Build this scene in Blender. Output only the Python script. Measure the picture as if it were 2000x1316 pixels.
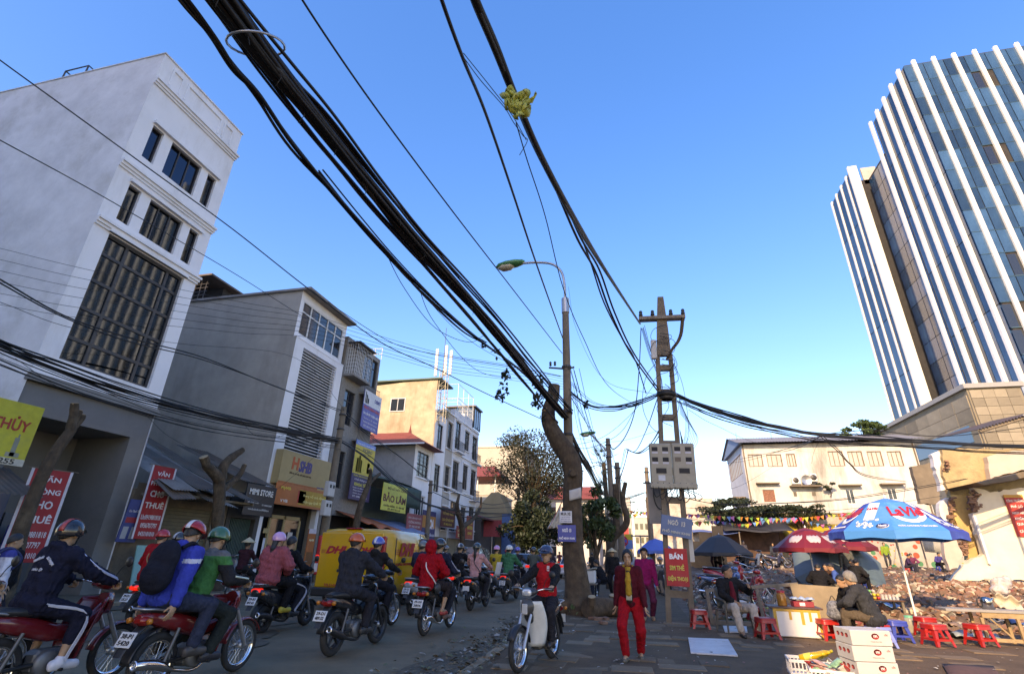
import bpy, bmesh, math, random
import numpy as np
from mathutils import Vector, Matrix, Euler
for _o in list(bpy.data.objects): bpy.data.objects.remove(_o)
SC = bpy.context.scene
COL = SC.collection
RND = random.Random(7)
R = math.radians
# ---------------------------------------------------------------- camera
# street axis = +Y, +X to the right of the street, Z up; axes seen from the camera (x right, y down, z ahead)
_n = lambda v: v/np.linalg.norm(v)
FPX, PCX, PCY = 976., 1000., 658.
CAMP = np.array([0, 0, 1.5])
_up = _n(np.array([50, -2258, 976.]))
_st = np.array([250, 427, 976.]); _st = _n(_st-_up*_st.dot(_up))
_xr = np.cross(_st, _up)
if _xr[0] < 0: _xr = -_xr
W2C = np.stack([_xr, _st, _up], 1)
cd = bpy.data.cameras.new('camera'); cam = bpy.data.objects.new('camera', cd); COL.objects.link(cam)
rot = Matrix([list(W2C.T @ np.array(a)) for a in ((1, 0, 0), (0, -1, 0), (0, 0, -1))]).transposed()
cam.matrix_world = Matrix.Translation(CAMP) @ rot.to_4x4()
cd.sensor_width = 36; cd.lens = 36*FPX/2000; cd.clip_end = 4000; cd.clip_start = .05
SC.camera = cam
# ---------------------------------------------------------------- sky, sun, exposure
SUN_EL, SUN_AZ = 27., 15.          # sun low behind the viewer, a little to the left
wd = bpy.data.worlds.new('World'); SC.world = wd; wd.use_nodes = True
nt = wd.node_tree; bg = nt.nodes['Background']
sky = nt.nodes.new('ShaderNodeTexSky'); sky.sky_type = 'NISHITA'; sky.sun_disc = False
sky.sun_elevation = R(SUN_EL); sky.sun_rotation = R(180+SUN_AZ)
sky.air_density = 1.0; sky.dust_density = .5; sky.ozone_density = 6.0
gm = nt.nodes.new('ShaderNodeGamma'); gm.inputs[1].default_value = .72
hs = nt.nodes.new('ShaderNodeHueSaturation'); hs.inputs['Saturation'].default_value = 1.45; hs.inputs['Hue'].default_value = .521; hs.inputs['Value'].default_value = 2.0
nt.links.new(sky.outputs[0], gm.inputs[0]); nt.links.new(gm.outputs[0], hs.inputs['Color']); nt.links.new(hs.outputs[0], bg.inputs['Color'])
bg.inputs['Strength'].default_value = 0.15
sl = bpy.data.lights.new('sun', 'SUN'); sl.energy = 2.0; sl.angle = R(.5); sl.color = (1, .985, .95)
so = bpy.data.objects.new('sun', sl); COL.objects.link(so)
_sd = Vector((math.sin(R(SUN_AZ))*math.cos(R(SUN_EL)), math.cos(R(SUN_AZ))*math.cos(R(SUN_EL)), -math.sin(R(SUN_EL))))
so.rotation_euler = _sd.to_track_quat('-Z', 'Y').to_euler(); so.location = (-10, -20, 40)
vs = SC.view_settings; vs.view_transform = 'Standard'; vs.look = 'None'; vs.exposure = 1.58; vs.gamma = 1
vs.use_white_balance = True; vs.white_balance_temperature = 15000; vs.white_balance_tint = 20   # camera balanced for the open shade
# ---------------------------------------------------------------- survey helpers: image ray -> point on a world plane
def _ray(x, y): return W2C.T @ np.array([(x-PCX)/FPX, (y-PCY)/FPX, 1.])
def _on(x, y, ax, c):
    r = _ray(x, y); return Vector(CAMP + r*((c-CAMP[ax])/r[ax]))
def WX(x, y, c): return _on(x, y, 0, c)
def WY(x, y, c): return _on(x, y, 1, c)
def WZ(x, y, c=.08): return _on(x, y, 2, c)
# ---------------------------------------------------------------- materials
MATS = {}
def mat(name, col=(.5, .5, .5), rough=.7, var=.12, scale=4., bump=0., bscale=None, metal=0., spec=.5,
        dirt=None, dscale=.6, damt=.5, emit=None, coat=0., alpha=None, streak=False, rnd=0., trans=0., bz=None):
    if name in MATS: return MATS[name]
    m = bpy.data.materials.new(name); m.use_nodes = True; MATS[name] = m
    t = m.node_tree; N = t.nodes; L = t.links; b = N['Principled BSDF']
    b.inputs['Roughness'].default_value = rough; b.inputs['Metallic'].default_value = metal
    b.inputs['Specular IOR Level'].default_value = spec
    if coat: b.inputs['Coat Weight'].default_value = coat; b.inputs['Coat Roughness'].default_value = .08
    if trans: b.inputs['Transmission Weight'].default_value = trans
    if alpha is not None: b.inputs['Alpha'].default_value = alpha
    c4 = (*col, 1)
    tc = N.new('ShaderNodeTexCoord'); mp = N.new('ShaderNodeMapping'); L.new(tc.outputs['Object'], mp.inputs['Vector'])
    src = None
    if var > 0 or bump > 0:
        nz = N.new('ShaderNodeTexNoise'); nz.inputs['Scale'].default_value = scale; nz.inputs['Detail'].default_value = 6
        nz.inputs['Roughness'].default_value = .65; L.new(mp.outputs[0], nz.inputs['Vector'])
        mr = N.new('ShaderNodeMapRange'); mr.inputs[1].default_value = .3; mr.inputs[2].default_value = .7
        mr.inputs[3].default_value = 1-var; mr.inputs[4].default_value = 1+var*.7; L.new(nz.outputs['Fac'], mr.inputs[0])
        mx = N.new('ShaderNodeMix'); mx.data_type = 'RGBA'; mx.blend_type = 'MULTIPLY'; mx.inputs[0].default_value = 1
        mx.inputs[6].default_value = c4; L.new(mr.outputs[0], mx.inputs[7]); src = mx.outputs[2]
    if dirt:
        n2 = N.new('ShaderNodeTexNoise'); n2.inputs['Scale'].default_value = dscale; n2.inputs['Detail'].default_value = 8
        n2.inputs['Roughness'].default_value = .7
        if streak:
            m2 = N.new('ShaderNodeMapping'); m2.inputs['Scale'].default_value = (1, 1, .22); L.new(tc.outputs['Object'], m2.inputs['Vector']); L.new(m2.outputs[0], n2.inputs['Vector'])
        else: L.new(mp.outputs[0], n2.inputs['Vector'])
        r2 = N.new('ShaderNodeMapRange'); r2.inputs[1].default_value = .5; r2.inputs[2].default_value = .72
        r2.inputs[3].default_value = 0; r2.inputs[4].default_value = damt; L.new(n2.outputs['Fac'], r2.inputs[0])
        m3 = N.new('ShaderNodeMix'); m3.data_type = 'RGBA'; L.new(r2.outputs[0], m3.inputs[0])
        if src: L.new(src, m3.inputs[6])
        else: m3.inputs[6].default_value = c4
        m3.inputs[7].default_value = (*dirt, 1); src = m3.outputs[2]
    if rnd:
        oi = N.new('ShaderNodeObjectInfo'); r3 = N.new('ShaderNodeMapRange'); r3.inputs[3].default_value = 1-rnd; r3.inputs[4].default_value = 1+rnd
        L.new(oi.outputs['Random'], r3.inputs[0]); m4 = N.new('ShaderNodeMix'); m4.data_type = 'RGBA'; m4.blend_type = 'MULTIPLY'; m4.inputs[0].default_value = 1
        if src: L.new(src, m4.inputs[6])
        else: m4.inputs[6].default_value = c4
        L.new(r3.outputs[0], m4.inputs[7]); src = m4.outputs[2]
    if src: L.new(src, b.inputs['Base Color'])
    else: b.inputs['Base Color'].default_value = c4
    if bump > 0:
        bp = N.new('ShaderNodeBump'); bp.inputs['Strength'].default_value = bump; bp.inputs['Distance'].default_value = .05
        if bscale:
            n4 = N.new('ShaderNodeTexNoise'); n4.inputs['Scale'].default_value = bscale; n4.inputs['Detail'].default_value = 5
            if bz: m5 = N.new('ShaderNodeMapping'); m5.inputs['Scale'].default_value = (1, 1, bz); L.new(tc.outputs['Object'], m5.inputs['Vector']); L.new(m5.outputs[0], n4.inputs['Vector'])
            else: L.new(mp.outputs[0], n4.inputs['Vector'])
            L.new(n4.outputs['Fac'], bp.inputs['Height'])
        else: L.new(nz.outputs['Fac'], bp.inputs['Height'])
        L.new(bp.outputs[0], b.inputs['Normal'])
    if emit: b.inputs['Emission Color'].default_value = (*col, 1); b.inputs['Emission Strength'].default_value = emit
    return m
def paint(c, rough=.3, **k):       # a glossy paint or plastic of a plain colour
    return mat('paint_%02x%02x%02x_%d' % (*[int(max(0, min(1, x))*255) for x in c], int(rough*100)), c, rough, k.pop('var', .1), k.pop('scale', 9), dirt=tuple(.6*x+.07 for x in c), dscale=4, damt=.5, **k)
def cloth(c):
    return mat('cloth_%03d_%03d_%03d' % tuple(int(x*999) for x in c), c, .9, .22, 14, bump=.45, bscale=22, spec=.15)
def ink(c): return mat('ink_%02x%02x%02x' % tuple(int(x*255) for x in c), c, .6, .16, 5, dirt=tuple(.7*x+.05 for x in c), dscale=1.6, damt=.55)
def srgb(r, g, b): return tuple(((x/255)/12.92 if x/255 <= .04045 else ((x/255+.055)/1.055)**2.4) for x in (r, g, b))
# ---------------------------------------------------------------- mesh builder
class MB:
    def __init__(s): s.v = []; s.f = []; s.m = []; s.sm = []
    def add(s, vs, fs, m=0, smooth=False, M=None):
        o = len(s.v)
        if M is not None: vs = [M @ Vector(p) for p in vs]
        s.v += [tuple(p) for p in vs]
        for f in fs: s.f.append([i+o for i in f]); s.m.append(m); s.sm.append(smooth)
        return s
    def box(s, x0, x1, y0, y1, z0, z1, m=0, M=None):
        if x0 > x1: x0, x1 = x1, x0
        if y0 > y1: y0, y1 = y1, y0
        if z0 > z1: z0, z1 = z1, z0
        return s.add([(x0, y0, z0), (x1, y0, z0), (x1, y1, z0), (x0, y1, z0), (x0, y0, z1), (x1, y0, z1), (x1, y1, z1), (x0, y1, z1)],
                     [(3, 2, 1, 0), (4, 5, 6, 7), (0, 1, 5, 4), (1, 2, 6, 5), (2, 3, 7, 6), (3, 0, 4, 7)], m, M=M)
    def bbox(s, x0, x1, y0, y1, z0, z1, b=.01, m=0, M=None):   # box with chamfered edges
        b = min(b, (x1-x0)*.49, (y1-y0)*.49, (z1-z0)*.49); pts = []; 
        for x, sx in ((x0, 1), (x1, -1)):
            for y, sy in ((y0, 1), (y1, -1)):
                for z, sz in ((z0, 1), (z1, -1)):
                    pts += [(x+sx*b, y+sy*b, z), (x+sx*b, y, z+sz*b), (x, y+sy*b, z+sz*b)]
        bm = bmesh.new()
        for p in pts: bm.verts.new(p)
        bmesh.ops.convex_hull(bm, input=bm.verts); bmesh.ops.dissolve_limit(bm, angle_limit=.02, verts=bm.verts, edges=bm.edges)
        bm.verts.index_update(); vs = [v.co.copy() for v in bm.verts]; fs = [[v.index for v in f.verts] for f in bm.faces]; bm.free()
        return s.add(vs, fs, m, M=M)
    def tube(s, pts, r, n=6, m=0, caps=True, smooth=True, M=None):
        pts = [Vector(p) for p in pts]; k = len(pts); rs = r if isinstance(r, (list, tuple)) else [r]*k
        vs = []; fs = []; t = (pts[1]-pts[0]).normalized(); u = t.orthogonal().normalized()
        for i, p in enumerate(pts):
            t = (pts[min(i+1, k-1)]-pts[max(i-1, 0)])
            t = t.normalized() if t.length > 1e-9 else Vector((0, 0, 1))
            u = (u-t*u.dot(t)); u = u.normalized() if u.length > 1e-6 else t.orthogonal().normalized(); w = t.cross(u)
            for j in range(n):
                a = 2*math.pi*j/n; vs.append(p+(u*math.cos(a)+w*math.sin(a))*rs[i])
        for i in range(k-1):
            for j in range(n): fs.append((i*n+j, i*n+(j+1) % n, (i+1)*n+(j+1) % n, (i+1)*n+j))
        s.add(vs, fs, m, smooth, M)
        if caps: s.add(vs[:n], [tuple(range(n-1, -1, -1))], m, M=M); s.add(vs[-n:], [tuple(range(n))], m, M=M)
        return s
    def lathe(s, prof, c=(0, 0, 0), axis='Z', n=16, m=0, smooth=True, M=None, a0=0, a1=2*math.pi):
        vs = []; full = abs(a1-a0-2*math.pi) < 1e-6; nn = n if full else n+1; k = len(prof)
        for j in range(nn):
            a = a0+(a1-a0)*j/n; ca, sa = math.cos(a), math.sin(a)
            for (r, h) in prof:
                if axis == 'Z': p = (r*ca, r*sa, h)
                elif axis == 'X': p = (h, r*ca, r*sa)
                else: p = (r*sa, h, r*ca)
                vs.append((p[0]+c[0], p[1]+c[1], p[2]+c[2]))
        fs = []
        for j in range(n):
            j2 = (j+1) % nn
            for i in range(k-1): fs.append((j*k+i, j2*k+i, j2*k+i+1, j*k+i+1))
        return s.add(vs, fs, m, smooth, M)
    def loft(s, rings, m=0, smooth=True, caps=True, M=None, closed=True):
        n = len(rings[0]); vs = [p for r in rings for p in r]; fs = []
        for i in range(len(rings)-1):
            for j in range(n if closed else n-1): fs.append((i*n+j, i*n+(j+1) % n, (i+1)*n+(j+1) % n, (i+1)*n+j))
        s.add(vs, fs, m, smooth, M)
        if caps: s.add(rings[0], [tuple(range(n-1, -1, -1))], m, M=M); s.add(rings[-1], [tuple(range(n))], m, M=M)
        return s
    def prism(s, poly, a, b, axis='X', m=0, M=None):   # 2-D outline extruded along an axis from a to b
        n = len(poly)
        def P(u, v, w): return {'X': (w, u, v), 'Y': (u, w, v), 'Z': (u, v, w)}[axis]
        vs = [P(u, v, a) for u, v in poly]+[P(u, v, b) for u, v in poly]
        fs = [tuple(range(n-1, -1, -1)), tuple(range(n, 2*n))]+[(i, (i+1) % n, n+(i+1) % n, n+i) for i in range(n)]
        return s.add(vs, fs, m, M=M)
    def sheet(s, P, nu, nv, th=0., m=0, smooth=True, M=None):   # P(i,j) -> point; optional thickness along the normal
        g = [[Vector(P(i/nu, j/nv)) for j in range(nv+1)] for i in range(nu+1)]
        vs = [p for r in g for p in r]; w = nv+1
        fs = [(i*w+j, (i+1)*w+j, (i+1)*w+j+1, i*w+j+1) for i in range(nu) for j in range(nv)]
        if th:
            ns = []
            for i in range(nu+1):
                for j in range(nv+1):
                    du = g[min(i+1, nu)][j]-g[max(i-1, 0)][j]; dv = g[i][min(j+1, nv)]-g[i][max(j-1, 0)]
                    q = du.cross(dv); ns.append(q.normalized() if q.length > 1e-9 else Vector((0, 0, 1)))
            k = len(vs); vs += [p-q*th for p, q in zip(vs, ns)]
            fs += [tuple(reversed([x+k for x in f])) for f in fs]
            for i in range(nu): fs += [(i*w, i*w+k, (i+1)*w+k, (i+1)*w), (i*w+nv, (i+1)*w+nv, (i+1)*w+nv+k, i*w+nv+k)]
            for j in range(nv): fs += [(j, j+1, j+1+k, j+k), (nu*w+j, nu*w+j+k, nu*w+j+1+k, nu*w+j+1)]
        return s.add(vs, fs, m, smooth, M)
    def mesh(s, name, mats):
        me = bpy.data.meshes.new(name); me.from_pydata(s.v, [], s.f)
        if not isinstance(mats, (list, tuple)): mats = [mats]
        for q in mats: me.materials.append(q)
        me.polygons.foreach_set('material_index', s.m); me.polygons.foreach_set('use_smooth', s.sm); me.update()
        return me
    def build(s, name, mats, parent=None, **tags):
        return inst(name, s.mesh(name, mats), parent, **tags)
def inst(name, me, parent=None, loc=None, rot=None, scale=None, M=None, **tags):
    o = bpy.data.objects.new(name, me); COL.objects.link(o)
    if parent is not None: o.parent = parent
    if M is not None: o.matrix_basis = M
    if loc is not None: o.location = loc
    if rot is not None: o.rotation_euler = rot
    if scale is not None: o.scale = scale if not isinstance(scale, (int, float)) else (scale,)*3
    for k, v in tags.items(): o[k] = v
    return o
def thing(name, label, cat, loc=(0, 0, 0), rz=0, group=None, M=None):
    o = bpy.data.objects.new(name, None); COL.objects.link(o); o.empty_display_size = .2
    if M is not None: o.matrix_basis = M
    else: o.location = loc; o.rotation_euler = (0, 0, rz)
    o['label'] = label; o['category'] = cat
    if group: o['group'] = group
    return o
def tag(o, label, cat, group=None):
    o['label'] = label; o['category'] = cat
    if group: o['group'] = group
    return o
def struct(o): o['kind'] = 'structure'; return o
def dup(root, loc=None, rz=None, label=None, parent=None, remat=None):
    r = root.copy(); COL.objects.link(r); r.parent = parent
    if loc is not None: r.location = loc
    if rz is not None: r.rotation_euler = (0, 0, rz)
    if label: r['label'] = label
    for ch in list(root.children):
        dup(ch, parent=r)
    return r
def ring(c, w, h, n=16, e=2.6, ax='Y', tilt=0.):   # superellipse ring facing along axis
    o = []
    for i in range(n):
        a = 2*math.pi*i/n; ca, sa = math.cos(a), math.sin(a)
        u = math.copysign(abs(ca)**(2/e), ca)*w; v = math.copysign(abs(sa)**(2/e), sa)*h
        if ax == 'Y': o.append((c[0]+u, c[1]-v*math.sin(tilt), c[2]+v*math.cos(tilt)))
        elif ax == 'X': o.append((c[0], c[1]+u, c[2]+v))
        else: o.append((c[0]+u, c[1]+v, c[2]))
    return o
def spline(pts, n=8):   # Catmull-Rom through pts
    P = [Vector(p) for p in pts]; P = [P[0]*2-P[1]]+P+[P[-1]*2-P[-2]]; o = []
    for i in range(1, len(P)-2):
        for k in range(n):
            t = k/n; a, b, c, d = P[i-1:i+3]
            o.append(.5*((2*b)+(c-a)*t+(2*a-5*b+4*c-d)*t*t+(3*b-a-3*c+d)*t**3))
    o.append(P[-2]); return o
# ---------------------------------------------------------------- lettering (built-in font, turned into meshes)
_TX = {}
def text_mesh(s, bold=0., shear=0., ext=.004):
    k = (s, bold, shear, ext)
    if k in _TX: return _TX[k]
    c = bpy.data.curves.new('t', 'FONT'); c.body = s; c.size = 1; c.align_x = 'CENTER'; c.align_y = 'CENTER'
    c.offset = bold; c.shear = shear; c.extrude = ext; c.resolution_u = 2
    o = bpy.data.objects.new('t', c); COL.objects.link(o); dg = bpy.context.evaluated_depsgraph_get()
    me = bpy.data.meshes.new_from_object(o.evaluated_get(dg)); bpy.data.objects.remove(o); bpy.data.curves.remove(c)
    co = np.array([v.co[:] for v in me.vertices]) if len(me.vertices) else np.zeros((1, 3))
    _TX[k] = (me, co.min(0), co.max(0)); return _TX[k]
def lettering(s, parent, M, w=None, h=None, col=(1, 1, 1), bold=0., shear=0., name='lettering', m=None):
    """text centred on M (local x right, y up, z out), scaled to fit w x h"""
    me, lo, hi = text_mesh(s, bold, shear); sz = hi-lo; ctr = (hi+lo)/2
    sx = w/max(sz[0], 1e-3) if w else None; sy = h/max(sz[1], 1e-3) if h else None
    if sx is None: sx = sy
    if sy is None: sy = sx
    m2 = me.copy(); m2.materials.clear(); m2.materials.append(m or ink(col))
    T = M @ Matrix.Diagonal((sx, sy, 1, 1)) @ Matrix.Translation((-ctr[0], -ctr[1], 0))
    return inst(name, m2, parent, M=T)
def frameM(o, right, up):   # local x=right, y=up, z=out
    r = Vector(right).normalized(); u = Vector(up).normalized(); z = r.cross(u).normalized(); u = z.cross(r)
    return Matrix(((r.x, u.x, z.x, o[0]), (r.y, u.y, z.y, o[1]), (r.z, u.z, z.z, o[2]), (0, 0, 0, 1)))
def signboard(label, M, w, h, base, lines, cat='sign', th=.05, frame=None, name='sign', group=None, bands=()):
    """flat board centred on M; lines = (text, u, v, width, height, colour[, bold[, shear]]) in fractions of the board"""
    root = thing(name, label, cat, M=M, group=group)
    MB().bbox(-w/2, w/2, -h/2, h/2, -th, 0, .006).build('panel', base, root)
    if frame:
        f = MB(); t = .03
        f.box(-w/2-t, w/2+t, h/2, h/2+t, -th-.01, .012); f.box(-w/2-t, w/2+t, -h/2-t, -h/2, -th-.01, .012)
        f.box(-w/2-t, -w/2, -h/2, h/2, -th-.01, .012); f.box(w/2, w/2+t, -h/2, h/2, -th-.01, .012); f.build('frame', frame, root)
    for (u0, u1, v0, v1, c) in bands:
        MB().box((u0-.5)*w, (u1-.5)*w, (v0-.5)*h, (v1-.5)*h, .001, .004).build('printed_band', c if not isinstance(c, tuple) else ink(c), root)
    for ln in lines:
        s, u, v, lw, lh, c = ln[:6]
        lettering(s, root, Matrix.Translation(((u-.5)*w, (v-.5)*h, .007)), lw*w if lw else None, lh*h if lh else None, c,
                  ln[6] if len(ln) > 6 else .012, ln[7] if len(ln) > 7 else 0)
    return root
# ================================================================ materials used across the scene
ASPH = mat('asphalt', (.18, .118, .066), .85, .35, .7, bump=.25, bscale=90, dirt=(.28, .19, .11), dscale=.3, damt=.8)
DIRT = mat('dirt', (.105, .075, .05), .95, .4, 1.1, bump=.5, bscale=14, dirt=(.18, .14, .1), dscale=.5, damt=.7)
PAVEJ = mat('pavement_dirt', (.12, .07, .038), .95, .35, 2.2, bump=.4, bscale=30, dirt=(.13, .075, .04), dscale=.8, damt=.6)
SLAB = mat('slab_stone', (.19, .125, .075), .9, .3, 3, bump=.3, bscale=40, dirt=(.09, .055, .03), dscale=1.3, damt=.9, rnd=.3)
KERB = mat('kerb_stone', (.32, .22, .135), .9, .3, 3, bump=.3, bscale=25, dirt=(.07, .055, .04), dscale=1.5, damt=.7, rnd=.15)
LAVW = mat('white_render', (.79, .78, .78), .85, .16, .9, bump=.3, bscale=2.2, dirt=(.5, .47, .42), dscale=.5, damt=.75)
LAVF = mat('white_paint_facade', (.81, .80, .80), .8, .05, .9, dirt=(.52, .48, .43), dscale=.8, damt=.55, streak=True)
GREYP = mat('grey_portal_paint', (.21, .195, .18), .7, .1, 1.5, dirt=(.13, .12, .11), dscale=.6, damt=.5)
GREYW = mat('grey_cement_render', (.36, .325, .28), .9, .2, .7, bump=.2, bscale=5, dirt=(.21, .19, .165), dscale=.4, damt=.8, streak=True)
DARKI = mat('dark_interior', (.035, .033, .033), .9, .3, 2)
GLASS = mat('dark_glass', (.018, .022, .027), .06, 0, spec=.9)
GLASSR = mat('mirror_glass', (.06, .075, .09), .03, .1, .3, metal=1., bump=.02, bscale=.5)
GLASSB = mat('blue_glass', (.05, .12, .2), .06, 0, spec=.9)
FRAME = mat('dark_frame', (.045, .04, .038), .45, .1, 5)
FRAMEW = mat('white_frame', (.72, .72, .7), .5, .06, 5)
CONC = mat('concrete', (.185, .14, .10), .9, .25, 3, bump=.3, bscale=18, dirt=(.14, .12, .1), dscale=1.2, damt=.7)
RUSTY = mat('rusty_tin', (.14, .105, .082), .6, .35, 1.5, dirt=(.17, .07, .035), dscale=.9, damt=.9, metal=.2)
TIN = mat('grey_tin', (.24, .215, .19), .6, .3, 1.5, dirt=(.16, .09, .055), dscale=1.0, damt=.9, metal=.15)
REDROOF = mat('red_roof_tiles', (.26, .06, .045), .7, .25, 3, bump=.3, bscale=20)
CREAMW = mat('stained_cream_wall', (.50, .41, .29), .95, .3, 1.0, bump=.3, bscale=5, dirt=(.27, .19, .11), dscale=.55, damt=.9, streak=True)
WOOD = mat('raw_wood', (.36, .24, .13), .8, .3, 4, bump=.2, bscale=30)
WOODD = mat('weathered_wood', (.21, .17, .13), .9, .35, 5, bump=.3, bscale=30)
METALG = mat('galvanised', (.42, .43, .44), .4, .15, 8, metal=.8)
CHROME = mat('chrome', (.75, .75, .76), .12, 0, metal=1.0)
BLACKP = mat('black_plastic', (.018, .018, .019), .45, .2, 9)
RUBBER = mat('tyre_rubber', (.022, .021, .02), .85, .3, 20, dirt=(.07, .06, .05), dscale=6, damt=.5)
CABLE = mat('cable_rubber', (.012, .011, .011), .55, .3, 6)
BARK = mat('bark', (.085, .054, .033), .95, .4, 5, bump=1., bscale=14, bz=.22, dirt=(.15, .11, .07), dscale=2.5, damt=.6)
LEAF = mat('leaf_green', (.045, .085, .025), .6, .4, 3, rnd=.2)
LEAFD = mat('leaf_dark', (.02, .034, .014), .6, .45, 2.5)
LEAFO = mat('leaf_olive', (.03, .036, .017), .65, .45, 2)
BRICK = mat('red_brick', (.24, .12, .08), .92, .3, 6, bump=.3, bscale=40, dirt=(.34, .27, .2), dscale=2, damt=.5, rnd=.3)
# ================================================================ ground
FX = -16.0     # street front of the left-hand row
KL, KR = -13.5, -2.42
struct(MB().box(-2500, 2500, -600, 3500, -.6, -.06).build('ground', DIRT))
struct(MB().sheet(lambda u, v: (KL+(KR-KL)*u, -60+260*v, .012*math.sin(math.pi*u)-.02), 12, 40).build('road', ASPH))
struct(MB().box(FX-.5, KL-.16, -60, 200, -.05, .12).build('pavement_far_side', mat('far_pavement', (.18, .12, .07), .9, .3, 2, dirt=(.07, .06, .05), damt=.7)))
pav = struct(MB().box(KR+.16, 12, -60, 14.2, -.05, .062).build('pavement', PAVEJ))
pav2 = struct(MB().box(KR+.16, 1.1, 14.2, 200, -.05, .06).build('pavement_beyond', PAVEJ))
# kerb stones, each its own piece
kr = struct(MB().box(KR-.02, KR+.14, -60, 5.5, -.05, .085).build('kerb', KERB))
kme = MB().bbox(-.075, .075, -.48, .48, -.1, .085, .018).mesh('kerb_stone', KERB)
for i in range(26):
    inst('kerb_stone', kme, kr, loc=(KR+.065+RND.uniform(-.012, .012), 6.0+i*.98, RND.uniform(-.03, .006)), rot=(RND.uniform(-.02, .02), RND.uniform(-.05, .05), RND.uniform(-.015, .015)))
MB().box(KR, KR+.13, 31.2, 200, -.05, .085).build('kerb_run', KERB, kr)
kl = struct(MB().box(KL-.16, KL, -60, 3, -.05, .125).build('kerb_far_side', KERB))
kme2 = MB().bbox(-.08, .08, -.48, .48, -.1, .125, .018).mesh('kerb_stone', KERB)
for i in range(34): inst('kerb_stone', kme2, kl, loc=(KL-.08+RND.uniform(-.01, .01), 3.5+i*.98, RND.uniform(-.02, .005)))
MB().box(KL-.16, KL, 36.4, 200, -.05, .125).build('kerb_run', KERB, kl)
def _hash(i, j): return math.sin(i*127.1+j*311.7)*43758.5453 % 1.0
def vnoise(x, y):
    i, j = math.floor(x), math.floor(y); u, v = x-i, y-j; u = u*u*(3-2*u); v = v*v*(3-2*v)
    return (_hash(i, j)*(1-u)+_hash(i+1, j)*u)*(1-v)+(_hash(i, j+1)*(1-u)+_hash(i+1, j+1)*u)*v
# pavement slabs: uneven, some sunk or buried under dirt
slabs = [MB().bbox(-w/2, w/2, -d/2, d/2, -.06, 0, .012).mesh('slab', SLAB) for w, d in ((.57, .38), (.48, .38), (.40, .38), (.66, .38))]
ny = 0; cnt = 0; y = 6.9
while y < 14.0 and cnt < 290:
    x = -2.1+(ny % 2)*.3
    while x < 7.2:
        k = RND.choice((0, 0, 1, 2, 3)); w = (.57, .48, .40, .66)[k]
        bury = .3+.55*vnoise(x*.5+7, y*.6)
        if RND.random() > bury and cnt < 290:
            inst('slab', slabs[k], pav, loc=(x+w/2, y+.2, .066+RND.uniform(-.006, .014)), rot=(RND.uniform(-.02, .02), RND.uniform(-.02, .02), RND.gauss(0, .04))); cnt += 1
        x += w+RND.uniform(.015, .04)
    y += .405; ny += 1
# soil washed into the gutter and worn tracks over the asphalt
GD = mat('gutter_soil', (.125, .088, .055), .95, .45, 5, bump=.6, bscale=30)
struct(MB().sheet(lambda u, v: (KR-.01-(.25+.75*vnoise(v*38, 3)+.3*vnoise(v*110, 9))*u, 4+60*v, .004+.03*(1-u)*vnoise(v*90, u*4)), 5, 240).build('gutter_soil', GD))
struct(MB().sheet(lambda u, v: (KL+.01+(.2+.5*vnoise(v*38, 13))*u, 4+60*v, .004+.02*(1-u)), 3, 120).build('gutter_soil_far_side', GD))
OLDM = mat('worn_road_paint', (.30, .27, .22), .9, .5, 6, dirt=(.13, .11, .09), dscale=2.2, damt=1.)
for i, (y0, x0) in enumerate(((18, -3.6), (24, -3.6))): struct(MB().sheet(lambda u, v: (x0+(u-.5)*(.16+.1*vnoise(v*9, i)), y0+1.3*v, .006), 3, 12).build('worn_road_marking', OLDM))
rg = random.Random(21); PATM = mat('asphalt_patch', (.12, .082, .05), .85, .3, 3, bump=.3, bscale=60)
for i in range(9):
    cx, cy, rx, ry = rg.uniform(-12, -3.6), rg.uniform(7, 26), rg.uniform(.3, 1.1), rg.uniform(.5, 2.2)
    struct(MB().add([(cx+rx*(.8+.35*vnoise(k*.9, i*3))*math.cos(k*.3142), cy+ry*(.8+.35*vnoise(k*.9+5, i*3))*math.sin(k*.3142), .0045+i*.0003) for k in range(20)], [tuple(range(20))]).build('asphalt_patch', PATM))
# litter and leaves lying in the gutter and over the pavement: nobody could count it
def litter(name, label, cols, n, area, smin, smax, zf, seed, curl=.5, thick=0):
    rg = random.Random(seed); mb = MB()
    for i in range(n):
        x, y = area(rg); s = rg.uniform(smin, smax); a = rg.uniform(0, 6.28); z = zf(x, y)+.012; q = rg.uniform(.35, .9)
        tl = rg.uniform(-curl, curl); t2 = rg.uniform(-curl, curl)
        M = Matrix.Translation((x, y, z+abs(tl)*s*.4)) @ Euler((tl, t2, a)).to_matrix().to_4x4()
        if thick and rg.random() < thick: mb.box(-s/2, s/2, -s*q/2, s*q/2, -s*.12, s*.12, rg.randrange(len(cols)), M=M)
        else: mb.add([(-s/2, -s*q*.3, 0), (0, -s*q/2, s*.12), (s/2, -s*q*.2, 0), (s*.4, s*q*.4, s*.05), (-s*.1, s*q/2, s*.1), (-s*.45, s*q*.3, 0)], [(0, 1, 2, 3, 4, 5)], rg.randrange(len(cols)), M=M)
    o = mb.build(name, [ink(c) if isinstance(c, tuple) else c for c in cols]); o['kind'] = 'stuff'; tag(o, label, name.replace('_', ' ')); return o
litter('gutter_leaves', 'dry brown leaves and scraps of litter lying along the kerb gutter', [(.15, .095, .045), (.11, .07, .035), (.2, .14, .07), (.08, .06, .03), (.15, .1, .05), (.12, .11, .045), (.34, .3, .25)], 1900,
       lambda g: (KR-abs(g.gauss(.05, .42)) if g.random() < .75 else KR+abs(g.gauss(0, .25)), g.uniform(6.4, 22) if g.random() < .85 else g.uniform(22, 40)), .03, .12, lambda x, y: .0 if x < KR else .075, 3)
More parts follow.
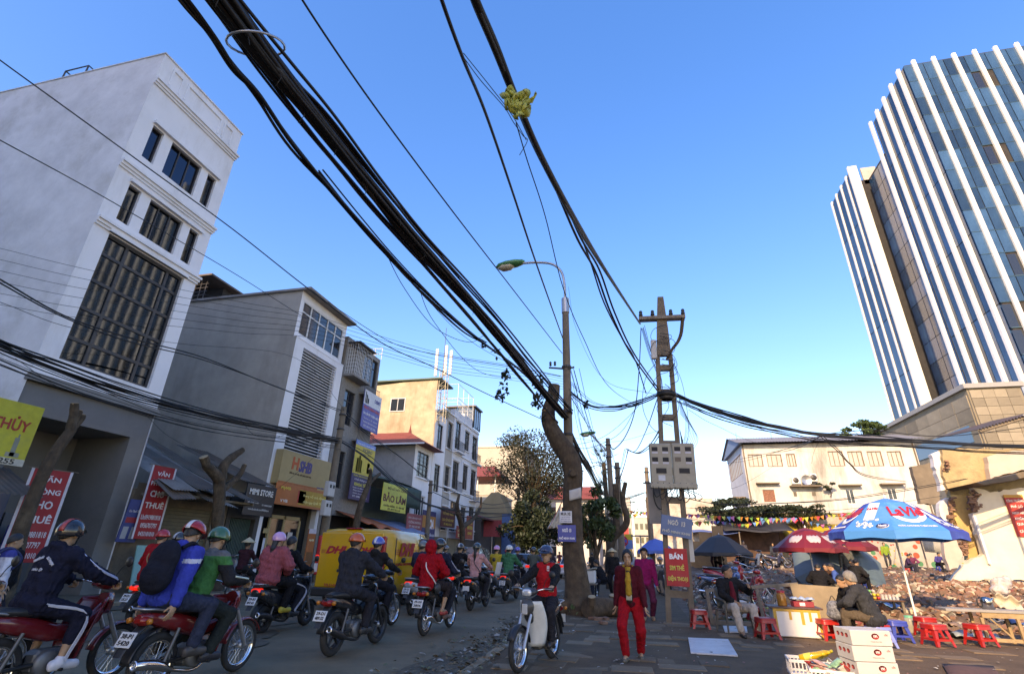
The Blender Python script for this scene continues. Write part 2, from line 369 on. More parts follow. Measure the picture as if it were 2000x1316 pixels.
litter('pavement_litter', 'small scattered scraps of litter on the broken pavement', [(.3, .26, .2), (.2, .15, .1), (.5, .47, .42), (.12, .09, .06), (.35, .12, .08)], 420,
       lambda g: (g.uniform(-2.2, 8.5), g.uniform(7, 14)), .012, .06, lambda x, y: .075, 4, .2)
# ================================================================ vacant lot: rising, lumpy ground of brick rubble
def lotz(x, y):
    t = max(0, min(1, (y-14)/30)); z = .02+1.02*t**.8
    e = max(0, min(1, (x-1.2)/1.5))*max(0, min(1, (y-13.9)/.8))
    z += e*(.26*(vnoise(x*.45+3, y*.45)-.45)+.16*(vnoise(x*1.3, y*1.3+9)-.5)+.07*(vnoise(x*3.3, y*3.3)-.5))
    z += .42*math.exp(-((x-12.6)**2/14+(y-22.9)**2/3))      # heap against the ruined wall
    z += .32*math.exp(-((x-9.0)**2/9+(y-17.5)**2/4))
    return z*max(.12, e) if x < 2.7 else z
RUBB = mat('rubble_soil', (.16, .095, .065), .95, .45, 2.5, bump=.8, bscale=22, dirt=(.27, .20, .14), dscale=1.3, damt=.8)
struct(MB().sheet(lambda u, v: (1.1+40*u**1.3, 13.9+42*v**1.3, lotz(1.1+40*u**1.3, 13.9+42*v**1.3)), 150, 170).build('vacant_lot', RUBB))
lot = bpy.data.objects['vacant_lot']
bme = [MB().bbox(-.11, .11, -.052, .052, -.033, .033, .008).mesh('brick', BRICK), MB().bbox(-.065, .055, -.052, .052, -.033, .033, .012).mesh('brick', BRICK)]
rg = random.Random(11); n = 0
def vis_lot(g, far=False):
    for _ in range(50):
        y = (14.5+30*g.random()**1.5) if far else (14.6+11*g.random()**1.3)
        x = g.uniform(1.4 if y < 30 else 5, 3+y*.62)
        if x > 1.2: return x, y
    return 3, 15
while n < 290:
    x, y = vis_lot(rg)
    if x < 2.6 and y > 16: continue
    inst('brick', bme[0 if rg.random() < .45 else 1], lot, loc=(x, y, lotz(x, y)+.03), rot=(rg.gauss(0, .45), rg.gauss(0, .45), rg.uniform(0, 3.2))); n += 1
rb = MB(); rg = random.Random(12)
for i in range(6500):
    x, y = vis_lot(rg, True); s = .35+1.5*rg.random()**4; z = lotz(x, y)
    M = Matrix.Translation((x, y, z+.02)) @ Euler((rg.gauss(0, .5), rg.gauss(0, .5), rg.uniform(0, 3.2))).to_matrix().to_4x4()
    k = rg.choice((0, 0, 0, 1, 2, 3)); a, b, c = .1*s, .055*s, .035*s
    rb.add([(-a, -b, -c), (a*rg.uniform(.6, 1), -b, -c), (a, b*rg.uniform(.6, 1), -c), (-a, b, -c), (-a*.9, -b*.8, c), (a*.8, -b*.9, c*rg.uniform(.3, 1)), (a*.7, b*.8, c), (-a*.8, b, c*.7)],
           [(3, 2, 1, 0), (4, 5, 6, 7), (0, 1, 5, 4), (1, 2, 6, 5), (2, 3, 7, 6), (3, 0, 4, 7)], k, M=M)
for i in range(520):
    x, y = rg.gauss(12.5, 2.6), 23.6-abs(rg.gauss(0, 1.0)); s = rg.uniform(.4, 1.5); M = Matrix.Translation((x, y, lotz(x, y)+.03)) @ Euler((rg.gauss(0, .6), rg.gauss(0, .6), rg.uniform(0, 3.2))).to_matrix().to_4x4(); rb.box(-.1*s, .1*s, -.06*s, .06*s, -.035*s, .035*s, rg.choice((0, 0, 1, 1, 2)), M=M)
rbo = rb.build('brick_rubble', [BRICK, mat('plaster_chunk', (.45, .37, .28), .95, .3, 4, rnd=.2), mat('clay_lump', (.17, .10, .07), .95, .3, 4), CONC], lot); rbo['kind'] = 'stuff'
litter('lot_litter', 'plastic scraps, paper and rubbish strewn over the brick rubble', [(.55, .52, .47), (.42, .36, .28), (.3, .08, .06), (.12, .2, .32), (.2, .17, .14), (.42, .38, .32), (.2, .18, .16), (.35, .25, .2), (.1, .22, .14)], 800,
       lambda g: vis_lot(g, True), .05, .26, lotz, 6, .7, .12)
litter('weed_patch', 'low green weeds growing behind the timber barrier', [(.05, .08, .025), (.07, .1, .03), (.04, .06, .02)], 900, lambda g: (g.uniform(1.5, 4.6), 14.2+abs(g.gauss(0, .35))), .04, .13, lambda x, y: lotz(x, y)+random.random()*.04, 8, 1.2)
# ================================================================ building helpers
def holewall(mb, ax, c, u0, u1, v0, v1, holes, depth, sgn, m=0):
    """wall on plane ax=c over (u,v) with rectangular openings; reveals run `depth` inward (direction sgn)"""
    us = sorted({u0, u1, *[h[0] for h in holes], *[h[1] for h in holes]}); vs_ = sorted({v0, v1, *[h[2] for h in holes], *[h[3] for h in holes]})
    P = (lambda u, v, d: (c+sgn*d, u, v)) if ax == 'X' else (lambda u, v, d: (u, c+sgn*d, v))
    for i in range(len(us)-1):
        for j in range(len(vs_)-1):
            cu, cv = (us[i]+us[i+1])/2, (vs_[j]+vs_[j+1])/2
            if any(h[0] < cu < h[1] and h[2] < cv < h[3] for h in holes): continue
            mb.add([P(us[i], vs_[j], 0), P(us[i+1], vs_[j], 0), P(us[i+1], vs_[j+1], 0), P(us[i], vs_[j+1], 0)], [(0, 1, 2, 3)], m)
    for (a, b, e, f) in holes:
        for (p, q) in (((a, e), (b, e)), ((b, e), (b, f)), ((b, f), (a, f)), ((a, f), (a, e))):
            mb.add([P(*p, 0), P(*q, 0), P(*q, depth), P(*p, depth)], [(0, 1, 2, 3)], m)
    return mb
def window(parent, ax, c, u0, u1, v0, v1, cols=1, rows=1, sgn=-1, fm=None, gm=None, depth=.14, fw=.06, mull=.045, name='window', cfr=None, rfr=None, bars=0):
    """framed window set `depth` behind plane ax=c; each pane is a sub-part"""
    fm = fm or FRAME; gm = gm or GLASS
    B = (lambda mb, a, b, e, f, d0, d1: mb.box(*sorted((c+sgn*d0, c+sgn*d1)), a, b, e, f)) if ax == 'X' else (lambda mb, a, b, e, f, d0, d1: mb.box(a, b, *sorted((c+sgn*d0, c+sgn*d1)), e, f))
    fr = MB(); d0, d1 = depth-.05, depth+.03
    B(fr, u0, u1, v0, v0+fw, d0, d1); B(fr, u0, u1, v1-fw, v1, d0, d1); B(fr, u0, u0+fw, v0+fw, v1-fw, d0, d1); B(fr, u1-fw, u1, v0+fw, v1-fw, d0, d1)
    cf = cfr or [i/cols for i in range(1, cols)]; rf = rfr or [i/rows for i in range(1, rows)]
    for t in cf: u = u0+(u1-u0)*t; B(fr, u-mull/2, u+mull/2, v0+fw, v1-fw, d0+.008, d1-.008)
    for t in rf: v = v0+(v1-v0)*t; B(fr, u0+fw, u1-fw, v-mull/2, v+mull/2, d0+.012, d1-.012)
    if bars:
        for i in range(1, bars): u = u0+(u1-u0)*i/bars; B(fr, u-.01, u+.01, v0, v1, depth-.12, depth-.10)
        for i in range(1, 6): v = v0+(v1-v0)*i/6; B(fr, u0, u1, v-.01, v+.01, depth-.115, depth-.105)
    w = fr.build(name, fm, parent)
    ue = [u0+fw]+[u0+(u1-u0)*t for t in cf]+[u1-fw]; ve = [v0+fw]+[v0+(v1-v0)*t for t in rf]+[v1-fw]
    for i in range(len(ue)-1):
        for j in range(len(ve)-1):
            g = MB(); B(g, ue[i]+.003, ue[i+1]-.003, ve[j]+.003, ve[j+1]-.003, depth, depth+.012); g.build('pane', gm, w)
    return w
def rectX(p, q, x=FX):   # opening on a street front from two surveyed corners
    a, b = WX(*p, x), WX(*q, x); return (min(a.y, b.y), max(a.y, b.y), min(a.z, b.z), max(a.z, b.z))
def facing(y, z, x=FX): return frameM((x, y, z), (0, 1, 0), (0, 0, 1))   # sign on a left-hand front
def shell(root, x0, x1, y0, y1, z0, z1, front_holes, wallm, frontm, side_holes=(), depth=.2, roofm=None, back=.35, par=0):
    """box building: street front on x1 (openings), near gable on y0 (openings), other walls and roof; interior is closed and dark"""
    f = holewall(MB(), 'X', x1, y0, y1, z0, z1, list(front_holes), depth, -1); f.build('front_wall', frontm, root)
    s = holewall(MB(), 'Y', y0, x0, x1, z0, z1, list(side_holes), depth, 1); s.build('side_wall', wallm, root)
    b = MB(); b.add([(x0, y0, z0), (x0, y1, z0), (x1, y1, z0), (x1, y1, z1), (x0, y1, z1), (x0, y0, z1)], [(0, 1, 4, 5), (1, 2, 3, 4)]); b.build('rear_wall', wallm, root)
    MB().box(x0+.02, x1-.02, y0+.02, y1-.02, z1-.25-par, z1-par-.02).build('roof_slab', roofm or wallm, root)
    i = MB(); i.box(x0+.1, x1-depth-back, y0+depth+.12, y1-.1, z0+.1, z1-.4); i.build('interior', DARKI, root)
# ================================================================ white five-storey building
W = thing('white_building', 'tall white five-storey building with cornices and a big dark glass window over a grey portal', 'building', (0, 0, 0))
wy0, wy1, wz = 9.63, 13.68, 18.45
r1 = [(9.63+.55, 9.63+1.0, 14.02, 15.45), (9.63+1.38, 9.63+2.78, 14.02, 15.45), (9.63+3.12, 9.63+3.55, 14.02, 15.45)]
r2 = [(a, b, 11.35, 12.78) for a, b, _, _ in r1]
big = (10.17, 13.15, 6.42, 10.76)
fr = holewall(MB(), 'X', FX, wy0, wy1, 5.83, wz, r1+r2+[big], .22, -1); fr.build('front_wall', LAVF, W)
holewall(MB(), 'X', FX-.06, wy0, wy1, .1, 5.6, [(9.95, 13.1, .1, 4.75)], 2.2, -1).build('portal_wall', GREYP, W)
MB().box(FX-.06, FX+.14, wy0-.05, wy1+.05, 5.60, 5.74).build('cornice', GREYP, W); MB().box(FX-.05, FX+.08, wy0-.02, wy1+.02, 5.74, 5.83).build('cornice', GREYP, W)
inn = MB(); inn.box(FX-2.35, FX-2.26, 9.9, 13.15, .1, 4.8); inn.build('portal_back_wall', GREYP, W)
MB().box(FX-2.26, FX-2.2, 11.0, 11.75, .12, 3.0).build('glass_door', mat('blue_grey_glass', (.10, .13, .2), .2, 0), W)
MB().box(FX-2.26, FX-2.18, 11.8, 12.95, .12, 2.3).build('panel_door', mat('grey_panel', (.16, .17, .18), .6, .05), W)
MB().box(FX-25, FX, wy0+.003, wy1, 5.6, 5.62).build('slab', GREYP, W)
sw = holewall(MB(), 'Y', wy0, FX-26, FX, .1, wz, [], .2, 1); sw.build('side_wall', LAVW, W)
b = MB(); b.add([(FX-26, wy0, 0), (FX-26, wy1, 0), (FX, wy1, 0), (FX, wy1, wz), (FX-26, wy1, wz), (FX-26, wy0, wz)], [(0, 1, 4, 5), (1, 2, 3, 4)]); b.build('rear_wall', LAVW, W)
MB().box(FX-25.9, FX-.3, wy0+.2, wy1-.2, wz-.7, wz-.6).build('roof_slab', CONC, W)
MB().box(FX-25.8, FX-.45, wy0+.3, wy1-.1, 5.9, wz-.8).build('interior', DARKI, W)
for z in (17.15, 13.32, 10.98+.02):
    e = .05
    MB().box(FX, FX+.17, wy0-.0, wy1+.06, z, z+.09).build('cornice', LAVF, W); MB().box(FX, FX+.11, wy0-.0, wy1+.04, z-.11, z).build('cornice', LAVF, W); MB().box(FX, FX+.06, wy0, wy1+.02, z-.2, z-.11).build('cornice', LAVF, W)
for a, b_ in ((9.63+.5, 9.63+3.65),):
    for z in (15.52, 12.85): MB().box(FX, FX+.12, a, b_, z, z+.12).build('lintel', LAVF, W)
MB().box(FX, FX+.12, 10.1, 13.22, 10.80, 10.9).build('lintel', LAVF, W)
for a, b_ in ((.45, .95), (1.15, 2.95), (3.1, 3.6)):                       # raised frames on the parapet
    y0, y1 = wy0+a, wy0+b_; f = MB(); f.box(FX, FX+.05, y0, y1, 18.12, 18.2); f.box(FX, FX+.05, y0, y0+.07, 17.4, 18.12); f.box(FX, FX+.05, y1-.07, y1, 17.4, 18.12); f.build('parapet_panel_frame', LAVF, W)
MB().box(FX-25.9, FX+.04, wy0-.03, wy0+.17, wz, wz+.05).build('coping', LAVW, W); MB().box(FX-.17, FX+.05, wy0+.17, wy1+.03, wz, wz+.05).build('coping', LAVF, W)
for r in r1+r2: window(W, 'X', FX, *r, gm=GLASSR, cols=1 if r[1]-r[0] < 1 else 3, rows=1, depth=.16, fw=.05)
bw = window(W, 'X', FX, *big, gm=GLASSR, cfr=[.26, .80], rfr=[.17, .40, .62, .84], depth=.16, fw=.08, mull=.1)
# railing-like frame on the roof
rr = MB()
for q in ((FX-5.6, 9.9), (FX-4.4, 9.9), (FX-5.6, 11), (FX-4.4, 11)): rr.tube([(q[0], q[1], wz-.6), (q[0], q[1], wz+.9)], .03, 5)
rr.tube([(FX-5.6, 9.9, wz+.9), (FX-4.4, 9.9, wz+.9), (FX-4.4, 11, wz+.9), (FX-5.6, 11, wz+.9), (FX-5.6, 9.9, wz+.9)], .03, 5); rr.tube([(FX-5.9, 9.9, wz+.2), (FX-4.2, 9.9, wz+.55)], .03, 5)
rr.build('roof_tank_frame', FRAME, W)
# ================================================================ shack with rusty tin roof between the white and the grey building
def corrugated(mb, P, n, amp=.018, th=.004, m=0):   # P(u,v) plane point & normal offset in z
    mb.sheet(lambda u, v: (lambda p: (p[0], p[1], p[2]+amp*math.sin(u*n*2*math.pi)))(P(u, v)), n*4, 3, 0, m)
S1 = thing('tin_roof_shack', 'low shack with a sagging rusty corrugated roof and rolled shutter beside the white building', 'building', (0, 0, 0))
holewall(MB(), 'X', FX+.1, 13.75, 17.9, .1, 3.4, [(15.0, 17.2, .12, 2.75)], .15, -1).build('front_wall', CONC, S1)
MB().box(FX-5, FX+.08, 13.72, 13.78, .1, 3.2).build('side_wall', CONC, S1)
sh = MB()
for i in range(22): sh.box(FX-.04, FX, 15.0, 17.2, .12+i*.12, .12+i*.12+.112)
sh.build('roller_shutter', mat('shutter_olive', (.14, .12, .075), .6, .2, 3, dirt=(.08, .06, .04), damt=.6), S1)
rg = random.Random(5)
for i in range(4):     # roof sheets, each one a piece
    y0 = 13.85+i*.98; dz = rg.uniform(-.06, .06); dx = rg.uniform(-.25, .45); q = rg.uniform(-.1, .1)
    mb = MB(); corrugated(mb, lambda u, v: (FX+1.2+dx-v*(7+dx), y0+u*1.06, 3.15+dz+v*3.2+.10*math.sin(v*6+i)*(1-v)+q*u), 9, .022)
    mb.build('roof_sheet', (TIN, RUSTY, TIN, RUSTY, RUSTY, RUSTY)[i], S1)
mb = MB(); corrugated(mb, lambda u, v: (FX+1.7-v*1.2, 13.7+u*.9, 2.85+v*.75+.1*u), 8, .022); mb.build('roof_sheet', RUSTY, S1)
mb = MB(); corrugated(mb, lambda u, v: (FX+1.6-v*1.4, 15.2+u*1.5, 2.95+v*.55-.12*u), 12, .022); mb.build('roof_sheet', TIN, S1)
for y in (13.95, 15.9, 17.8): MB().box(FX+.1, FX+1.3, y, y+.07, 3.0, 3.09).build('rafter', WOODD, S1)
MB().box(FX+1.1, FX+1.18, 13.8, 17.9, 3.02, 3.10).build('eaves_beam', WOODD, S1)
# dark shop next to it under the same run of roofs
S2 = thing('dark_shop', 'narrow dark shop front with folding green grille below the black store sign', 'building', (0, 0, 0))
holewall(MB(), 'X', FX+.1, 17.95, 19.85, .1, 3.6, [(18.15, 19.6, .12, 2.6)], .3, -1).build('front_wall', mat('dark_shopfront', (.07, .065, .06), .8, .2), S2)
g = MB()
for i in range(16): g.box(FX-.12, FX-.08, 18.17+i*.09, 18.2+i*.09, .12, 2.58)
g.build('folding_grille', mat('green_grille', (.05, .12, .11), .5, .2), S2)
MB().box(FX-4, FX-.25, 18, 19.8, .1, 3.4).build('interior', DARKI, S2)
mb = MB(); corrugated(mb, lambda u, v: (FX+.55-v*4, 17.9+u*1.95, 3.98+v*1.6), 14, .02); mb.build('roof_sheet', RUSTY, S2)
signboard('black shop sign with white lettering under the tin eaves', facing(18.85, 3.3, FX+.75), 1.8, 1.2, mat('black_sign', (.022, .022, .024), .5, .1),
          [('MIMI STORE', .5, .76, .8, .2, (.75, .73, .68), .02), ('Số Minh Khai', .28, .42, .36, .07, (.5, .5, .48)), ('ĐT: 0988.02.86.08', .75, .36, .34, .06, (.5, .5, .48)), ('www.facebook.com/MiMiStore', .5, .2, .7, .07, (.5, .5, .48))])
# ================================================================ grey building with louvres
GB = thing('grey_building', 'grey rendered building with a white louvred screen and a top-floor ribbon window', 'building', (0, 0, 0))
gy0, gy1, gz = 19.92, 24.35, 13.9
tw = (20.15, 24.1, 11.55, 13.45); lv = (20.62, 23.75, 5.75, 10.95)
holewall(MB(), 'X', FX, gy0, gy1, .1, 11.3, [(20.2, 24.1, .12, 3.55), lv], .3, -1).build('front_wall', LAVF, GB)
holewall(MB(), 'X', FX-.18, gy0, gy1, 11.3, gz, [tw], .12, -1).build('top_front_wall', LAVF, GB)
MB().box(FX-.2, FX+.02, gy0, gy1, 11.26, 11.33).build('ledge', LAVF, GB)
MB().add([(FX-24, gy0, .1), (FX, gy0, .1), (FX, gy0, 11.3), (FX-.18, gy0, 11.3), (FX-.18, gy0, gz), (FX-24, gy0, gz)], [(0, 1, 2, 3, 4, 5)]).build('side_wall', GREYW, GB)
MB().add([(FX-24, gy1, .1), (FX, gy1, .1), (FX, gy1, 11.3), (FX-.18, gy1, 11.3), (FX-.18, gy1, gz), (FX-24, gy1, gz)], [(5, 4, 3, 2, 1, 0)]).build('far_side_wall', GREYW, GB)
MB().box(FX-24.2, FX+.35, gy0-.12, gy1+.15, gz, gz+.12).build('roof_sheet', TIN, GB)
MB().box(FX-23.9, FX-.6, gy0+.1, gy1-.1, .2, gz-.05).build('interior', DARKI, GB)
window(GB, 'X', FX-.18, *tw, cols=5, rfr=[.68], fm=FRAMEW, depth=.06, fw=.08, mull=.07)
sm = MB().bbox(-.04, .045, lv[0], lv[1], -.02, .02, .006).mesh('slat', LAVF)
for i in range(34): inst('slat', sm, GB, loc=(FX-.1, 0, lv[2]+.08+i*(lv[3]-lv[2]-.1)/33.5), rot=(0, R(20), 0))
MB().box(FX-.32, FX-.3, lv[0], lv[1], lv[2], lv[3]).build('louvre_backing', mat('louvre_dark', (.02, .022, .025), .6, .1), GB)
MB().box(FX-5.6, FX-3.4, gy0+.5, gy1-.2, gz+.12, gz+.2).build('roof_walkway', TIN, GB)
cg = MB()    # barred cage room behind the parapet
for i in range(18): cg.box(FX-13.2+i*.36, FX-13.17+i*.36, gy0+.45, gy0+.48, gz, gz+1.75)
for i in range(7): cg.box(FX-13.2, FX-6.9, gy0+.44, gy0+.47, gz+.2+i*.24, gz+.23+i*.24)
cg.build('roof_cage', FRAME, GB); MB().box(FX-13.4, FX-6.5, gy0+.1, gy1-.4, gz+1.75, gz+1.85).build('roof_cage_cover', RUSTY, GB); MB().box(FX-13.1, FX-7, gy0+1.6, gy1-.6, gz+.1, gz+1.75).build('roof_room', DARKI, GB)
GOLD = mat('gold_board', (.42, .29, .13), .55, .08, 3)
signboard('gold bank sign with raised red and blue letters over the shop door', facing(22.25, 4.95, FX+.42), 4.25, 1.5, GOLD,
          [('H', .24, .66, None, .38, (.65, .1, .03), .04), ('SHB', .43, .62, .24, .36, (.07, .06, .22), .05, .15), ('Đối tác tin cậy, giải pháp phù hợp', .36, .36, .4, .09, (.12, .06, .03)), ('www.shb.com.vn', .83, .09, .25, .06, (.06, .06, .25))], th=.4, bands=[(.0, .72, .0, .07, (.5, .12, .03))])
signboard('orange and red promotional banner below the gold bank sign', facing(22.2, 3.75, FX+.46), 4.3, .92, mat('orange_banner', (.55, .13, .03), .5, .15, 2),
          [('MyVIB', .16, .78, .16, .18, (.8, .6, .1)), ('Bùng nổ quà tặng', .68, .6, .4, .2, (.85, .7, .25)), ('nhận ngay QUÀ TẶNG', .7, .3, .42, .2, (.85, .75, .3)), ('9', .93, .42, None, .6, (.85, .65, .1), .03), ('V VIB', .16, .2, .12, .14, (.85, .8, .7))], bands=[(.4, .95, .12, .85, (.55, .3, .04)), (.38, .52, .2, .8, (.6, .06, .04))])
dr = MB()
for y in (20.9, 21.9, 23.1): dr.box(FX-.28, FX-.2, y, y+.12, .12, 2.9)
dr.box(FX-.28, FX-.2, 20.9, 23.22, 2.75, 2.9); dr.build('shop_door_frame', GOLD, GB)
MB().box(FX-.25, FX-.235, 21.02, 21.88, .14, 2.74).build('pane', GLASS, GB); MB().box(FX-.25, FX-.235, 22.02, 23.08, .14, 2.74).build('pane', GLASS, GB)
MB().box(FX-.19, FX-.18, 22.35, 22.7, 1.85, 2.2).build('paper_notice', ink((.6, .55, .5)), GB); MB().box(FX-.19, FX-.18, 20.7, 20.85, 1.2, 1.9).build('paper_notice', ink((.6, .6, .65)), GB); MB().box(FX-.19, FX-.18, 20.6, 21.0, 2.1, 2.3).build('brass_plate', GOLD, GB)
signboard('upright orange poster standing beside the shop door', facing(23.6, 1.35, FX+.3), .62, 2.1, mat('orange_poster', (.5, .12, .03), .5, .2, 3), [('MyVIB', .5, .75, .6, .06, (.9, .8, .5))], cat='poster', name='poster', bands=[(.1, .9, .25, .5, (.25, .08, .02)), (0, 1, .9, 1, (.6, .55, .6))])
# ================================================================ narrow stone-faced building
STONE = mat('split_stone_cladding', (.27, .25, .225), .9, .3, 9, bump=.6, bscale=26)
NB = thing('narrow_building', 'narrow stone-faced building with a barred cage window and glazed upper balcony', 'building', (0, 0, 0))
ny0, ny1, nz = 24.4, 28.5, 13.2
hs_ = [(24.95, 26.1, 8.1, 10.1), (26.55, 28.3, 11.05, 12.9), (24.8, 26.0, 4.6, 6.6), (24.6, 28.3, .12, 3.2)]
shell(NB, FX-20, FX, ny0, ny1, .1, nz, hs_, CONC, STONE)
window(NB, 'X', FX, *hs_[0], cols=2, rfr=[.7]); window(NB, 'X', FX, *hs_[1], cols=3, rfr=[.7]); window(NB, 'X', FX, *hs_[2], cols=2, rfr=[.7])
cage = MB()
for i in range(11): y = 24.6+i*.18; cage.tube([(FX+.62, y, 10.9), (FX+.62, y, 12.75)], .012, 4)
for i in range(9): z = 10.9+i*.23; cage.tube([(FX+.0, 24.6, z), (FX+.62, 24.6, z), (FX+.62, 26.4, z), (FX, 26.4, z)], .012, 4)
for i in range(4): cage.tube([(FX+.15*i, 24.6, 10.9), (FX+.15*i, 24.6, 12.75)], .012, 4)
cage.build('window_cage', FRAMEW, NB); MB().box(FX-.02, FX+.8, 24.5, 26.5, 12.8, 12.88).build('cage_roof', FRAME, NB); MB().box(FX-.0, FX+.65, 24.5, 26.5, 10.75, 10.88).build('cage_floor', STONE, NB)
for zb in (10.6, 7.75):
    bal = MB()
    for i in range(13): y = 26.45+i*.16; bal.tube([(FX+.3, y, zb-.25), (FX+.33, y+.04, zb), (FX+.3, y, zb+.3)], .012, 4)
    bal.tube([(FX+.3, 26.4, zb+.32), (FX+.3, 28.45, zb+.32)], .02, 5); bal.tube([(FX+.3, 26.4, zb-.25), (FX+.3, 28.45, zb-.25)], .02, 5); bal.build('iron_balcony', FRAME, NB)
    MB().box(FX, FX+.36, 26.4, 28.48, zb-.38, zb-.27).build('balcony_slab', STONE, NB)
for i in range(7): MB().tube([(FX+.1-i*.5, 28.4, 13.2), (FX+.1-i*.5, 28.4, 14.0)], .02, 5).build('roof_rail_post', FRAMEW, NB)
MB().tube([(FX+.1, 28.4, 14), (FX-3, 28.4, 14)], .02, 5).build('roof_rail', FRAMEW, NB); MB().tube([(FX+.1, 28.4, 13.6), (FX-3, 28.4, 13.6)], .02, 5).build('roof_rail', FRAMEW, NB)
signboard('blue and white plumbing supplier billboard fixed high on the narrow building', facing(27.5, 9.35, FX+.42), 2.15, 2.35, ink((.09, .12, .36)),
          [('DISMY', .78, .82, .34, .1, (.05, .06, .25), .03), ('ĐẠI LÝ CHÍNH HÃNG', .5, .55, .9, .1, (.75, .12, .1), .02), ('ỐNG CẤP VẬT TƯ ĐIỆN - NƯỚC', .5, .4, .9, .1, (.8, .8, .85), .02), ('Ống nhựa cao cấp - phụ kiện', .5, .28, .8, .06, (.6, .6, .7)), ('Thiết bị điện nước các loại', .5, .18, .8, .06, (.6, .6, .7)), ('ĐT: 0913 255 086', .5, .08, .7, .06, (.6, .6, .7))],
          bands=[(0, 1, .62, 1, (.62, .64, .66)), (.06, .1, .66, .95, (.08, .3, .25)), (.12, .18, .66, .88, (.1, .35, .3)), (.2, .27, .66, .8, (.1, .3, .27))])
signboard('tall purple and yellow clinic billboard below the plumbing supplier sign', facing(27.35, 5.75, FX+.46), 2.35, 3.3, ink((.06, .045, .12)),
          [('ỐNG NƯỚC NHẬP KHẨU', .5, .95, .85, .045, (.75, .75, .8)), ('VICERO', .6, .86, .5, .06, (.1, .12, .1), .03), ('SỨ & PHỤ KIỆN', .5, .79, .6, .035, (.1, .12, .1)), ('TRUNG TÂM NHA KHOA VIỆT', .5, .40, .85, .04, (.7, .6, .15)), ('Chất lượng mới', .5, .34, .7, .045, (.75, .72, .75), 0, .3), ('KHOA TÂM', .5, .265, .65, .065, (.75, .65, .1), .03), ('Khám và điều trị răng', .5, .2, .75, .03, (.6, .58, .65)), ('Phục hình răng sứ', .5, .155, .7, .03, (.6, .58, .65)), ('Chỉnh nha thẩm mỹ', .5, .11, .7, .03, (.6, .58, .65)), ('ĐT: 0986 712 355', .5, .06, .7, .03, (.6, .58, .65))],
          bands=[(0, 1, .43, .92, (.62, .45, .06)), (0, 1, .92, 1, (.1, .25, .55)), (.14, .22, .46, .70, (.6, .62, .6)), (.24, .31, .46, .75, (.55, .6, .55)), (.33, .4, .46, .68, (.6, .62, .6)), (.68, .8, .48, .66, (.12, .3, .5))])
# ================================================================ green-canopied timber shop
TS = thing('timber_shop', 'low timber shop under a big dark green canopy roof', 'building', (0, 0, 0))
holewall(MB(), 'X', FX-.2, 28.6, 35.3, .1, 5.2, [(29, 34.8, .12, 2.9)], .4, -1).build('front_wall', mat('dark_green_wall', (.05, .07, .055), .8, .2, 2), TS)
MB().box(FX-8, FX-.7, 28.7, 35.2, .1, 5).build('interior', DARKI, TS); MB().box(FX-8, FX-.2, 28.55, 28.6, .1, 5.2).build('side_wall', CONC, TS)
TARP = mat('green_tarpaulin', (.03, .075, .06), .75, .2, 2)
MB().sheet(lambda u, v: (FX+.75-v*6.5, 28.4+u*7.0, 5.55+v*2.0+.15*math.sin(u*3.1)*(1-v)), 14, 6, .03).build('canopy', TARP, TS)
MB().sheet(lambda u, v: (FX-3.5-v*4, 31+u*4.2, 6.9+v*1.6), 4, 4, .03).build('rear_canopy', TARP, TS)
MB().sheet(lambda u, v: (FX+.9+.02*math.sin(u*9), 30+u*5.2, 5.5-v*1.3), 8, 4, .015).build('side_curtain', TARP, TS)
signboard('yellow furniture shop sign with big dark red letters', facing(30.75, 4.55, FX+1.05), 3.5, 1.6, ink((.62, .58, .1)),
          [('ĐỒ GỖ NỘI THẤT', .55, .84, .75, .14, (.12, .03, .03), .01), ('BẢO LÂM', .5, .5, .92, .36, (.16, .03, .03), .03), ('CHUYÊN: GIƯỜNG - TỦ - BÀN GHẾ', .5, .2, .85, .11, (.1, .04, .03), .01), ('ĐT: 0912 552 618', .5, .07, .5, .07, (.1, .04, .03))])
MB().sheet(lambda u, v: (FX+2.1-v*2.2, 25.8+u*4.1, 2.75+v*.75+.09*math.sin(u*14)*(1-v)-.2*u), 16, 4, .02).build('awning', mat('orange_canvas', (.52, .11, .035), .7, .15, 2), NB)
MB().sheet(lambda u, v: (FX+2.0-v*2.2, 29.9+u*4.6, 2.55+v*.8+.08*math.sin(u*16)*(1-v)), 16, 4, .02).build('awning', mat('blue_canvas', (.13, .2, .32), .7, .2, 2), TS)
signboard('dull red and white wood sign hanging next to the yellow furniture sign', facing(34.3, 3.35, FX+1.0), 2.6, 1.0, ink((.35, .07, .08)), [('BẢO LÂM NỘI THẤT', .5, .75, .85, .2, (.6, .5, .5)), ('CƯỜNG NHUNG', .5, .48, .8, .2, (.6, .5, .5)), ('ĐT: 0462 633 388', .5, .2, .7, .14, (.6, .5, .5))])
# ================================================================ grey house with red tiled roof, stained cream house and the white terrace
RH = thing('red_roofed_house', 'small grey cement house with a red hipped tile roof and lattice grille', 'building', (0, 0, 0))
holes = [(36.0, 38.3, 6.75, 8.6), (36.3, 38.2, 3.6, 5.4)]
shell(RH, FX-9, FX, 35.45, 38.9, .1, 9.0, holes, mat('mould_grey_wall', (.33, .33, .32), .95, .25, 1, bump=.2, bscale=6, dirt=(.12, .12, .11), dscale=.5, damt=.9), LAVF, [(FX-5.6, FX-4.0, 6.6, 8.0)], roofm=CONC)
MB().box(FX-5.6, FX-4, 35.6, 35.66, 6.6, 8.0).build('boarded_window', mat('brown_board', (.11, .08, .06), .9, .2), RH)
window(RH, 'X', FX, *holes[0], cols=3, rows=2, bars=9); window(RH, 'X', FX, *holes[1], cols=4, rows=1, fm=FRAMEW)
MB().box(FX, FX+.12, 35.9, 38.4, 6.6, 6.7).build('sill', LAVF, RH)
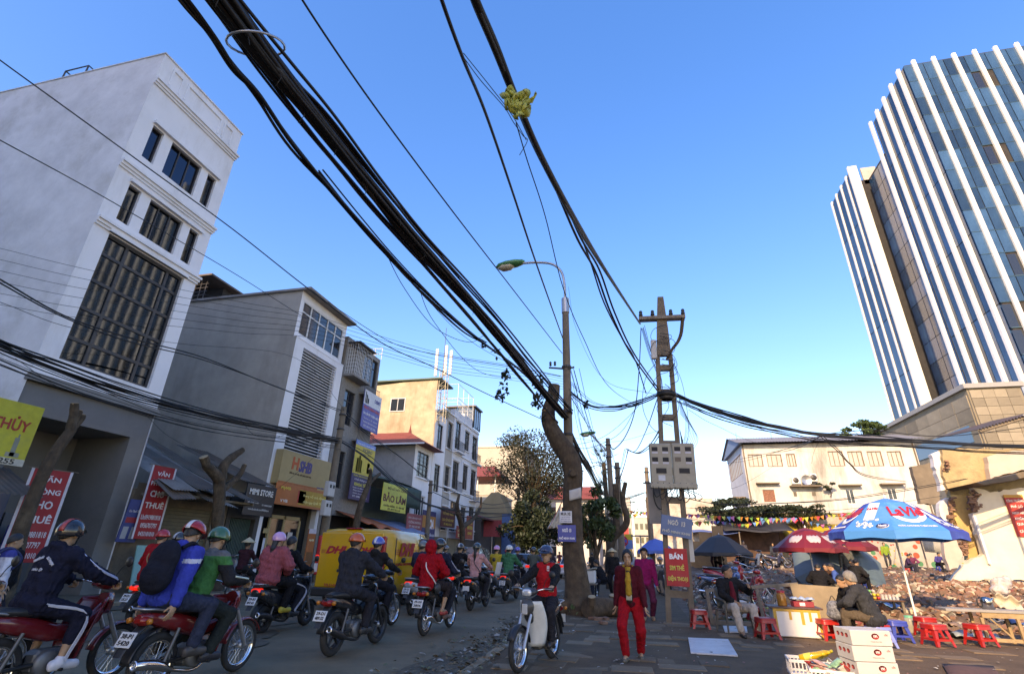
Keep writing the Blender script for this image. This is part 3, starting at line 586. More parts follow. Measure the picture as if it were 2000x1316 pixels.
rz = 9.0; x0, x1, y0, y1 = FX-9.6, FX+.9, 34.9, 39.3
MB().add([(x0, y0, rz), (x1, y0, rz), (x1, y1, rz), (x0, y1, rz), (x0+1.6, 37, rz+1.25), (x1-2.2, 37, rz+1.25)], [(0, 1, 5, 4), (1, 2, 5), (2, 3, 4, 5), (3, 0, 4), (3, 2, 1, 0)]).build('roof', REDROOF, RH)
for x in (x0+1.6, x1-2.2): MB().lathe([(.14, 0), (.08, .3), (.03, .55), (.0, .8)], (x, 37, rz+1.2), n=8).build('roof_finial', REDROOF, RH)
MB().box(x0, x1, y0-.02, y0+.06, rz-.12, rz-.01).build('eaves_board', LAVF, RH)
A = thing('stained_cream_house', 'tall house with a stained cream gable wall, small window and aerial masts on its roof', 'building', (0, 0, 0))
holesA = [(39.6, 40.9, 9.5, 11.6), (39.6, 40.9, 6.0, 8.2)]
shell(A, FX-6.2, FX, 38.95, 41.7, .1, 12.4, holesA, CREAMW, LAVF, [], roofm=CONC)
MB().add([(FX-6.2, 38.9, 9.0), (FX-.05, 38.9, 9.0), (FX-.05, 38.9, 15.4), (FX-6.2, 38.9, 15.0)], [(0, 1, 2, 3)]).build('gable_wall', CREAMW, A)
MB().box(FX-6.2, FX-1.6, 38.93, 41.7, 12.4, 15.0).build('top_floor', CREAMW, A)
MB().box(FX-6.4, FX+.3, 38.7, 41.9, 15.3, 15.42).build('roof_sheet', mat('green_roof', (.06, .13, .1), .6, .15), A)
window(A, 'Y', 38.9, FX-4.3, FX-2.9, 12.55, 13.75, cols=2, rows=1, sgn=1, fm=FRAMEW, depth=-.02)
for r in holesA: window(A, 'X', FX, *r, cols=2, rfr=[.75])
mst = MB(); mx, my = FX+.05, 38.95
for dx, dy in ((0, 0), (.6, 0), (0, .6), (.6, .6)): mst.tube([(mx+dx, my+dy, 11.5), (mx+dx, my+dy, 16.3)], .035, 5)
for i in range(9):
    z = 11.7+i*.5; mst.tube([(mx, my, z), (mx+.6, my, z), (mx+.6, my+.6, z), (mx, my+.6, z), (mx, my, z)], .02, 4, caps=False); mst.tube([(mx, my, z), (mx+.6, my, z+.5)], .018, 4)
mst.build('lattice_mast', mat('cream_steel', (.55, .48, .34), .6, .15), A)
for dx, dy, z0, z1 in ((-.4, 0, 15.6, 18.2), (.9, .1, 15.7, 18.0), (.35, .3, 15.8, 18.6), (.1, .8, 15.9, 17.7)): MB().bbox(mx+dx-.13, mx+dx+.13, my+dy-.08, my+dy+.08, z0, z1, .04).build('aerial_panel', FRAMEW, A)
MB().tube([(mx+.2, my+.2, 15), (mx+.2, my+.2, 20.3)], .025, 5).build('aerial_rod', FRAME, A)
rl = MB()
for i in range(8): rl.tube([(FX+.25, 39.7+i*.28, 12.4), (FX+.25, 39.7+i*.28, 13.3)], .02, 4)
for z in (12.6, 12.95, 13.3): rl.tube([(FX+.25, 39.6, z), (FX+.25, 41.7, z)], .022, 4)
rl.build('roof_railing', mat('yellow_rail', (.45, .33, .1), .6, .1), A)
def terrace(name, label, y0, y1, z1, wallm, wins, bal=(), extra=None):
    T = thing(name, label, 'building', (0, 0, 0), group=None)
    shell(T, FX-12, FX, y0, y1, .1, z1, [w[:4] for w in wins], wallm, wallm, roofm=CONC)
    for w in wins:
        window(T, 'X', FX, *w[:4], cols=w[4], rfr=[.72] if w[3]-w[2] > 1.6 else None)
        MB().box(FX, FX+.08, w[0]-.1, w[1]+.1, w[3]+.08, w[3]+.18).build('lintel', LAVF, T); MB().box(FX, FX+.1, w[0]-.08, w[1]+.08, w[2]-.1, w[2]-.02).build('sill', LAVF, T)
    for z in range(int(z1//3.2)):
        MB().box(FX, FX+.1, y0+.02, y1-.02, .1+3.25*(z+1), .22+3.25*(z+1)).build('floor_band', LAVF, T)
    for (a, b, z) in bal:
        g = MB()
        for i in range(int((b-a)/.14)): g.tube([(FX+.42, a+i*.14, z), (FX+.46, a+i*.14+.05, z+.45), (FX+.42, a+i*.14, z+.9)], .014, 4)
        for zz in (z, z+.9): g.tube([(FX, a, zz), (FX+.42, a, zz), (FX+.42, b, zz), (FX, b, zz)], .02, 4)
        g.build('iron_balcony', FRAME, T); MB().box(FX, FX+.5, a-.05, b+.05, z-.14, z-.02).build('balcony_slab', LAVF, T)
    return T
BEIGE = mat('beige_paint', (.48, .43, .38), .85, .12, 1.5, dirt=(.3, .26, .22), damt=.5)
WH2 = mat('terrace_white', (.70, .71, .73), .85, .08, 1.5, dirt=(.5, .5, .52), damt=.5, streak=True)
terrace('beige_terrace_house', 'slim beige terrace house squeezed between white houses', 41.75, 43.5, 13.2, BEIGE, [(42.1, 43.2, 10.0, 12.3, 3), (42.1, 43.2, 6.3, 8.4, 3), (42.0, 43.3, 3.2, 5.0, 2)])
terrace('white_terrace_house', 'white terrace house with curly iron balconies', 43.55, 46.3, 13.9, WH2, [(44.1, 45.6, 10.3, 12.9, 2), (44.0, 45.7, 6.6, 9.2, 3), (44.0, 45.7, 3.2, 5.6, 3)], [(43.9, 45.9, 10.1), (43.9, 45.9, 6.5)])
T3 = terrace('plain_white_terrace_house', 'white terrace house with plain paired windows and a railed roof terrace', 46.35, 49.0, 14.2, WH2, [(46.9, 48.4, 10.7, 12.6, 2), (46.9, 48.4, 7.0, 9.3, 3), (46.9, 48.4, 3.4, 5.4, 2)])
g = MB()
for i in range(4):
    for x in (FX+.05, FX-3): g.tube([(x, 44+i*1.6, 13.9), (x, 44+i*1.6, 16.5)], .03, 4)
for z in (14.7, 15.1, 16.5):
    g.tube([(FX+.05, 44, z), (FX+.05, 48.8, z), (FX-3, 48.8, z), (FX-3, 44, z), (FX+.05, 44, z)], .025, 4)
for i in range(16): g.tube([(FX+.05, 44+i*.3, 13.9), (FX+.05, 44+i*.3, 15.1)], .012, 4)
g.build('roof_terrace_frame', FRAMEW, T3)
T4 = terrace('glazed_terrace_house', 'end terrace house with a glazed blue lantern room on top', 49.05, 51.4, 13.4, WH2, [(49.4, 51.1, 10.2, 12.6, 2), (49.4, 51.1, 6.6, 9.2, 2), (49.4, 51.1, 3.2, 5.6, 2)], [(49.2, 51.3, 9.9), (49.2, 51.3, 6.3)])
MB().box(FX-3, FX+.3, 48.9, 51.6, 15.6, 15.75).build('lantern_roof', FRAME, T4); window(T4, 'X', FX+.1, 49.2, 51.4, 13.4, 15.6, cols=3, gm=GLASSB, depth=.0); window(T4, 'Y', 49.1, FX-2, FX+.1, 13.4, 15.6, cols=2, sgn=1, gm=GLASSB, depth=.0)
# shop boards along the terrace
for (y, z, w, h, c, L, lab) in ((41.6, 4.1, 3.2, 1.5, (.16, .03, .025), [('GỖ NỘI THẤT', .5, .7, .8, .2, (.75, .5, .1)), ('CAO CẤP HÒA PHÁT', .5, .4, .85, .2, (.75, .5, .1)), ('ĐT: 0462 633 286', .5, .15, .6, .12, (.75, .5, .1))], 'maroon wooden shop board with gold lettering on the terrace'),
                          (45.2, 3.1, 2.6, 1.0, (.45, .06, .05), [('NỘI THẤT', .5, .65, .8, .3, (.8, .7, .3)), ('SƠN HÀ', .5, .28, .7, .3, (.8, .7, .3))], 'small red shop board beside the maroon one'),
                          (47.6, 3.6, 2.0, 2.0, (.48, .07, .03), [('ĐỒ GỖ', .5, .75, .7, .2, (.8, .6, .1)), ('ANH KHOA', .5, .5, .8, .16, (.8, .6, .1)), ('0903', .5, .25, .6, .12, (.8, .6, .1))], 'square orange-red shop board near the end terrace house')):
    signboard(lab, facing(y, z, FX+.75), w, h, ink(c), L)
signboard('dark blue dealer board with an orange band and white letters', facing(37.4, 3.1, FX+.8), 2.6, 2.4, ink((.03, .035, .13)), [('LIOA', .6, .62, .5, .3, (.75, .75, .8), .04, .2), ('ĐẠI LÝ NGUYỄN SƠN', .5, .3, .9, .12, (.7, .7, .75), .02), ('ĐT: 0438 636 266', .5, .12, .7, .06, (.6, .6, .65))], bands=[(0, 1, .5, .85, (.55, .2, .04))])
# gap-filling low shop fronts along the pavement (under the terrace)
for i, (y0, y1) in enumerate(((39.2, 43.3), (43.6, 47.5), (47.9, 51.3))):
    MB().box(FX+.02, FX+.06, y0, y1, .12, 2.6).build('shop_front', mat('shop_front_%d' % i, [(.16, .12, .08), (.26, .2, .13), (.1, .09, .08)][i], .8, .35, 1.2), [A, bpy.data.objects['white_terrace_house'], T4][i])
# ================================================================ left edge: yellow sign, stall roof, tall blocks added out of view behind the viewer to shade the street
signboard('yellow sign with red lettering and a small lamp picture beside the grey portal', facing(8.55, 3.98, -14.9), 2.15, 1.5, ink((.55, .5, .05)),
          [('THANH THỦY', .46, .66, .92, .24, (.5, .04, .03), .02), ('ĐT: 0912 125255', .5, .06, .8, .09, (.05, .05, .04), .02)], bands=[(0, 1, 0, .11, (.55, .54, .45)), (.82, .87, .14, .44, (.25, .28, .22)), (.78, .92, .13, .2, (.3, .32, .25)), (.845, .86, .44, .5, (.2, .25, .2))])
LS = thing('low_stall', 'low stall with rusty tin roof and peeling wall in front of the white building', 'building', (0, 0, 0))
MB().box(-15.9, -15.2, 6.0, 9.5, .1, 2.5).build('wall', mat('peeling_wall', (.27, .25, .21), .95, .4, 1.4, dirt=(.06, .055, .05), dscale=.9, damt=.8), LS)
mb = MB(); corrugated(mb, lambda u, v: (-14.5-v*1.6, 7.0+u*3.1, 2.55+v*.75), 20, .02); mb.build('roof_sheet', RUSTY, LS)
for k, (y0, y1, h, c) in enumerate((( -14, 0, 30, 0), (-30, -14.4, 33, 1))):
    pass
AP = [('cream_shade_block', 'unseen cream apartment block added behind the viewer to shade the street', -66, -37, 40, (.74, .7, .64)), ('grey_shade_block', 'unseen grey apartment block added behind the viewer to shade road and pavement', -36.6, -8.2, 33, (.7, .69, .67))]  # added shadow casters, placed and sized for the shade they throw
for nm, lab, x0, x1, h, c in AP:
    B = thing(nm, lab, 'building', (0, -15, 0)); hol = []
    for i in range(8):
        for j in range(8):
            u = x0+1.4+i*(x1-x0-2.2)/8; hol.append((u, u+1.7, 2+j*3.5, 3.8+j*3.5))
    w = MB(); holewall(w, 'Y', 0, x0, x1, 0, h, hol, .2, -1); w.build('wall', mat('block_wall_'+nm, c, .9, .12, .5), B)
    b = MB(); b.add([(x0, 0, 0), (x1, 0, 0), (x1, -14, 0), (x0, -14, 0), (x0, 0, h), (x1, 0, h), (x1, -14, h), (x0, -14, h)], [(1, 2, 6, 5), (2, 3, 7, 6), (3, 0, 4, 7), (4, 5, 6, 7)]); b.build('rear_wall', MATS['block_wall_'+nm], B)
    pm = MB().box(0, 1.7, -.03, 0, 0, 1.8).mesh('pane', GLASS)
    for hh in hol: inst('pane', pm, B, loc=(hh[0], -.15, hh[2]))
# ================================================================ striped glass tower
TGL = mat('tower_glass', (.02, .07, .14), .12, .4, .25, spec=.7, rnd=.5)
TGT = mat('tower_glass_teal', (.06, .125, .15), .15, .2, .3, spec=.6, rnd=.2)
FIN = mat('fin_white', (.78, .77, .74), .6, .04, .3)
TW = thing('glass_tower', 'tall glass office tower with white vertical fins', 'building', (46.4, 68.3, 0))
TH = 75.
core = MB(); core.box(.35, 36, .35, 12.0, 0, TH-.8); core.build('core', DARKI, TW); MB().box(3.2, 36, 12.0, 24.0, 0, TH-4).build('core', DARKI, TW); MB().box(1.0, 36, 24.2, 36, 0, TH-4).build('core', DARKI, TW)
NF = 21; fh = (TH-1)/NF
pf = MB().box(.06, 2.69, 0, .12, .06, fh-.06).mesh('pane', TGL); pfd = MB().box(.06, 2.0, .03, .12, .06, fh-.3).mesh('pane', GLASS); pfs = MB().box(.06, 2.69, 0, .12, .06, fh*.30).mesh('spandrel', TGT)
cnt = 0
for i in range(13):
    for j in range(NF):
        if cnt >= 285: break
        if 3.5*j < 8: continue
        cnt += 1; inst('pane', pfd if RND.random() < .06 else pf, TW, loc=(.05+i*2.75, .2, j*fh)); 
rest = MB()
for j in range(NF): rest.box(.2, 36, .22, .3, j*fh, j*fh+.1)
rest.build('floor_line', TGT, TW)
ps = MB().box(0, .12, .06, 2.69, .06, fh*3-.06).mesh('pane', TGL)
for i in range(4):
    for j in range(NF//3): inst('pane', ps, TW, loc=(.2, .6+i*2.75, j*fh*3))
    for j in range(NF//3): inst('pane', ps, TW, loc=(.9, 24.6+i*2.75, j*fh*3 - .0)) if j < NF//3-0 else None
ps2 = MB().box(0, .12, .05, 3.9, .05, fh-.05).mesh('pane', TGL)
for i in range(3):
    for j in range(NF-1): inst('pane', ps2, TW, loc=(3.1, 12.1+i*4.0, j*fh))
finF = MB().bbox(-.27, .27, -.16, .25, 0, TH-.3, .06).mesh('fin', FIN); finL = MB().bbox(-.2, .25, -.30, .30, 0, TH-.3, .06).mesh('fin', FIN)
for i in range(13): inst('fin', finF, TW, loc=(1.55+i*2.75, 0, 0))
for i in range(5): inst('fin', finL, TW, loc=(.0, 1.55+i*2.72, 0))
for i in range(1, 5): inst('fin', finL, TW, loc=(.95, 24.5+i*2.82, 0))
MB().box(.2, 1.8, 24.1, 24.6, 0, TH-.3).build('return_wall', FIN, TW)
MB().box(1.0, 1.35, 24.61, 36, 0, TH-.5).build('side_glazing', TGL, TW)
MB().box(2.4, 5, 24.2, 24.5, TH-5, TH-1).build('plant_wall', BEIGE, TW)
MB().box(30, 34, -.1, 6, TH, TH+3).build('roof_sign_frame', FIN, TW)
# stone podium with individual cladding panels on the near corner
PST = mat('podium_stone', (.25, .215, .165), .85, .2, .6, rnd=.25)
PD = thing('stone_podium', 'brown stone-clad podium with slanted blue window strips below the glass tower', 'building', (38.4, 66.5, 0))
MB().box(.1, 5.4, .1, 26, 0, 20.2).build('core', PST, PD); MB().box(-.25, 5.7, -.25, 26.2, 20.2, 20.75).build('parapet', mat('parapet_grey', (.3, .3, .3), .7, .1), PD)
pn = MB().box(.02, 1.18, -.02, .1, .02, .98).mesh('cladding_panel', PST)
for i in range(4):
    for j in range(7, 20): inst('cladding_panel', pn, PD, loc=(.25+i*1.2, -.03-RND.random()*.03, j*1.0))
pn2 = MB().box(-.02, .1, .02, 2.98, .02, 1.48).mesh('cladding_panel', PST)
for i in range(8):
    for j in range(4, 13): inst('cladding_panel', pn2, PD, loc=(0-RND.random()*.03, .3+i*3.0, j*1.5))
for z0, y0, y1 in ((14.3, 1.5, 15), (11.0, .5, 24)): MB().box(-.12, .1, y0, y1, z0, z0+1.9).build('window_strip', GLASSB, PD)
# ================================================================ white house beyond the lot
HY = 54.
HW = mat('old_white_house', (.58, .565, .53), .9, .08, 1, bump=.1, bscale=5, dirt=(.24, .22, .19), dscale=.55, damt=.95, streak=True)
H = thing('white_house', 'old white house with stained walls, a top-floor window strip and grey sheet roof', 'building', (0, 0, 0))
a = WY(1447, 868, HY); b_ = WY(1786, 868, HY); hx0, hx1, hz = a.x, b_.x, 11.9
def rY(tl, br, y=HY):
    p, q = WY(*tl, y), WY(*br, y); return (min(p.x, q.x), max(p.x, q.x), min(p.z, q.z), max(p.z, q.z))
strips = [rY((1460, 887), (1492, 911)), rY((1496, 887), (1530, 911)), rY((1534, 886), (1557, 911))]+[rY((x, 881), (x+36, 910)) for x in (1616, 1654, 1692, 1731)]
low = [rY((1650, 955), (1674, 984)), rY((1731, 953), (1756, 976))]; brk = rY((1489, 956), (1516, 980))
holewall(MB(), 'Y', HY, hx0, hx1, .5, hz, strips+low+[brk], .25, 1).build('front_wall', HW, H)
holewall(MB(), 'X', hx0, HY, HY+9, .5, hz, [(HY+1, HY+8, 9.3, 11.2), (HY+2, HY+3.4, 4.6, 6.6), (HY+5, HY+6.4, 4.6, 6.6)], .25, 1).build('side_wall', mat('blue_white_wall', (.6, .64, .68), .9, .1, 1, dirt=(.4, .4, .4), damt=.5), H)
MB().box(hx0+.35, hx1-.05, HY+.3, HY+9, .5, hz-.05).build('interior', DARKI, H); MB().box(hx1-.03, hx1, HY, HY+9, .5, hz).build('far_wall', HW, H)
CURT = mat('curtained_glass', (.42, .42, .38), .3, .15, 1.5)
for s in strips: window(H, 'Y', HY, *s, cols=3, sgn=1, fm=mat('rust_frame', (.2, .12, .08), .7, .2), gm=CURT, depth=.1, fw=.07)
for s in low:
    window(H, 'Y', HY, *s, cols=2, sgn=1, fm=FRAMEW, depth=.12, fw=.07); MB().box(s[0]-.5, s[1]+.6, HY-.55, HY, s[3]+.25, s[3]+.38).build('hood', CONC, H)
window(H, 'X', hx0, HY+1, HY+8, 9.3, 11.2, cols=8, sgn=1, fm=mat('rust_frame'), gm=CURT, depth=.05)
MB().box(brk[0], brk[1], HY+.08, HY+.14, brk[2], brk[3]).build('bricked_window', mat('brick_infill', (.27, .12, .08), .95, .4, 9, bump=.4, bscale=20), H); MB().box(brk[0]-.5, brk[1]+.5, HY-.5, HY, brk[3]+.5, brk[3]+.62).build('hood', CONC, H)
q = rY((1541, 948), (1600, 951)); MB().box(q[0], q[1], HY-.75, HY, q[2], q[2]+.12).build('ledge', CONC, H)
for p, lab in (((1543, 932, 1562, 946), 'large outdoor air conditioner box standing on the ledge of the white house'), ((1579, 926, 1594, 941), 'smaller outdoor air conditioner box beside the dish on the white house')):
    r = rY(p[:2], p[2:]); ac = thing('air_conditioner', lab, 'air conditioner', ((r[0]+r[1])/2, HY-.02, max(r[2], q[2]+.12)), group='air conditioners on the white house')
    w = (r[1]-r[0])/2; hh = r[3]-r[2]; MB().bbox(-w, w, -.5, -.05, 0, hh, .03).build('casing', FRAMEW, ac); MB().lathe([(0, -.52), (hh*.36, -.52), (hh*.38, -.50)], (-.1*w, 0, hh*.5), 'Y', 16).build('fan_grille', FRAME, ac)
dish = thing('satellite_dish', 'small grey satellite dish between the two air conditioners', 'satellite dish', (rY((1572, 940), (1573, 941))[0], HY-.4, q[2]+.6)); MB().lathe([(0, .12), (.25, .08), (.45, 0)], (0, -.2, 0), 'Y', 16).build('dish', METALG, dish); MB().tube([(0, .1, 0), (0, .1, -.5)], .03).build('mount', METALG, dish)
for p in ((1549, 960, 1557, 969), (1585, 960, 1594, 968)): r = rY(p[:2], p[2:]); MB().box(r[0], r[1], HY-.03, HY-.005, r[2], r[3]).build('vent', mat('dark_vent', (.15, .13, .11), .9, .2), H)
mb = MB(); corrugated(mb, lambda u, v: (hx0-.5+u*(hx1-hx0+1.3), HY-.9+v*5.4, hz+.05+v*1.5), 60, .03); mb.build('roof_sheet', mat('house_roof', (.2, .2, .21), .6, .15, 1), H)
mb = MB(); corrugated(mb, lambda u, v: (hx0-.5+u*(hx1-hx0+1.3), HY+9.9-v*5.4, hz+.05+v*1.5), 60, .03); mb.build('roof_sheet', MATS['house_roof'], H)
MB().prism([(HY-.8, hz), (HY+9.8, hz), (HY+4.5, hz+1.45)], hx0-.32, hx0-.05, 'X').build('gable', mat('blue_gable', (.16, .27, .42), .7, .1), H); MB().box(hx0-1.2, hx0, HY+1.5, HY+7, 6.9, 7.1).build('hood', CONC, H)
MB().tube([(hx1-.2, HY-.1, .5), (hx1-.2, HY-.1, hz)], .06, 6).build('downpipe', CONC, H); MB().tube([(hx0+.1, HY-.1, .5), (hx0+.1, HY-.1, hz)], .06, 6).build('downpipe', CONC, H)
for p in ((1437, 845), (1505, 845)): q = WY(*p, HY+2); MB().tube([(q.x, HY+2, hz+.4), q], .02, 4).build('aerial_rod', FRAME, H)
# ================================================================ mural wall, sheds and awnings at the back of the lot
def mural():
    m = mat('mural', (.42, .38, .32), .95, .25, 1, dirt=(.22, .2, .17), dscale=.4, damt=.8); t = m.node_tree; N = t.nodes; L = t.links; b = N['Principled BSDF']; base = b.inputs['Base Color'].links[0].from_socket
    tc = N.new('ShaderNodeTexCoord')
    for sc, thr, c, ms, lo in ((2.6, .24, (.42, .05, .04, 1), .22, .5), (3.4, .22, (.5, .3, .05, 1), .25, .52), (1.3, .3, (.42, .09, .05, 1), .3, .55), (1.1, .27, (.05, .2, .1, 1), .31, .6)):
        v = N.new('ShaderNodeTexVoronoi'); v.inputs['Scale'].default_value = sc; L.new(tc.outputs['Object'], v.inputs['Vector'])
        lt = N.new('ShaderNodeMath'); lt.operation = 'LESS_THAN'; lt.inputs[1].default_value = thr; L.new(v.outputs['Distance'], lt.inputs[0])
        n = N.new('ShaderNodeTexNoise'); n.inputs['Scale'].default_value = ms; L.new(tc.outputs['Object'], n.inputs['Vector'])
        g = N.new('ShaderNodeMath'); g.operation = 'GREATER_THAN'; g.inputs[1].default_value = lo; L.new(n.outputs['Fac'], g.inputs[0])
        mu = N.new('ShaderNodeMath'); mu.operation = 'MULTIPLY'; L.new(lt.outputs[0], mu.inputs[0]); L.new(g.outputs[0], mu.inputs[1])
        mx = N.new('ShaderNodeMix'); mx.data_type = 'RGBA'; L.new(mu.outputs[0], mx.inputs[0]); L.new(base, mx.inputs[6]); mx.inputs[7].default_value = c; base = mx.outputs[2]
    L.new(base, b.inputs['Base Color']); return m
MW = thing('mural_wall', 'old boundary wall painted with a blossoming tree mural behind the rubble', 'wall', (0, 0, 0))
MB().box(4.5, 27, 50.8, 51.1, .3, 5.0).build('wall', mural(), MW); MB().box(4.4, 27.1, 50.7, 51.2, 5.0, 5.25).build('coping', CONC, MW)
br = MB(); rg = random.Random(2)
for cx in (9.8, 14.5, 17.5):
    for k in range(9):
        a_ = rg.uniform(-1, 1); L_ = rg.uniform(1.2, 2.2); p = [(cx, 50.78, .9)]
        for s in range(1, 4): p.append((cx+math.sin(a_)*L_*s/3+rg.uniform(-.1, .1), 50.78, .9+math.cos(a_)*L_*s/3+.3*s))
        br.tube(p, [.05, .035, .02, .01], 4)
br.build('painted_branches', ink((.12, .1, .08)), MW)
bw_ = thing('brick_pier_wall', 'weathered white brick wall end with exposed brick patches left of the awnings', 'wall', (0, 0, 0))
MB().box(1.2, 6.4, 47.5, 47.9, .3, 6.2).build('wall', mat('patchy_white_wall', (.55, .5, .43), .95, .3, 1.5, dirt=(.3, .16, .1), dscale=.8, damt=.9), bw_)
SHD = thing('tarpaulin_shed', 'dark shed under blue and black tarpaulins at the back of the lot', 'shed', (0, 0, 0))
MB().box(6.6, 11.4, 48.6, 50.6, .5, 3.6).build('back', mat('brown_shed', (.11, .06, .045), .9, .5, 1.5), SHD)
MB().sheet(lambda u, v: (4.2+u*3.8, 46.2+v*4, 3.35+v*.7+.1*math.sin(u*7)), 10, 5, .02).build('tarpaulin', mat('blue_tarp', (.06, .12, .32), .6, .15), SHD)
MB().sheet(lambda u, v: (6.8+u*5.2, 46.0+v*4.4, 3.5+v*1.3+.08*math.sin(u*9)), 10, 5, .02).build('tarpaulin', mat('black_tarp', (.035, .035, .04), .6, .2), SHD)
for x in (4.3, 7.9, 11.8): MB().tube([(x, 46.2, .8), (x, 46.2, 3.45)], .05, 6).build('post', WOODD, SHD)
ya = thing('yellow_awning', 'long yellow canvas awning along the mural wall', 'awning', (0, 0, 0))
MB().sheet(lambda u, v: (11.9+u*5.6, 47.8+v*3, 2.75+v*1.6+.07*math.sin(u*12)*(1-v)), 14, 5, .02).build('canvas', mat('yellow_canvas', (.55, .36, .04), .7, .15, 2), ya)
for x in (12, 17.3): MB().tube([(x, 47.9, .8), (x, 47.9, 2.8)], .04, 6).build('post', METALG, ya)
wb = thing('plywood_screen', 'upright brown plywood boards standing near the tarpaulin shed', 'board', (0, 0, 0))
for x, y, w, h in ((4.2, 40.5, .9, 2.3), (5.1, 40.3, .75, 2.7), (3.4, 39.8, 1.0, 1.6)): MB().box(x, x+w, y, y+.05, lotz(x, y)-.1, lotz(x, y)+h).build('board', mat('plywood', (.3, .18, .09), .8, .2, 2), wb)
cb = thing('canvas_sheet', 'grey beige canvas sheet hung on the brick wall under the ruin', 'canvas', (0, 0, 0))
MB().sheet(lambda u, v: (19.6+u*2.9, 44+.15*math.sin(u*5), 2.2+v*2.2-.1*math.sin(u*3)), 8, 4, .02).build('cloth', cloth((.36, .35, .31)), cb)
MB().tube([(19.5, 44, .8), (19.5, 44, 4.5)], .05).build('post', WOODD, cb); MB().tube([(22.6, 44, .8), (22.6, 44, 4.5)], .05).build('post', WOODD, cb)
# ================================================================ demolished house on the right
PLW = mat('cream_plaster', (.78, .68, .52), .9, .1, 1.2, bump=.2, bscale=4, dirt=(.55, .42, .27), dscale=.5, damt=.5)
PLG = mat('golden_stained_plaster', (.46, .34, .19), .95, .35, 2.2, bump=.5, bscale=12, dirt=(.2, .14, .08), dscale=1.1, damt=.9)
PLY = mat('yellow_plaster', (.55, .38, .17), .95, .2, 1.5, bump=.3, bscale=8, dirt=(.3, .2, .1), dscale=.9, damt=.6)
PLP = mat('pink_grey_plaster', (.52, .43, .37), .9, .12, 2, bump=.2, bscale=6)
def z7(p, y): return WY(1760+p[0]/4.246, 820+p[1]/4.246, y)
def ragged(pts, seed, amp=.035, step=.16):
    rg = random.Random(seed); o = []
    for i, p in enumerate(pts):
        q = pts[(i+1) % len(pts)]; L_ = math.hypot(q[0]-p[0], q[1]-p[1]); k = max(1, int(L_/step)); o.append(p)
        for s in range(1, k): o.append((p[0]+(q[0]-p[0])*s/k+rg.uniform(-amp, amp), p[1]+(q[1]-p[1])*s/k+rg.uniform(-amp, amp)))
    return o
def polywall(name, pts, y, th, m, parent, seed=1, amp=.035):
    P = [z7(p, y) for p in pts]; return MB().prism(ragged([(p.x, p.z) for p in P], seed, amp), y, y+th, 'Y').build(name, m, parent)
RU = thing('ruined_house', 'half-demolished house with blown-open cream plaster walls beside the rubble', 'ruin', (0, 0, 0))
polywall('front_wall', [(595, 560), (690, 575), (740, 600), (1100, 540), (1300, 520), (1300, 1330), (430, 1330), (520, 1200), (690, 1108), (592, 775), (640, 762), (622, 690), (662, 622)], 24.0, .3, PLW, RU, 3)
polywall('upper_wall', [(335, 240), (560, 235), (840, 245), (1100, 215), (1300, 200), (1300, 640), (560, 640), (410, 620), (385, 560), (345, 430), (355, 350)], 25.4, .3, PLG, RU, 4)
polywall('plaster_panel', [(712, 305), (940, 250), (1100, 240), (1100, 400), (965, 425), (742, 488), (725, 400)], 25.1, .28, PLP, RU, 5)
polywall('plaster_return', [(250, 285), (335, 245), (352, 350), (385, 575), (330, 585), (310, 480)], 25.6, .3, LAVW, RU, 6)
polywall('door_jamb', [(410, 622), (560, 605), (600, 790), (688, 1108), (560, 1160), (540, 960), (470, 900), (430, 740)], 24.6, .3, PLY, RU, 7)
polywall('plaster_strip', [(320, 690), (400, 640), (410, 760), (400, 880), (330, 800)], 24.8, .3, LAVW, RU, 8)
polywall('leaning_slab', [(345, 965), (455, 955), (512, 1130), (405, 1245), (370, 1150)], 23.4, .22, PLP, RU, 9)
polywall('brown_back_wall', [(85, 385), (250, 355), (310, 560), (330, 700), (160, 690), (120, 500)], 38., .4, mat('brown_cement', (.2, .16, .12), .95, .3, .8, dirt=(.1, .08, .06), damt=.8), RU, 10)
p0, p1 = z7((560, 600), 24.0), z7((1300, 470), 24.0)
MB().prism(ragged([(z7((520, 540), 24).x, z7((520, 540), 24).z), (z7((720, 500), 24).x, z7((720, 500), 24).z), (z7((1019, 430), 24).x, z7((1019, 430), 24).z), (z7((1300, 370), 24).x, z7((1300, 370), 24).z), (z7((1300, 425), 24).x, z7((1300, 425), 24).z), (z7((1019, 478), 24).x, z7((1019, 478), 24).z), (z7((700, 540), 24).x, z7((700, 540), 24).z), (z7((590, 560), 24).x, z7((590, 560), 24).z)], 4, .03), 23.2, 25.35, 'Y').build('broken_floor_slab', CONC, RU)
rg = random.Random(9)
for (x0, y0, x1, y1, y, n_) in ((440, 920, 540, 1130, 24.3, 60), (560, 580, 650, 760, 24.1, 34), (355, 340, 400, 420, 25.3, 8), (390, 640, 440, 900, 24.6, 22)):
    for k in range(n_):
        p = z7((rg.uniform(x0, x1), y0+(y1-y0)*(k+.5)/n_), y); inst('brick', bme[rg.randrange(2)], RU, loc=(p.x, y+rg.uniform(-.12, .1), round(p.z/.075)*.075), rot=(0, rg.gauss(0, .06), rg.choice((0, 0, 1.57))+rg.gauss(0, .1)))
MB().box(z7((590, 780), 23.9).x, z7((610, 780), 23.9).x, 23.86, 23.98, 1.5, z7((592, 790), 23.9).z).build('pipe_casing', FRAMEW, RU)
mb = MB(); 
for k in range(26):
    p = z7((rg.uniform(930, 1100), rg.uniform(1130, 1260)), 22.6)
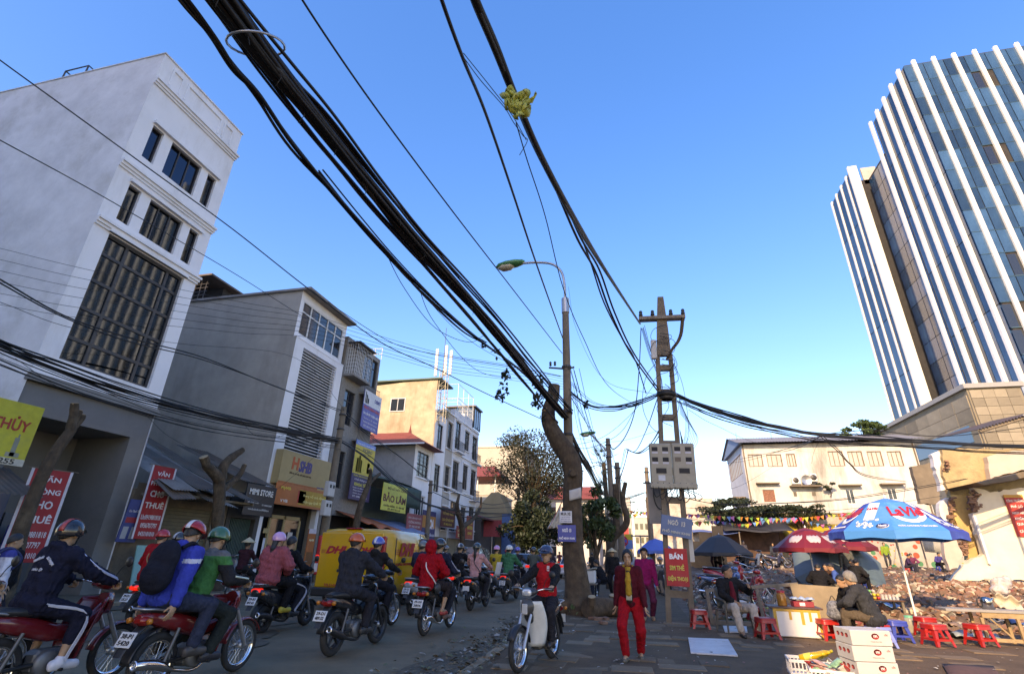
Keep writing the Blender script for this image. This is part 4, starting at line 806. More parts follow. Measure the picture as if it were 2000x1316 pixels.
pst = signboard('vertical red demolition notice pinned on the cream ruined wall', frameM(z7((985, 790), 23.93), (1, 0, 0), (0, 0, 1)), .62, 1.5, ink((.5, .04, .03)), [('CÔNG TRƯỜNG', .5, .86, .9, .08, (.8, .75, .7), .02), ('PHÁ DỠ', .5, .72, .6, .08, (.8, .75, .7), .02), ('NGUY HIỂM', .5, .57, .7, .08, (.8, .75, .7), .02), ('KHÔNG', .5, .43, .6, .08, (.8, .75, .7), .02), ('QUA LẠI', .5, .29, .6, .08, (.8, .75, .7), .02), ('CẢM ƠN', .5, .13, .6, .08, (.8, .75, .7), .02)], cat='banner', name='banner', th=.01, bands=[(0, 1, .93, 1, (.6, .3, .05))])
ev = thing('tin_eave', 'dark rusty tin eave jutting out high beside the ruined house', 'roof', (0, 0, 0))
mb = MB(); e0, e1 = WY(1912, 838, 19.5), WY(2040, 800, 19.5)
corrugated(mb, lambda u, v: (e0.x+(e1.x-e0.x)*u, 19.5+v*2.6, e0.z+(e1.z-e0.z)*u+v*.25), 20, .025); mb.build('roof_sheet', RUSTY, ev); MB().tube([(e0.x+.05, 19.6, e0.z-.06), (e1.x, 19.6, e1.z-.06)], .05).build('beam', WOODD, ev)
MB().tube([(e1.x-.5, 19.7, .2), (e1.x-.5, 19.7, e1.z-.1)], .05).build('post', METALG, ev)
# ================================================================ buildings closing the street
def farhouse(name, label, x0, x1, y0, y1, h, c, roof=None, cols=3, fl=None, face='Y', base=0.):
    B = thing(name, label, 'building', (0, 0, 0)); m = mat('wall_'+name, c, .9, .12, .6, dirt=tuple(v*.65 for v in c), dscale=.3, damt=.5, streak=True); fl = fl or max(1, int(h/3.4)); hol = []; hx = []
    for j in range(fl):
        for i in range(cols):
            u = x0+(x1-x0)*(i+.5)/cols; z = base+1.2+j*(h-.6)/fl; ww = min(.65, (x1-x0)/cols*.3); hol.append((u-ww, u+ww, z, z+1.5))
        for i in range(3):
            u = y0+(y1-y0)*(i+.5)/3; hx.append((u-.6, u+.6, z, z+1.5))
    xf = x1 if x1 < -5 else x0; sg = -1 if x1 < -5 else 1
    w = MB(); holewall(w, 'Y', y0, x0, x1, base, h, hol if face in 'YB' else [], .15, 1); holewall(w, 'X', xf, y0, y1, base, h, hx if face in 'XB' else [], .15, sg); o = (x0 if sg < 0 else x1)
    w.add([(x0, y1, base), (x1, y1, base), (x1, y1, h), (x0, y1, h)], [(0, 1, 2, 3)]); w.add([(o, y0, base), (o, y1, base), (o, y1, h), (o, y0, h)], [(0, 1, 2, 3)]); w.build('wall', m, B)
    MB().box(x0-.1, x1+.1, y0-.1, y1+.1, h, h+.25).build('roof_slab', roof or m, B)
    for (a, b, e, f) in (hol if face in 'YB' else []): MB().box(a, b, y0+.12, y0+.15, e, f).build('window', GLASS, B)
    for (a, b, e, f) in (hx if face in 'XB' else []): MB().box(xf+sg*.12, xf+sg*.15, a, b, e, f).build('window', GLASS, B)
    return B
farhouse('cream_block', 'large blank cream block rising behind the red roofs', -26.4, -17.0, 80, 95, 17.4, (.46, .42, .35), cols=1, face='X')
B = farhouse('pavilion_house', 'house with a red pavilion roof and leafy roof terrace', -22, -16.6, 62, 70, 8.0, (.5, .45, .38), cols=2)
for x in (-21.6, -19.2, -16.9): MB().tube([(x, 62.2, 8), (x, 62.2, 10.2)], .1, 6).build('post', FRAMEW, B)
MB().add([(-22.6, 61.4, 10.2), (-16, 61.4, 10.2), (-16, 69, 10.2), (-22.6, 69, 10.2), (-20.8, 65, 12), (-17.8, 65, 12)], [(0, 1, 5, 4), (1, 2, 5), (2, 3, 4, 5), (3, 0, 4), (3, 2, 1, 0)]).build('roof', REDROOF, B)
B = farhouse('ochre_gable_house', 'low ochre house with a bare sloping gable wall', -19.5, -13.4, 58, 61.5, 4.2, (.33, .25, .15), cols=1); MB().prism([(-19.5, 4.4), (-13.4, 4.4), (-15.4, 7.9), (-16.2, 7.9)], 58, 61.4, 'Y').build('gable', MATS['wall_ochre_gable_house'], B)
B = farhouse('dark_red_roof_shop', 'dark low shop with a red sheet roof past the terrace', FX-5, FX+.5, 52, 57.5, 4.4, (.1, .09, .085), cols=1); MB().sheet(lambda u, v: (FX+1.6-v*5, 51.8+u*6, 4.5+v*1.5), 4, 4, .05).build('roof', REDROOF, B)
B = farhouse('white_roof_house', 'pale house with a long red roof behind the street tree', -15.6, -6.5, 92, 100, 10.2, (.6, .58, .55), cols=4); MB().prism([(91, 10.4), (101, 10.4), (96, 13)], -16, -6.2, 'X').build('roof', REDROOF, B)
FAR = [(-9.5, -5.6, 118, 128, 10.5, (.5, .47, .42)), (-4.6, -1.2, 112, 124, 12.5, (.62, .58, .5)), (3.2, 7.0, 100, 112, 11.0, (.5, .4, .3)), (3.6, 8.4, 84, 95, 7.6, (.6, .56, .5)), (4.2, 9.4, 70, 80, 5.4, (.42, .3, .2)), (7.4, 13, 112, 125, 9.4, (.55, .38, .26)), (-1.0, 3.0, 150, 165, 11, (.6, .52, .42)), (3.1, 9, 140, 150, 14, (.45, .4, .36)), (-9, -2, 160, 172, 15, (.4, .4, .42)), (11, 17, 96, 106, 8.4, (.6, .42, .28)), (-24, -16, 104, 116, 12, (.5, .48, .46)), (-23, -15.5, 122, 134, 11, (.45, .4, .35))]
NM = ['cream street house far down the road', 'tall pale house at the far end of the right pavement', 'brown street house past the bunting', 'white house with upper windows past the bunting', 'low tan house beyond the utility pole', 'orange house far beyond the bunting', 'sandy house closing the view of the road', 'grey-brown block closing the view of the road', 'bluish grey block at the far end of the road', 'peach house with a flat roof behind the hedge', 'pale block on the left past the cream block', 'tan block on the left farthest along the road']
for k, (x0, x1, y0, y1, h, c) in enumerate(FAR): farhouse('street_house', NM[k], x0, x1, y0, y1, h, c, roof=REDROOF if k in (2, 4, 9) else None, face='B', cols=3)
for (x, y, z, w, h, c, s) in ((-1.6, 60, 3.6, 1.2, 2.4, (.5, .05, .05), 'red'), (2.6, 70, 3.2, 1.6, 1.4, (.5, .04, .04), 'bright red'), (-1.9, 75, 4.4, 1.4, 1.4, (.06, .3, .3), 'teal'), (3.4, 62, 3.0, 1.2, 2.0, (.6, .58, .55), 'white'), (-14, 57.8, 3.0, 1.6, 5.2, (.05, .17, .36), 'tall blue'), (-14.6, 53, 3.8, 2.0, 1.6, (.42, .05, .06), 'crimson')):
    b = signboard(s+' shop board hanging over the far pavement', frameM((x, y, z), (1, 0, 0), (0, 0, 1)), w, h, ink(c), []); MB().tube([(0, 0, -.08), (0, -z-.0, -.08)], .05).build('post', METALG, b)
# ================================================================ cables: each hangs in the vertical plane through its two ends
def wire(px, A, B, sag=0.):
    """px: surveyed image points of the cable; A, B = ('X'|'Y'|'Z', value) planes of its ends"""
    f = {'X': WX, 'Y': WY, 'Z': WZ}; p0 = f[A[0]](*px[0], A[1]); p1 = f[B[0]](*px[-1], B[1])
    d = Vector((p1.x-p0.x, p1.y-p0.y, 0)); nrm = Vector((d.y, -d.x, 0)); pts = [p0]
    for q in px[1:-1]:
        r = Vector(_ray(*q)); c = Vector(CAMP); k = nrm.dot(r)
        t = nrm.dot(p0-c)/k if abs(k) > 1e-6 else 1; pts.append(c+r*t)
    pts.append(p1); return pts
def bundle(name, label, specs, cat='cables', group=None):
    root = thing(name, label, cat, (0, 0, 0), group=group)
    for (px, A, B, r, *rest) in specs:
        n = rest[0] if rest else 1; spread = rest[1] if len(rest) > 1 else .05
        base = wire(px, A, B); rg = random.Random(str(px[0])+str(r))
        for i in range(n):
            ox, oz = (rg.gauss(0, spread), rg.gauss(0, spread*.7)) if n > 1 else (0, 0); ph = rg.uniform(0, 6); am = rg.uniform(.2, .9)*spread if n > 1 else 0; K = len(base)
            pts = [p+Vector((ox*(1+.3*math.sin(ph+j*1.3)), 0, oz+am*math.sin(ph+j*1.9)-(rg.random()*spread*.6 if 0 < j < K-1 else 0))) for j, p in enumerate(base)]
            MB().tube(spline(pts, 7), r*rg.uniform(.75, 1.25) if n > 1 else r, 5).build('cable', CABLE, root)
    return root
Pl = 14.07
mainpx = [(352, -110), (435, 0), (533, 130), (626, 243), (722, 364), (810, 470), (892, 560), (962, 640), (1014, 706), (1052, 752), (1080, 786), (1104, 815)]
OB = bundle('overhead_cable_bundle', 'thick drooping bundle of black cables running overhead to the pollarded tree', [
    (mainpx, ('X', -3.45), ('Y', 15.45), .024, 26, .045),
    ([(x+10, y-12) for x, y in mainpx], ('X', -3.45), ('Y', 15.5), .016, 6, .045),
    ([(x-12, y+11) for x, y in mainpx], ('X', -3.55), ('Y', 15.3), .014, 5, .045),
    ([(300, -80), (362, 0), (418, 71), (462, 134), (511, 191), (577, 288), (670, 394), (747, 481), (812, 552), (922, 651), (1010, 716), (1050, 755)], ('X', -3.7), ('Y', 14.6), .016, 5, .035),
    ([(620, 330), (700, 425), (760, 500), (830, 575), (900, 640), (945, 668)], ('X', -3.6), ('X', -3.1), .01, 3, .04),
    ([(748, 482), (790, 560), (850, 640), (915, 668), (945, 655)], ('X', -3.6), ('X', -3.1), .006), ([(815, 555), (850, 630), (930, 720), (1000, 740)], ('X', -3.4), ('Y', 14.6), .006), ([(830, 580), (900, 650), (980, 700), (1060, 735)], ('X', -3.4), ('Y', 15.3), .005)])
cl_ = thing('cable_clamp_ring', 'grey looped cable tie round the overhead cable bundle', 'cable ring', (0, 0, 0)); rp = wire(mainpx, ('X', -3.45), ('Y', 15.45)); rc_ = rp[1]*.35+rp[2]*.65; dr_ = (rp[2]-rp[1]).normalized()
for k in range(14): t = .8+k*.62; i = int(t); a = rp[i].lerp(rp[i+1], t-i)+Vector((RND.uniform(-.05, .05), 0, RND.uniform(-.06, .04))); d = (rp[i+1]-rp[i]).normalized(); MB().tube([a-d*.05, a, a+d*(.04+.12*(k % 3))], [.03, .045, .03], 7).build('cable_splice', BLACKP, OB); MB().tube([a, a+Vector((.05, .02, -.09)), a+Vector((.1*RND.uniform(-1, 1), .05, -.16))], .004, 4).build('loose_end', CABLE, OB)
u_ = dr_.cross(Vector((0, 0, 1))).normalized(); w_ = u_.cross(dr_)
MB().tube([rc_+(u_*math.cos(a)+w_*math.sin(a)*.8)*.24+dr_*.22*math.sin(a) for a in [i*2*math.pi/20 for i in range(21)]], .013, 5).build('ring', METALG, cl_)
bundle('long_street_wire', 'single black wire running overhead to the lamp post', [([(560, -60), (593, 0), (700, 160), (800, 300), (900, 432), (1000, 562), (1098, 690)], ('X', -2.9), ('Y', 15.6), .012)])
bundle('steep_street_wire', 'heavy single wire dropping steeply to the lamp post', [([(846, -60), (864, 0), (905, 112), (950, 225), (1000, 370), (1050, 520), (1099, 660)], ('Y', 2.2), ('Y', 15.6), .018)])
bundle('crossarm_cables', 'black cables sweeping up from the utility pole cross-arm over the viewer', [
    ([(905, -70), (930, 0), (968, 92), (1008, 195), (1060, 310), (1130, 440), (1190, 540), (1250, 632)], ('Y', 1.6), ('Y', Pl), .022, 3, .02),
    ([(1085, 360), (1130, 465), (1165, 530), (1195, 610), (1235, 690), (1285, 762)], ('Y', 5.2), ('Y', Pl), .018, 2, .02),
    ([(1110, 400), (1150, 500), (1180, 590), (1215, 660), (1240, 700), (1262, 768)], ('Y', 6), ('Y', Pl), .015),
    ([(905, 112), (940, 155), (985, 208), (1003, 235), (1022, 262), (1030, 275), (1015, 303)], ('Y', 2.9), ('Y', 3.6), .004), ([(905, 104), (960, 170), (1000, 222), (1028, 274)], ('Y', 2.9), ('Y', 3.55), .004),
    ([(1008, 240), (1030, 310), (1065, 420), (1100, 560), (1140, 660), (1190, 755), (1240, 790)], ('Y', 3.4), ('Y', 18), .006)])
bg_ = thing('plastic_bag', 'yellow-green plastic bag snagged on the overhead cable', 'plastic bag', (0, 0, 0)); c_ = wire([(930, 0), (1012, 198), (1250, 632)], ('Y', 1.6), ('Y', Pl))[1]; rg = random.Random(4)
bagm = mat('lime_plastic', (.36, .38, .07), .45, .3, 9)
for (dx, dz, s) in ((-.05, .05, 1.), (.04, -.03, 2.3), (.0, .02, 4.1), (.02, -.07, 5.2)):
    MB().sheet(lambda u, v: c_+Vector((dx+(u-.5)*.11*(1.2-v)+.03*math.sin(v*9+s*3), .04*math.sin(u*8+s)*math.cos(v*7), dz+.05-.13*v+.025*math.sin(u*11+s*2))), 9, 9, .002).build('crumpled_film', bagm, bg_)
LX = -13.6
bundle('left_upper_wires', 'two long black wires crossing in front of the white building to the lamp post', [
    ([(-60, 72), (0, 118), (150, 225), (300, 335), (455, 448), (600, 562), (740, 664), (845, 715), (945, 765), (1066, 822)], ('X', -9.5), ('Y', 15.5), .012), ([(-60, 240), (0, 272), (170, 366), (330, 458), (470, 540), (600, 622), (690, 668)], ('X', -10), ('X', -13.8), .011),
    ([(640, 590), (740, 655), (800, 680), (900, 700), (1000, 715), (1095, 735)], ('X', -11), ('Y', 15.6), .012)])
bundle('left_pole_wires', 'paired black wires strung along the left pavement to its leaning concrete pole', [([(-40, 530), (0, 545), (130, 612), (260, 660), (400, 700), (540, 752), (667, 800)], ('X', LX), ('X', -14.3), .018, 2, .05),
    ([(667, 800), (720, 848), (780, 890), (840, 940)], ('X', -14.3), ('X', -14.4), .016, 2, .05), ([(0, 590), (150, 640), (350, 670), (580, 700), (672, 798)], ('X', LX), ('X', -14.3), .007)])
bundle('left_thin_wires', 'fan of thin telephone wires in front of the grey building', [([(0, 485+k*22), (150, 520+k*20), (330, 560+k*15), (480, 590+k*12), (600, 612+k*9), (740, 655+k*7), (870, 690+k*7), (1000, 712+k*6), (1100, 735+k*5)], ('X', LX), ('Y', 15.7), .0055) for k in range(6)])
bundle('left_low_bundle', 'thick low bundle of cables sagging along the left shop fronts', [([(-40, 655), (0, 672), (100, 710), (250, 765), (400, 806), (540, 836), (662, 860)], ('X', LX), ('X', -14.3), .017, 12, .075), ([(-40, 676), (0, 690), (200, 770), (420, 835), (662, 868)], ('X', LX), ('X', -14.3), .010, 7, .12),
    ([(662, 860), (715, 892), (770, 940), (840, 985), (930, 1000), (1010, 1004)], ('X', -14.3), ('X', -13.8), .02, 7, .07), ([(30, 700), (130, 760), (270, 800), (330, 850), (420, 900)], ('X', LX), ('X', -15.5), .006), ([(470, 820), (500, 850), (545, 852), (570, 838)], ('X', LX), ('X', LX), .007), ([(640, 868), (560, 940), (500, 985), (480, 1000)], ('X', -14.3), ('X', -15.4), .006)])
bundle('far_left_wires', 'sagging wires beyond the left pole along the terrace', [([(845, 945), (900, 965), (960, 985), (1010, 975)], ('X', -14.3), ('X', -13.6), .03), ([(845, 960), (920, 990), (1010, 990)], ('X', -14.3), ('X', -13.6), .03), ([(838, 985), (920, 1010), (1010, 1005)], ('X', -14.3), ('X', -13.6), .04)])
bundle('pole_link_cables', 'tangle of cables slung between lamp post and utility pole', [([(1110, 765), (1150, 792), (1200, 797), (1250, 785), (1290, 768)], ('Y', 15.6), ('Y', Pl), .012, 6, .05), ([(1110, 745), (1160, 785), (1230, 788), (1288, 772)], ('Y', 15.6), ('Y', Pl), .006, 4, .07), ([(1108, 870), (1150, 873), (1210, 845), (1245, 790)], ('Y', 15.6), ('Y', Pl), .007), ([(1120, 855), (1200, 862), (1290, 840)], ('Y', 15.6), ('Y', Pl), .004)])
bundle('drop_cables', 'black cables looping down from the utility pole to the poles farther along the pavement', [([(1252, 640), (1248, 720), (1240, 800), (1222, 850), (1200, 876), (1190, 868)], ('Y', Pl), ('Y', 14.4), .014), ([(1290, 700), (1262, 735), (1255, 790), (1270, 830), (1292, 850)], ('Y', Pl), ('Y', Pl), .008), ([(1285, 740), (1240, 800), (1180, 850), (1120, 870)], ('Y', Pl), ('Y', 15.6), .006), ([(1298, 690), (1330, 740), (1345, 830), (1340, 870)], ('Y', Pl), ('Y', Pl), .006), ([(1255, 640), (1270, 690), (1288, 735), (1292, 775)], ('Y', Pl), ('Y', Pl), .009, 4, .04), ([(1110, 560), (1125, 640), (1180, 740), (1280, 770)], ('Y', 15.6), ('Y', Pl), .005), ([(1115, 770), (1150, 830), (1180, 880), (1195, 905)], ('Y', 15.6), ('Y', 16.5), .007, 3, .06), ([(1285, 775), (1262, 840), (1240, 880), (1222, 876)], ('Y', Pl), ('Y', 24), .014), ([(1292, 835), (1270, 868), (1245, 885), (1223, 877)], ('Y', Pl), ('Y', 24), .012, 3, .05), ([(1223, 877), (1215, 910), (1202, 950), (1195, 985)], ('Y', 24), ('Y', 33), .014, 4, .05), ([(1190, 870), (1215, 940), (1250, 1000)], ('Y', 30), ('Y', 45), .016)])
bundle('receding_bundle', 'black cable bundle dropping past the tree toward the far poles', [([(1112, 845), (1130, 880), (1150, 915), (1165, 945), (1176, 965)], ('Y', 15.8), ('Y', 30), .022, 9, .06), ([(1165, 945), (1172, 985), (1180, 1030), (1186, 1075)], ('Y', 27), ('Y', 29), .03), ([(1118, 720), (1140, 800), (1160, 860), (1185, 945)], ('Y', 15.8), ('Y', 31), .008, 5, .08), ([(1116, 750), (1128, 830), (1150, 900), (1180, 960)], ('Y', 15.8), ('Y', 31), .006, 4, .1),
    ([(1190, 905), (1240, 950), (1262, 960)], ('Y', 31), ('Y', 40), .012), ([(1195, 985), (1262, 962)], ('Y', 33), ('Y', 40), .02, 4, .12), ([(1195, 1000), (1230, 1005), (1262, 985)], ('Y', 33), ('Y', 40), .015, 4, .15), ([(1130, 990), (1180, 985), (1262, 975)], ('Y', 45), ('Y', 45), .02, 3, .2)])
rt = [(1318, 772), (1380, 795), (1450, 818), (1520, 835), (1600, 848), (1700, 856), (1800, 862), (1900, 868), (2060, 876)]
bundle('right_span_bundle', 'long sagging bundle of cables leaving the utility pole over the vacant lot', [(rt, ('Y', Pl), ('Y', 21), .02, 8, .05), ([(x, y+8) for x, y in rt], ('Y', Pl), ('Y', 21), .007, 7, .10), ([(1330, 785), (1400, 812), (1480, 832), (1600, 856), (1800, 874), (2060, 888)], ('Y', Pl), ('Y', 21), .012, 2, .03), ([(1605, 848), (1580, 862), (1540, 876), (1495, 885), (1440, 897)], ('Y', 17.2), ('Y', 53.8), .012, 2, .04), ([(1605, 850), (1640, 880), (1662, 905), (1700, 930), (1770, 940)], ('Y', 17.2), ('Y', 53.8), .014, 2, .05), ([(1605, 852), (1590, 880), (1585, 905)], ('Y', 17.2), ('Y', 17.5), .004), ([(1605, 848), (1700, 840), (1850, 850), (2060, 826)], ('Y', 17.2), ('Y', 20), .012), ([(1345, 945), (1400, 948), (1460, 940), (1540, 890)], ('Y', Pl), ('Y', 53.8), .006)])
bundle('lot_wires', 'thin wires stretched low across the vacant lot', [([(1325, 970), (1400, 983), (1500, 983), (1650, 975), (1830, 946), (1890, 935)], ('Y', 20), ('Y', 25), .011, 2, .04), ([(1330, 990), (1450, 998), (1600, 998), (1720, 985), (1840, 968)], ('Y', 24), ('Y', 30), .009), ([(1345, 1012), (1450, 1030), (1560, 1040), (1640, 1035)], ('Y', 34), ('Y', 40), .012, 2, .05), ([(1345, 905), (1450, 900), (1550, 870), (1600, 850)], ('Y', Pl), ('Y', 17), .004), ([(1345, 800), (1400, 830), (1500, 870), (1600, 885)], ('Y', Pl), ('Y', 53), .006)])
# ================================================================ lamp post
def lamp_head(root, p, sc=1.):
    x, y, z = p
    r = [ring((x+dx*sc, y, z+dz*sc), w*sc, h*sc, 12, 2.2, 'X') for dx, w, h, dz in ((.34, .03, .03, .03), (.28, .1, .06, .02), (.1, .16, .085, .0), (-.15, .165, .085, -.02), (-.36, .12, .06, -.04), (-.44, .03, .02, -.05))]
    MB().loft(r).build('lamp_housing', mat('lamp_green', (.03, .22, .09), .4, .1), root)
    MB().loft([ring((x+dx*sc, y, z-.05*sc+dz*sc), w*sc, h*sc, 12, 2.2, 'X') for dx, w, h, dz in ((.05, .05, .02, -.02), (-.05, .13, .09, -.03), (-.25, .13, .09, -.05), (-.38, .05, .03, -.05))]).build('lamp_glass', mat('lamp_cover', (.45, .4, .3), .3, .1), root)
LP = thing('street_lamp', 'tall concrete lamp post with a curved arm and green lamp head beside the pollarded tree', 'street lamp', (0, 0, 0))
MB().tube([(-1.93, 15.6, 0), (-1.92, 15.6, 5), (-1.91, 15.6, 9.3)], [.17, .145, .115], 14).build('post', CONC, LP)
MB().tube([(-1.91, 15.6, 9.2), (-1.91, 15.6, 9.75)], .135, 12).build('collar', METALG, LP)
MB().tube(spline([(-1.91, 15.6, 9.7), (-1.92, 15.6, 10.3), (-2.02, 15.6, 10.85), (-2.35, 15.6, 11.22), (-2.9, 15.6, 11.36), (-3.55, 15.6, 11.4)], 6), .045, 8).build('arm', METALG, LP); lamp_head(LP, (-3.86, 15.6, 11.42), 1.4)
for z in (7.15, 5.6, 4.9): MB().lathe([(.15, z), (.165, z+.02), (.165, z+.07), (.15, z+.09)], (-1.92, 15.6, 0), n=14).build('strap', FRAME, LP)
MB().tube([(-2.5, 15.55, 7.2), (-1.9, 15.5, 7.1), (-1.65, 15.5, 7.15)], .03, 6).build('bracket', FRAME, LP)
for x in (-2.45, -2.3): MB().lathe([(.02, 0), (.05, .04), (.03, .08), (.05, .12), (.02, .16)], (x, 15.55, 7.25), n=8).build('insulator', BLACKP, LP)
# ================================================================ pollarded tree
def limb(mb, pts, rs, n=14, seed=1, bump=.05, m=0):
    P = spline(pts, 9); K = len(P); rr = []
    for i in range(K):
        t = i/(K-1)*(len(rs)-1); k = min(int(t), len(rs)-2); rr.append(rs[k]+(rs[k+1]-rs[k])*(t-k))
    vs = []; u = (P[1]-P[0]).orthogonal().normalized()
    for i, p in enumerate(P):
        t = (P[min(i+1, K-1)]-P[max(i-1, 0)]).normalized(); u = (u-t*u.dot(t)).normalized(); w = t.cross(u)
        vs.append([p+(u*math.cos(a)+w*math.sin(a))*rr[i]*(1+bump*(math.sin(a*3+i*.35+seed)+.6*math.sin(a*5-i*.4+seed*2)+.5*math.sin(a*9+i*1.7)*math.sin(i*.9+a*2))) for a in [2*math.pi*j/n for j in range(n)]])
    mb.loft([list(v) for v in vs], m, True, True)
PT = thing('pollarded_tree', 'thick bare pollarded street tree trunk leaning round the lamp post', 'tree', (0, 0, 0))
tp = [WY(x, y, 15.05) for x, y in ((1130, 1200), (1126, 1140), (1120, 1060), (1117, 985), (1120, 935), (1112, 895), (1090, 860), (1073, 828), (1072, 800), (1080, 775), (1083, 752))]
mb = MB(); limb(mb, tp, [.44, .33, .28, .27, .28, .29, .27, .23, .2, .19, .18], 18, 1, .04); mb.build('trunk', BARK, PT)
mb = MB(); q = WY(1066, 802, 15.0); limb(mb, [tp[8], (q+tp[8])/2, q+Vector((-.03, -.05, .08))], [.2, .17, .13], 12, 2); mb.build('cut_limb', mat('torn_wood', (.45, .27, .13), .9, .3, 6, bump=.4, bscale=20), PT)
mb = MB(); limb(mb, [tp[4]+Vector((0, -.2, .1)), tp[4]+Vector((.05, -.42, .12))], [.14, .1], 12, 5); mb.build('knot', BARK, PT)
for k, (dx, dy) in enumerate(((-.5, -.3), (.5, -.35), (.35, .5), (-.3, .5))):
    mb = MB(); limb(mb, [(tp[0].x+dx*.4, tp[0].y+dy*.4, .35), (tp[0].x+dx*.9, tp[0].y+dy*.9, .12), (tp[0].x+dx*1.5, tp[0].y+dy*1.5, -.05)], [.2, .13, .05], 8, k); mb.build('root', BARK, PT)
def leaves(n, cen, rad, s0, s1, seed, flat=1., droop=0.):
    rg = random.Random(seed); mb = MB()
    for i in range(n):
        while True:
            d = Vector((rg.uniform(-1, 1), rg.uniform(-1, 1), rg.uniform(-1, 1)))
            if d.length < 1: break
        p = Vector(cen)+Vector((d.x*rad[0], d.y*rad[1], d.z*rad[2])); s = rg.uniform(s0, s1)
        M = Matrix.Translation(p) @ Euler((rg.uniform(-1.2, 1.2), rg.uniform(-1.2, 1.2), rg.uniform(0, 6.3))).to_matrix().to_4x4()
        mb.add([(-s, 0, 0), (-s*.3, -s*.45, s*.1), (s*.5, -s*.4, 0), (s, 0, -s*.2), (s*.5, s*.4, 0), (-s*.3, s*.45, s*.1)], [(0, 1, 2, 3, 4, 5)], 0, M=M)
    return mb
for k, (x, y, r) in enumerate(((988, 735, .16), (982, 760, .22), (975, 775, .18), (1055, 770, .22), (1048, 785, .2), (1050, 745, .18), (1075, 770, .2), (970, 690, .14), (945, 672, .1), (1062, 815, .12))):
    q = WY(x, y, 14.9); lv_ = leaves(26 if r > .15 else 14, q, (r, r, r*1.3), .05, .11, k).build('leaf_cluster', LEAFD, PT)
    lv_['kind'] = 'stuff'
MB().tube(spline([WY(1068, 833, 15), WY(1062, 850, 14.9), WY(1050, 880, 14.9), WY(1040, 905, 14.9)], 4), .01, 4).build('twig', BARK, PT)
iv = leaves(40, WY(1145, 790, 15.6), (.1, .1, .12), .04, .08, 3); 
iv.build('hanging_leaves', LEAFD, PT)['kind'] = 'stuff'
def onY(px, py, y, w, h, tilt=0): c = WY(px, py, y); return frameM(c, (math.cos(tilt), 0, math.sin(tilt)), (-math.sin(tilt), 0, math.cos(tilt)))
SB = mat('sign_blue', (.025, .06, .30), .4, .1); SB2 = mat('sign_faded_blue', (.07, .14, .27), .5, .15)
signboard('blue street plate NGÕ 13 PHỐ MINH KHAI nailed to the pollarded tree', onY(1107, 1041, 14.66, 0, 0), .50, .43, SB, [('NGÕ 13', .5, .70, .5, .26, (.8, .8, .82), .03), ('PHỐ MINH KHAI', .5, .24, .85, .2, (.8, .8, .82), .03)], th=.012, cat='street sign', name='street_sign')
signboard('white MUA XE paper notice pinned above the blue plate on the tree', onY(1105, 1009, 14.63, 0, 0), .34, .31, ink((.7, .7, .72)), [('MUA XE', .5, .76, .8, .26, (.05, .05, .07), .03), ('XE CŨ, HỎNG', .5, .48, .7, .1, (.2, .2, .35)), ('BÁN GIÁ CAO', .5, .32, .75, .1, (.2, .2, .35)), ('ĐT: 09888 68286', .5, .14, .85, .1, (.2, .2, .35))], th=.004, cat='notice', name='paper_notice')
fl = thing('white_rag', 'torn white rag hanging on the left side of the pollarded tree', 'cloth', (0, 0, 0)); a_, b__, c__ = WY(1095, 985, 14.8), WY(1068, 1033, 14.8), WY(1097, 1028, 14.8)
MB().sheet(lambda u, v: a_*(1-v)+(b__*(1-u)+c__*u)*v+Vector((0, .06*math.sin(u*9+v*4), 0)), 8, 8, .004).build('cloth', cloth((.55, .54, .5)), fl)
MB().tube([WY(1098, 978, 14.75), WY(1072, 1032, 14.75)], .012, 5).build('stick', mat('red_stick', (.4, .1, .06), .7, .1), fl)
pn_ = thing('torn_poster', 'small torn paper notice higher up on the tree trunk', 'notice', (0, 0, 0)); c0 = WY(1123, 968, 14.62); MB().sheet(lambda u, v: c0+Vector((-.16+u*.34, .02*math.sin(u*5), -.13+v*.28+.08*u)), 5, 4, .003).build('paper', ink((.5, .47, .44)), pn_)
# ================================================================ lattice concrete utility pole with meter boxes
UP = thing('utility_pole', 'leaning ladder-type concrete utility pole with a timber cross-arm', 'utility pole', M=frameM((.82, Pl, .05), (1, 0, -.04), (.04, 0, 1)) @ Matrix.Rotation(-math.pi/2, 4, 'X'))
# local frame: x right, y away, z up
pz = lambda z: .27-.014*z
def leg(s): return MB().loft([[(s*pz(z)-.06, -.09+.004*z, z), (s*pz(z)+.06, -.09+.004*z, z), (s*pz(z)+.06, .09-.004*z, z), (s*pz(z)-.06, .09-.004*z, z)] for z in (-.1, 2, 4, 6.8)], 0, False)
leg(-1).build('leg', CONC, UP); leg(1).build('leg', CONC, UP)
for i in range(9): z = .55+i*.72; MB().box(-pz(z)+.061, pz(z)-.061, -.07, .07, z, z+.16).build('rung', CONC, UP)
MB().loft([[(-.2, -.07, 6.75), (.2, -.07, 6.75), (.2, .07, 6.75), (-.2, .07, 6.75)], [(-.16, -.065, 7.6), (.16, -.065, 7.6), (.16, .065, 7.6), (-.16, .065, 7.6)], [(-.085, -.06, 8.65), (.085, -.06, 8.65), (.085, .06, 8.65), (-.085, .06, 8.65)]], 0, False).build('head', CONC, UP)
MB().bbox(-.66, .66, -.15, -.071, 7.88, 7.99, .01).build('cross_arm', WOODD, UP); MB().bbox(-.66, .66, .062, .12, 7.9, 7.97, .01).build('cross_arm', WOODD, UP)
for x in (-.6, -.26, .26, .6): MB().lathe([(.03, 7.99), (.06, 8.02), (.06, 8.06), (.035, 8.08), (.055, 8.11), (.04, 8.17), (0, 8.18)], (x, -.11, 0), n=10).build('insulator', BLACKP, UP)
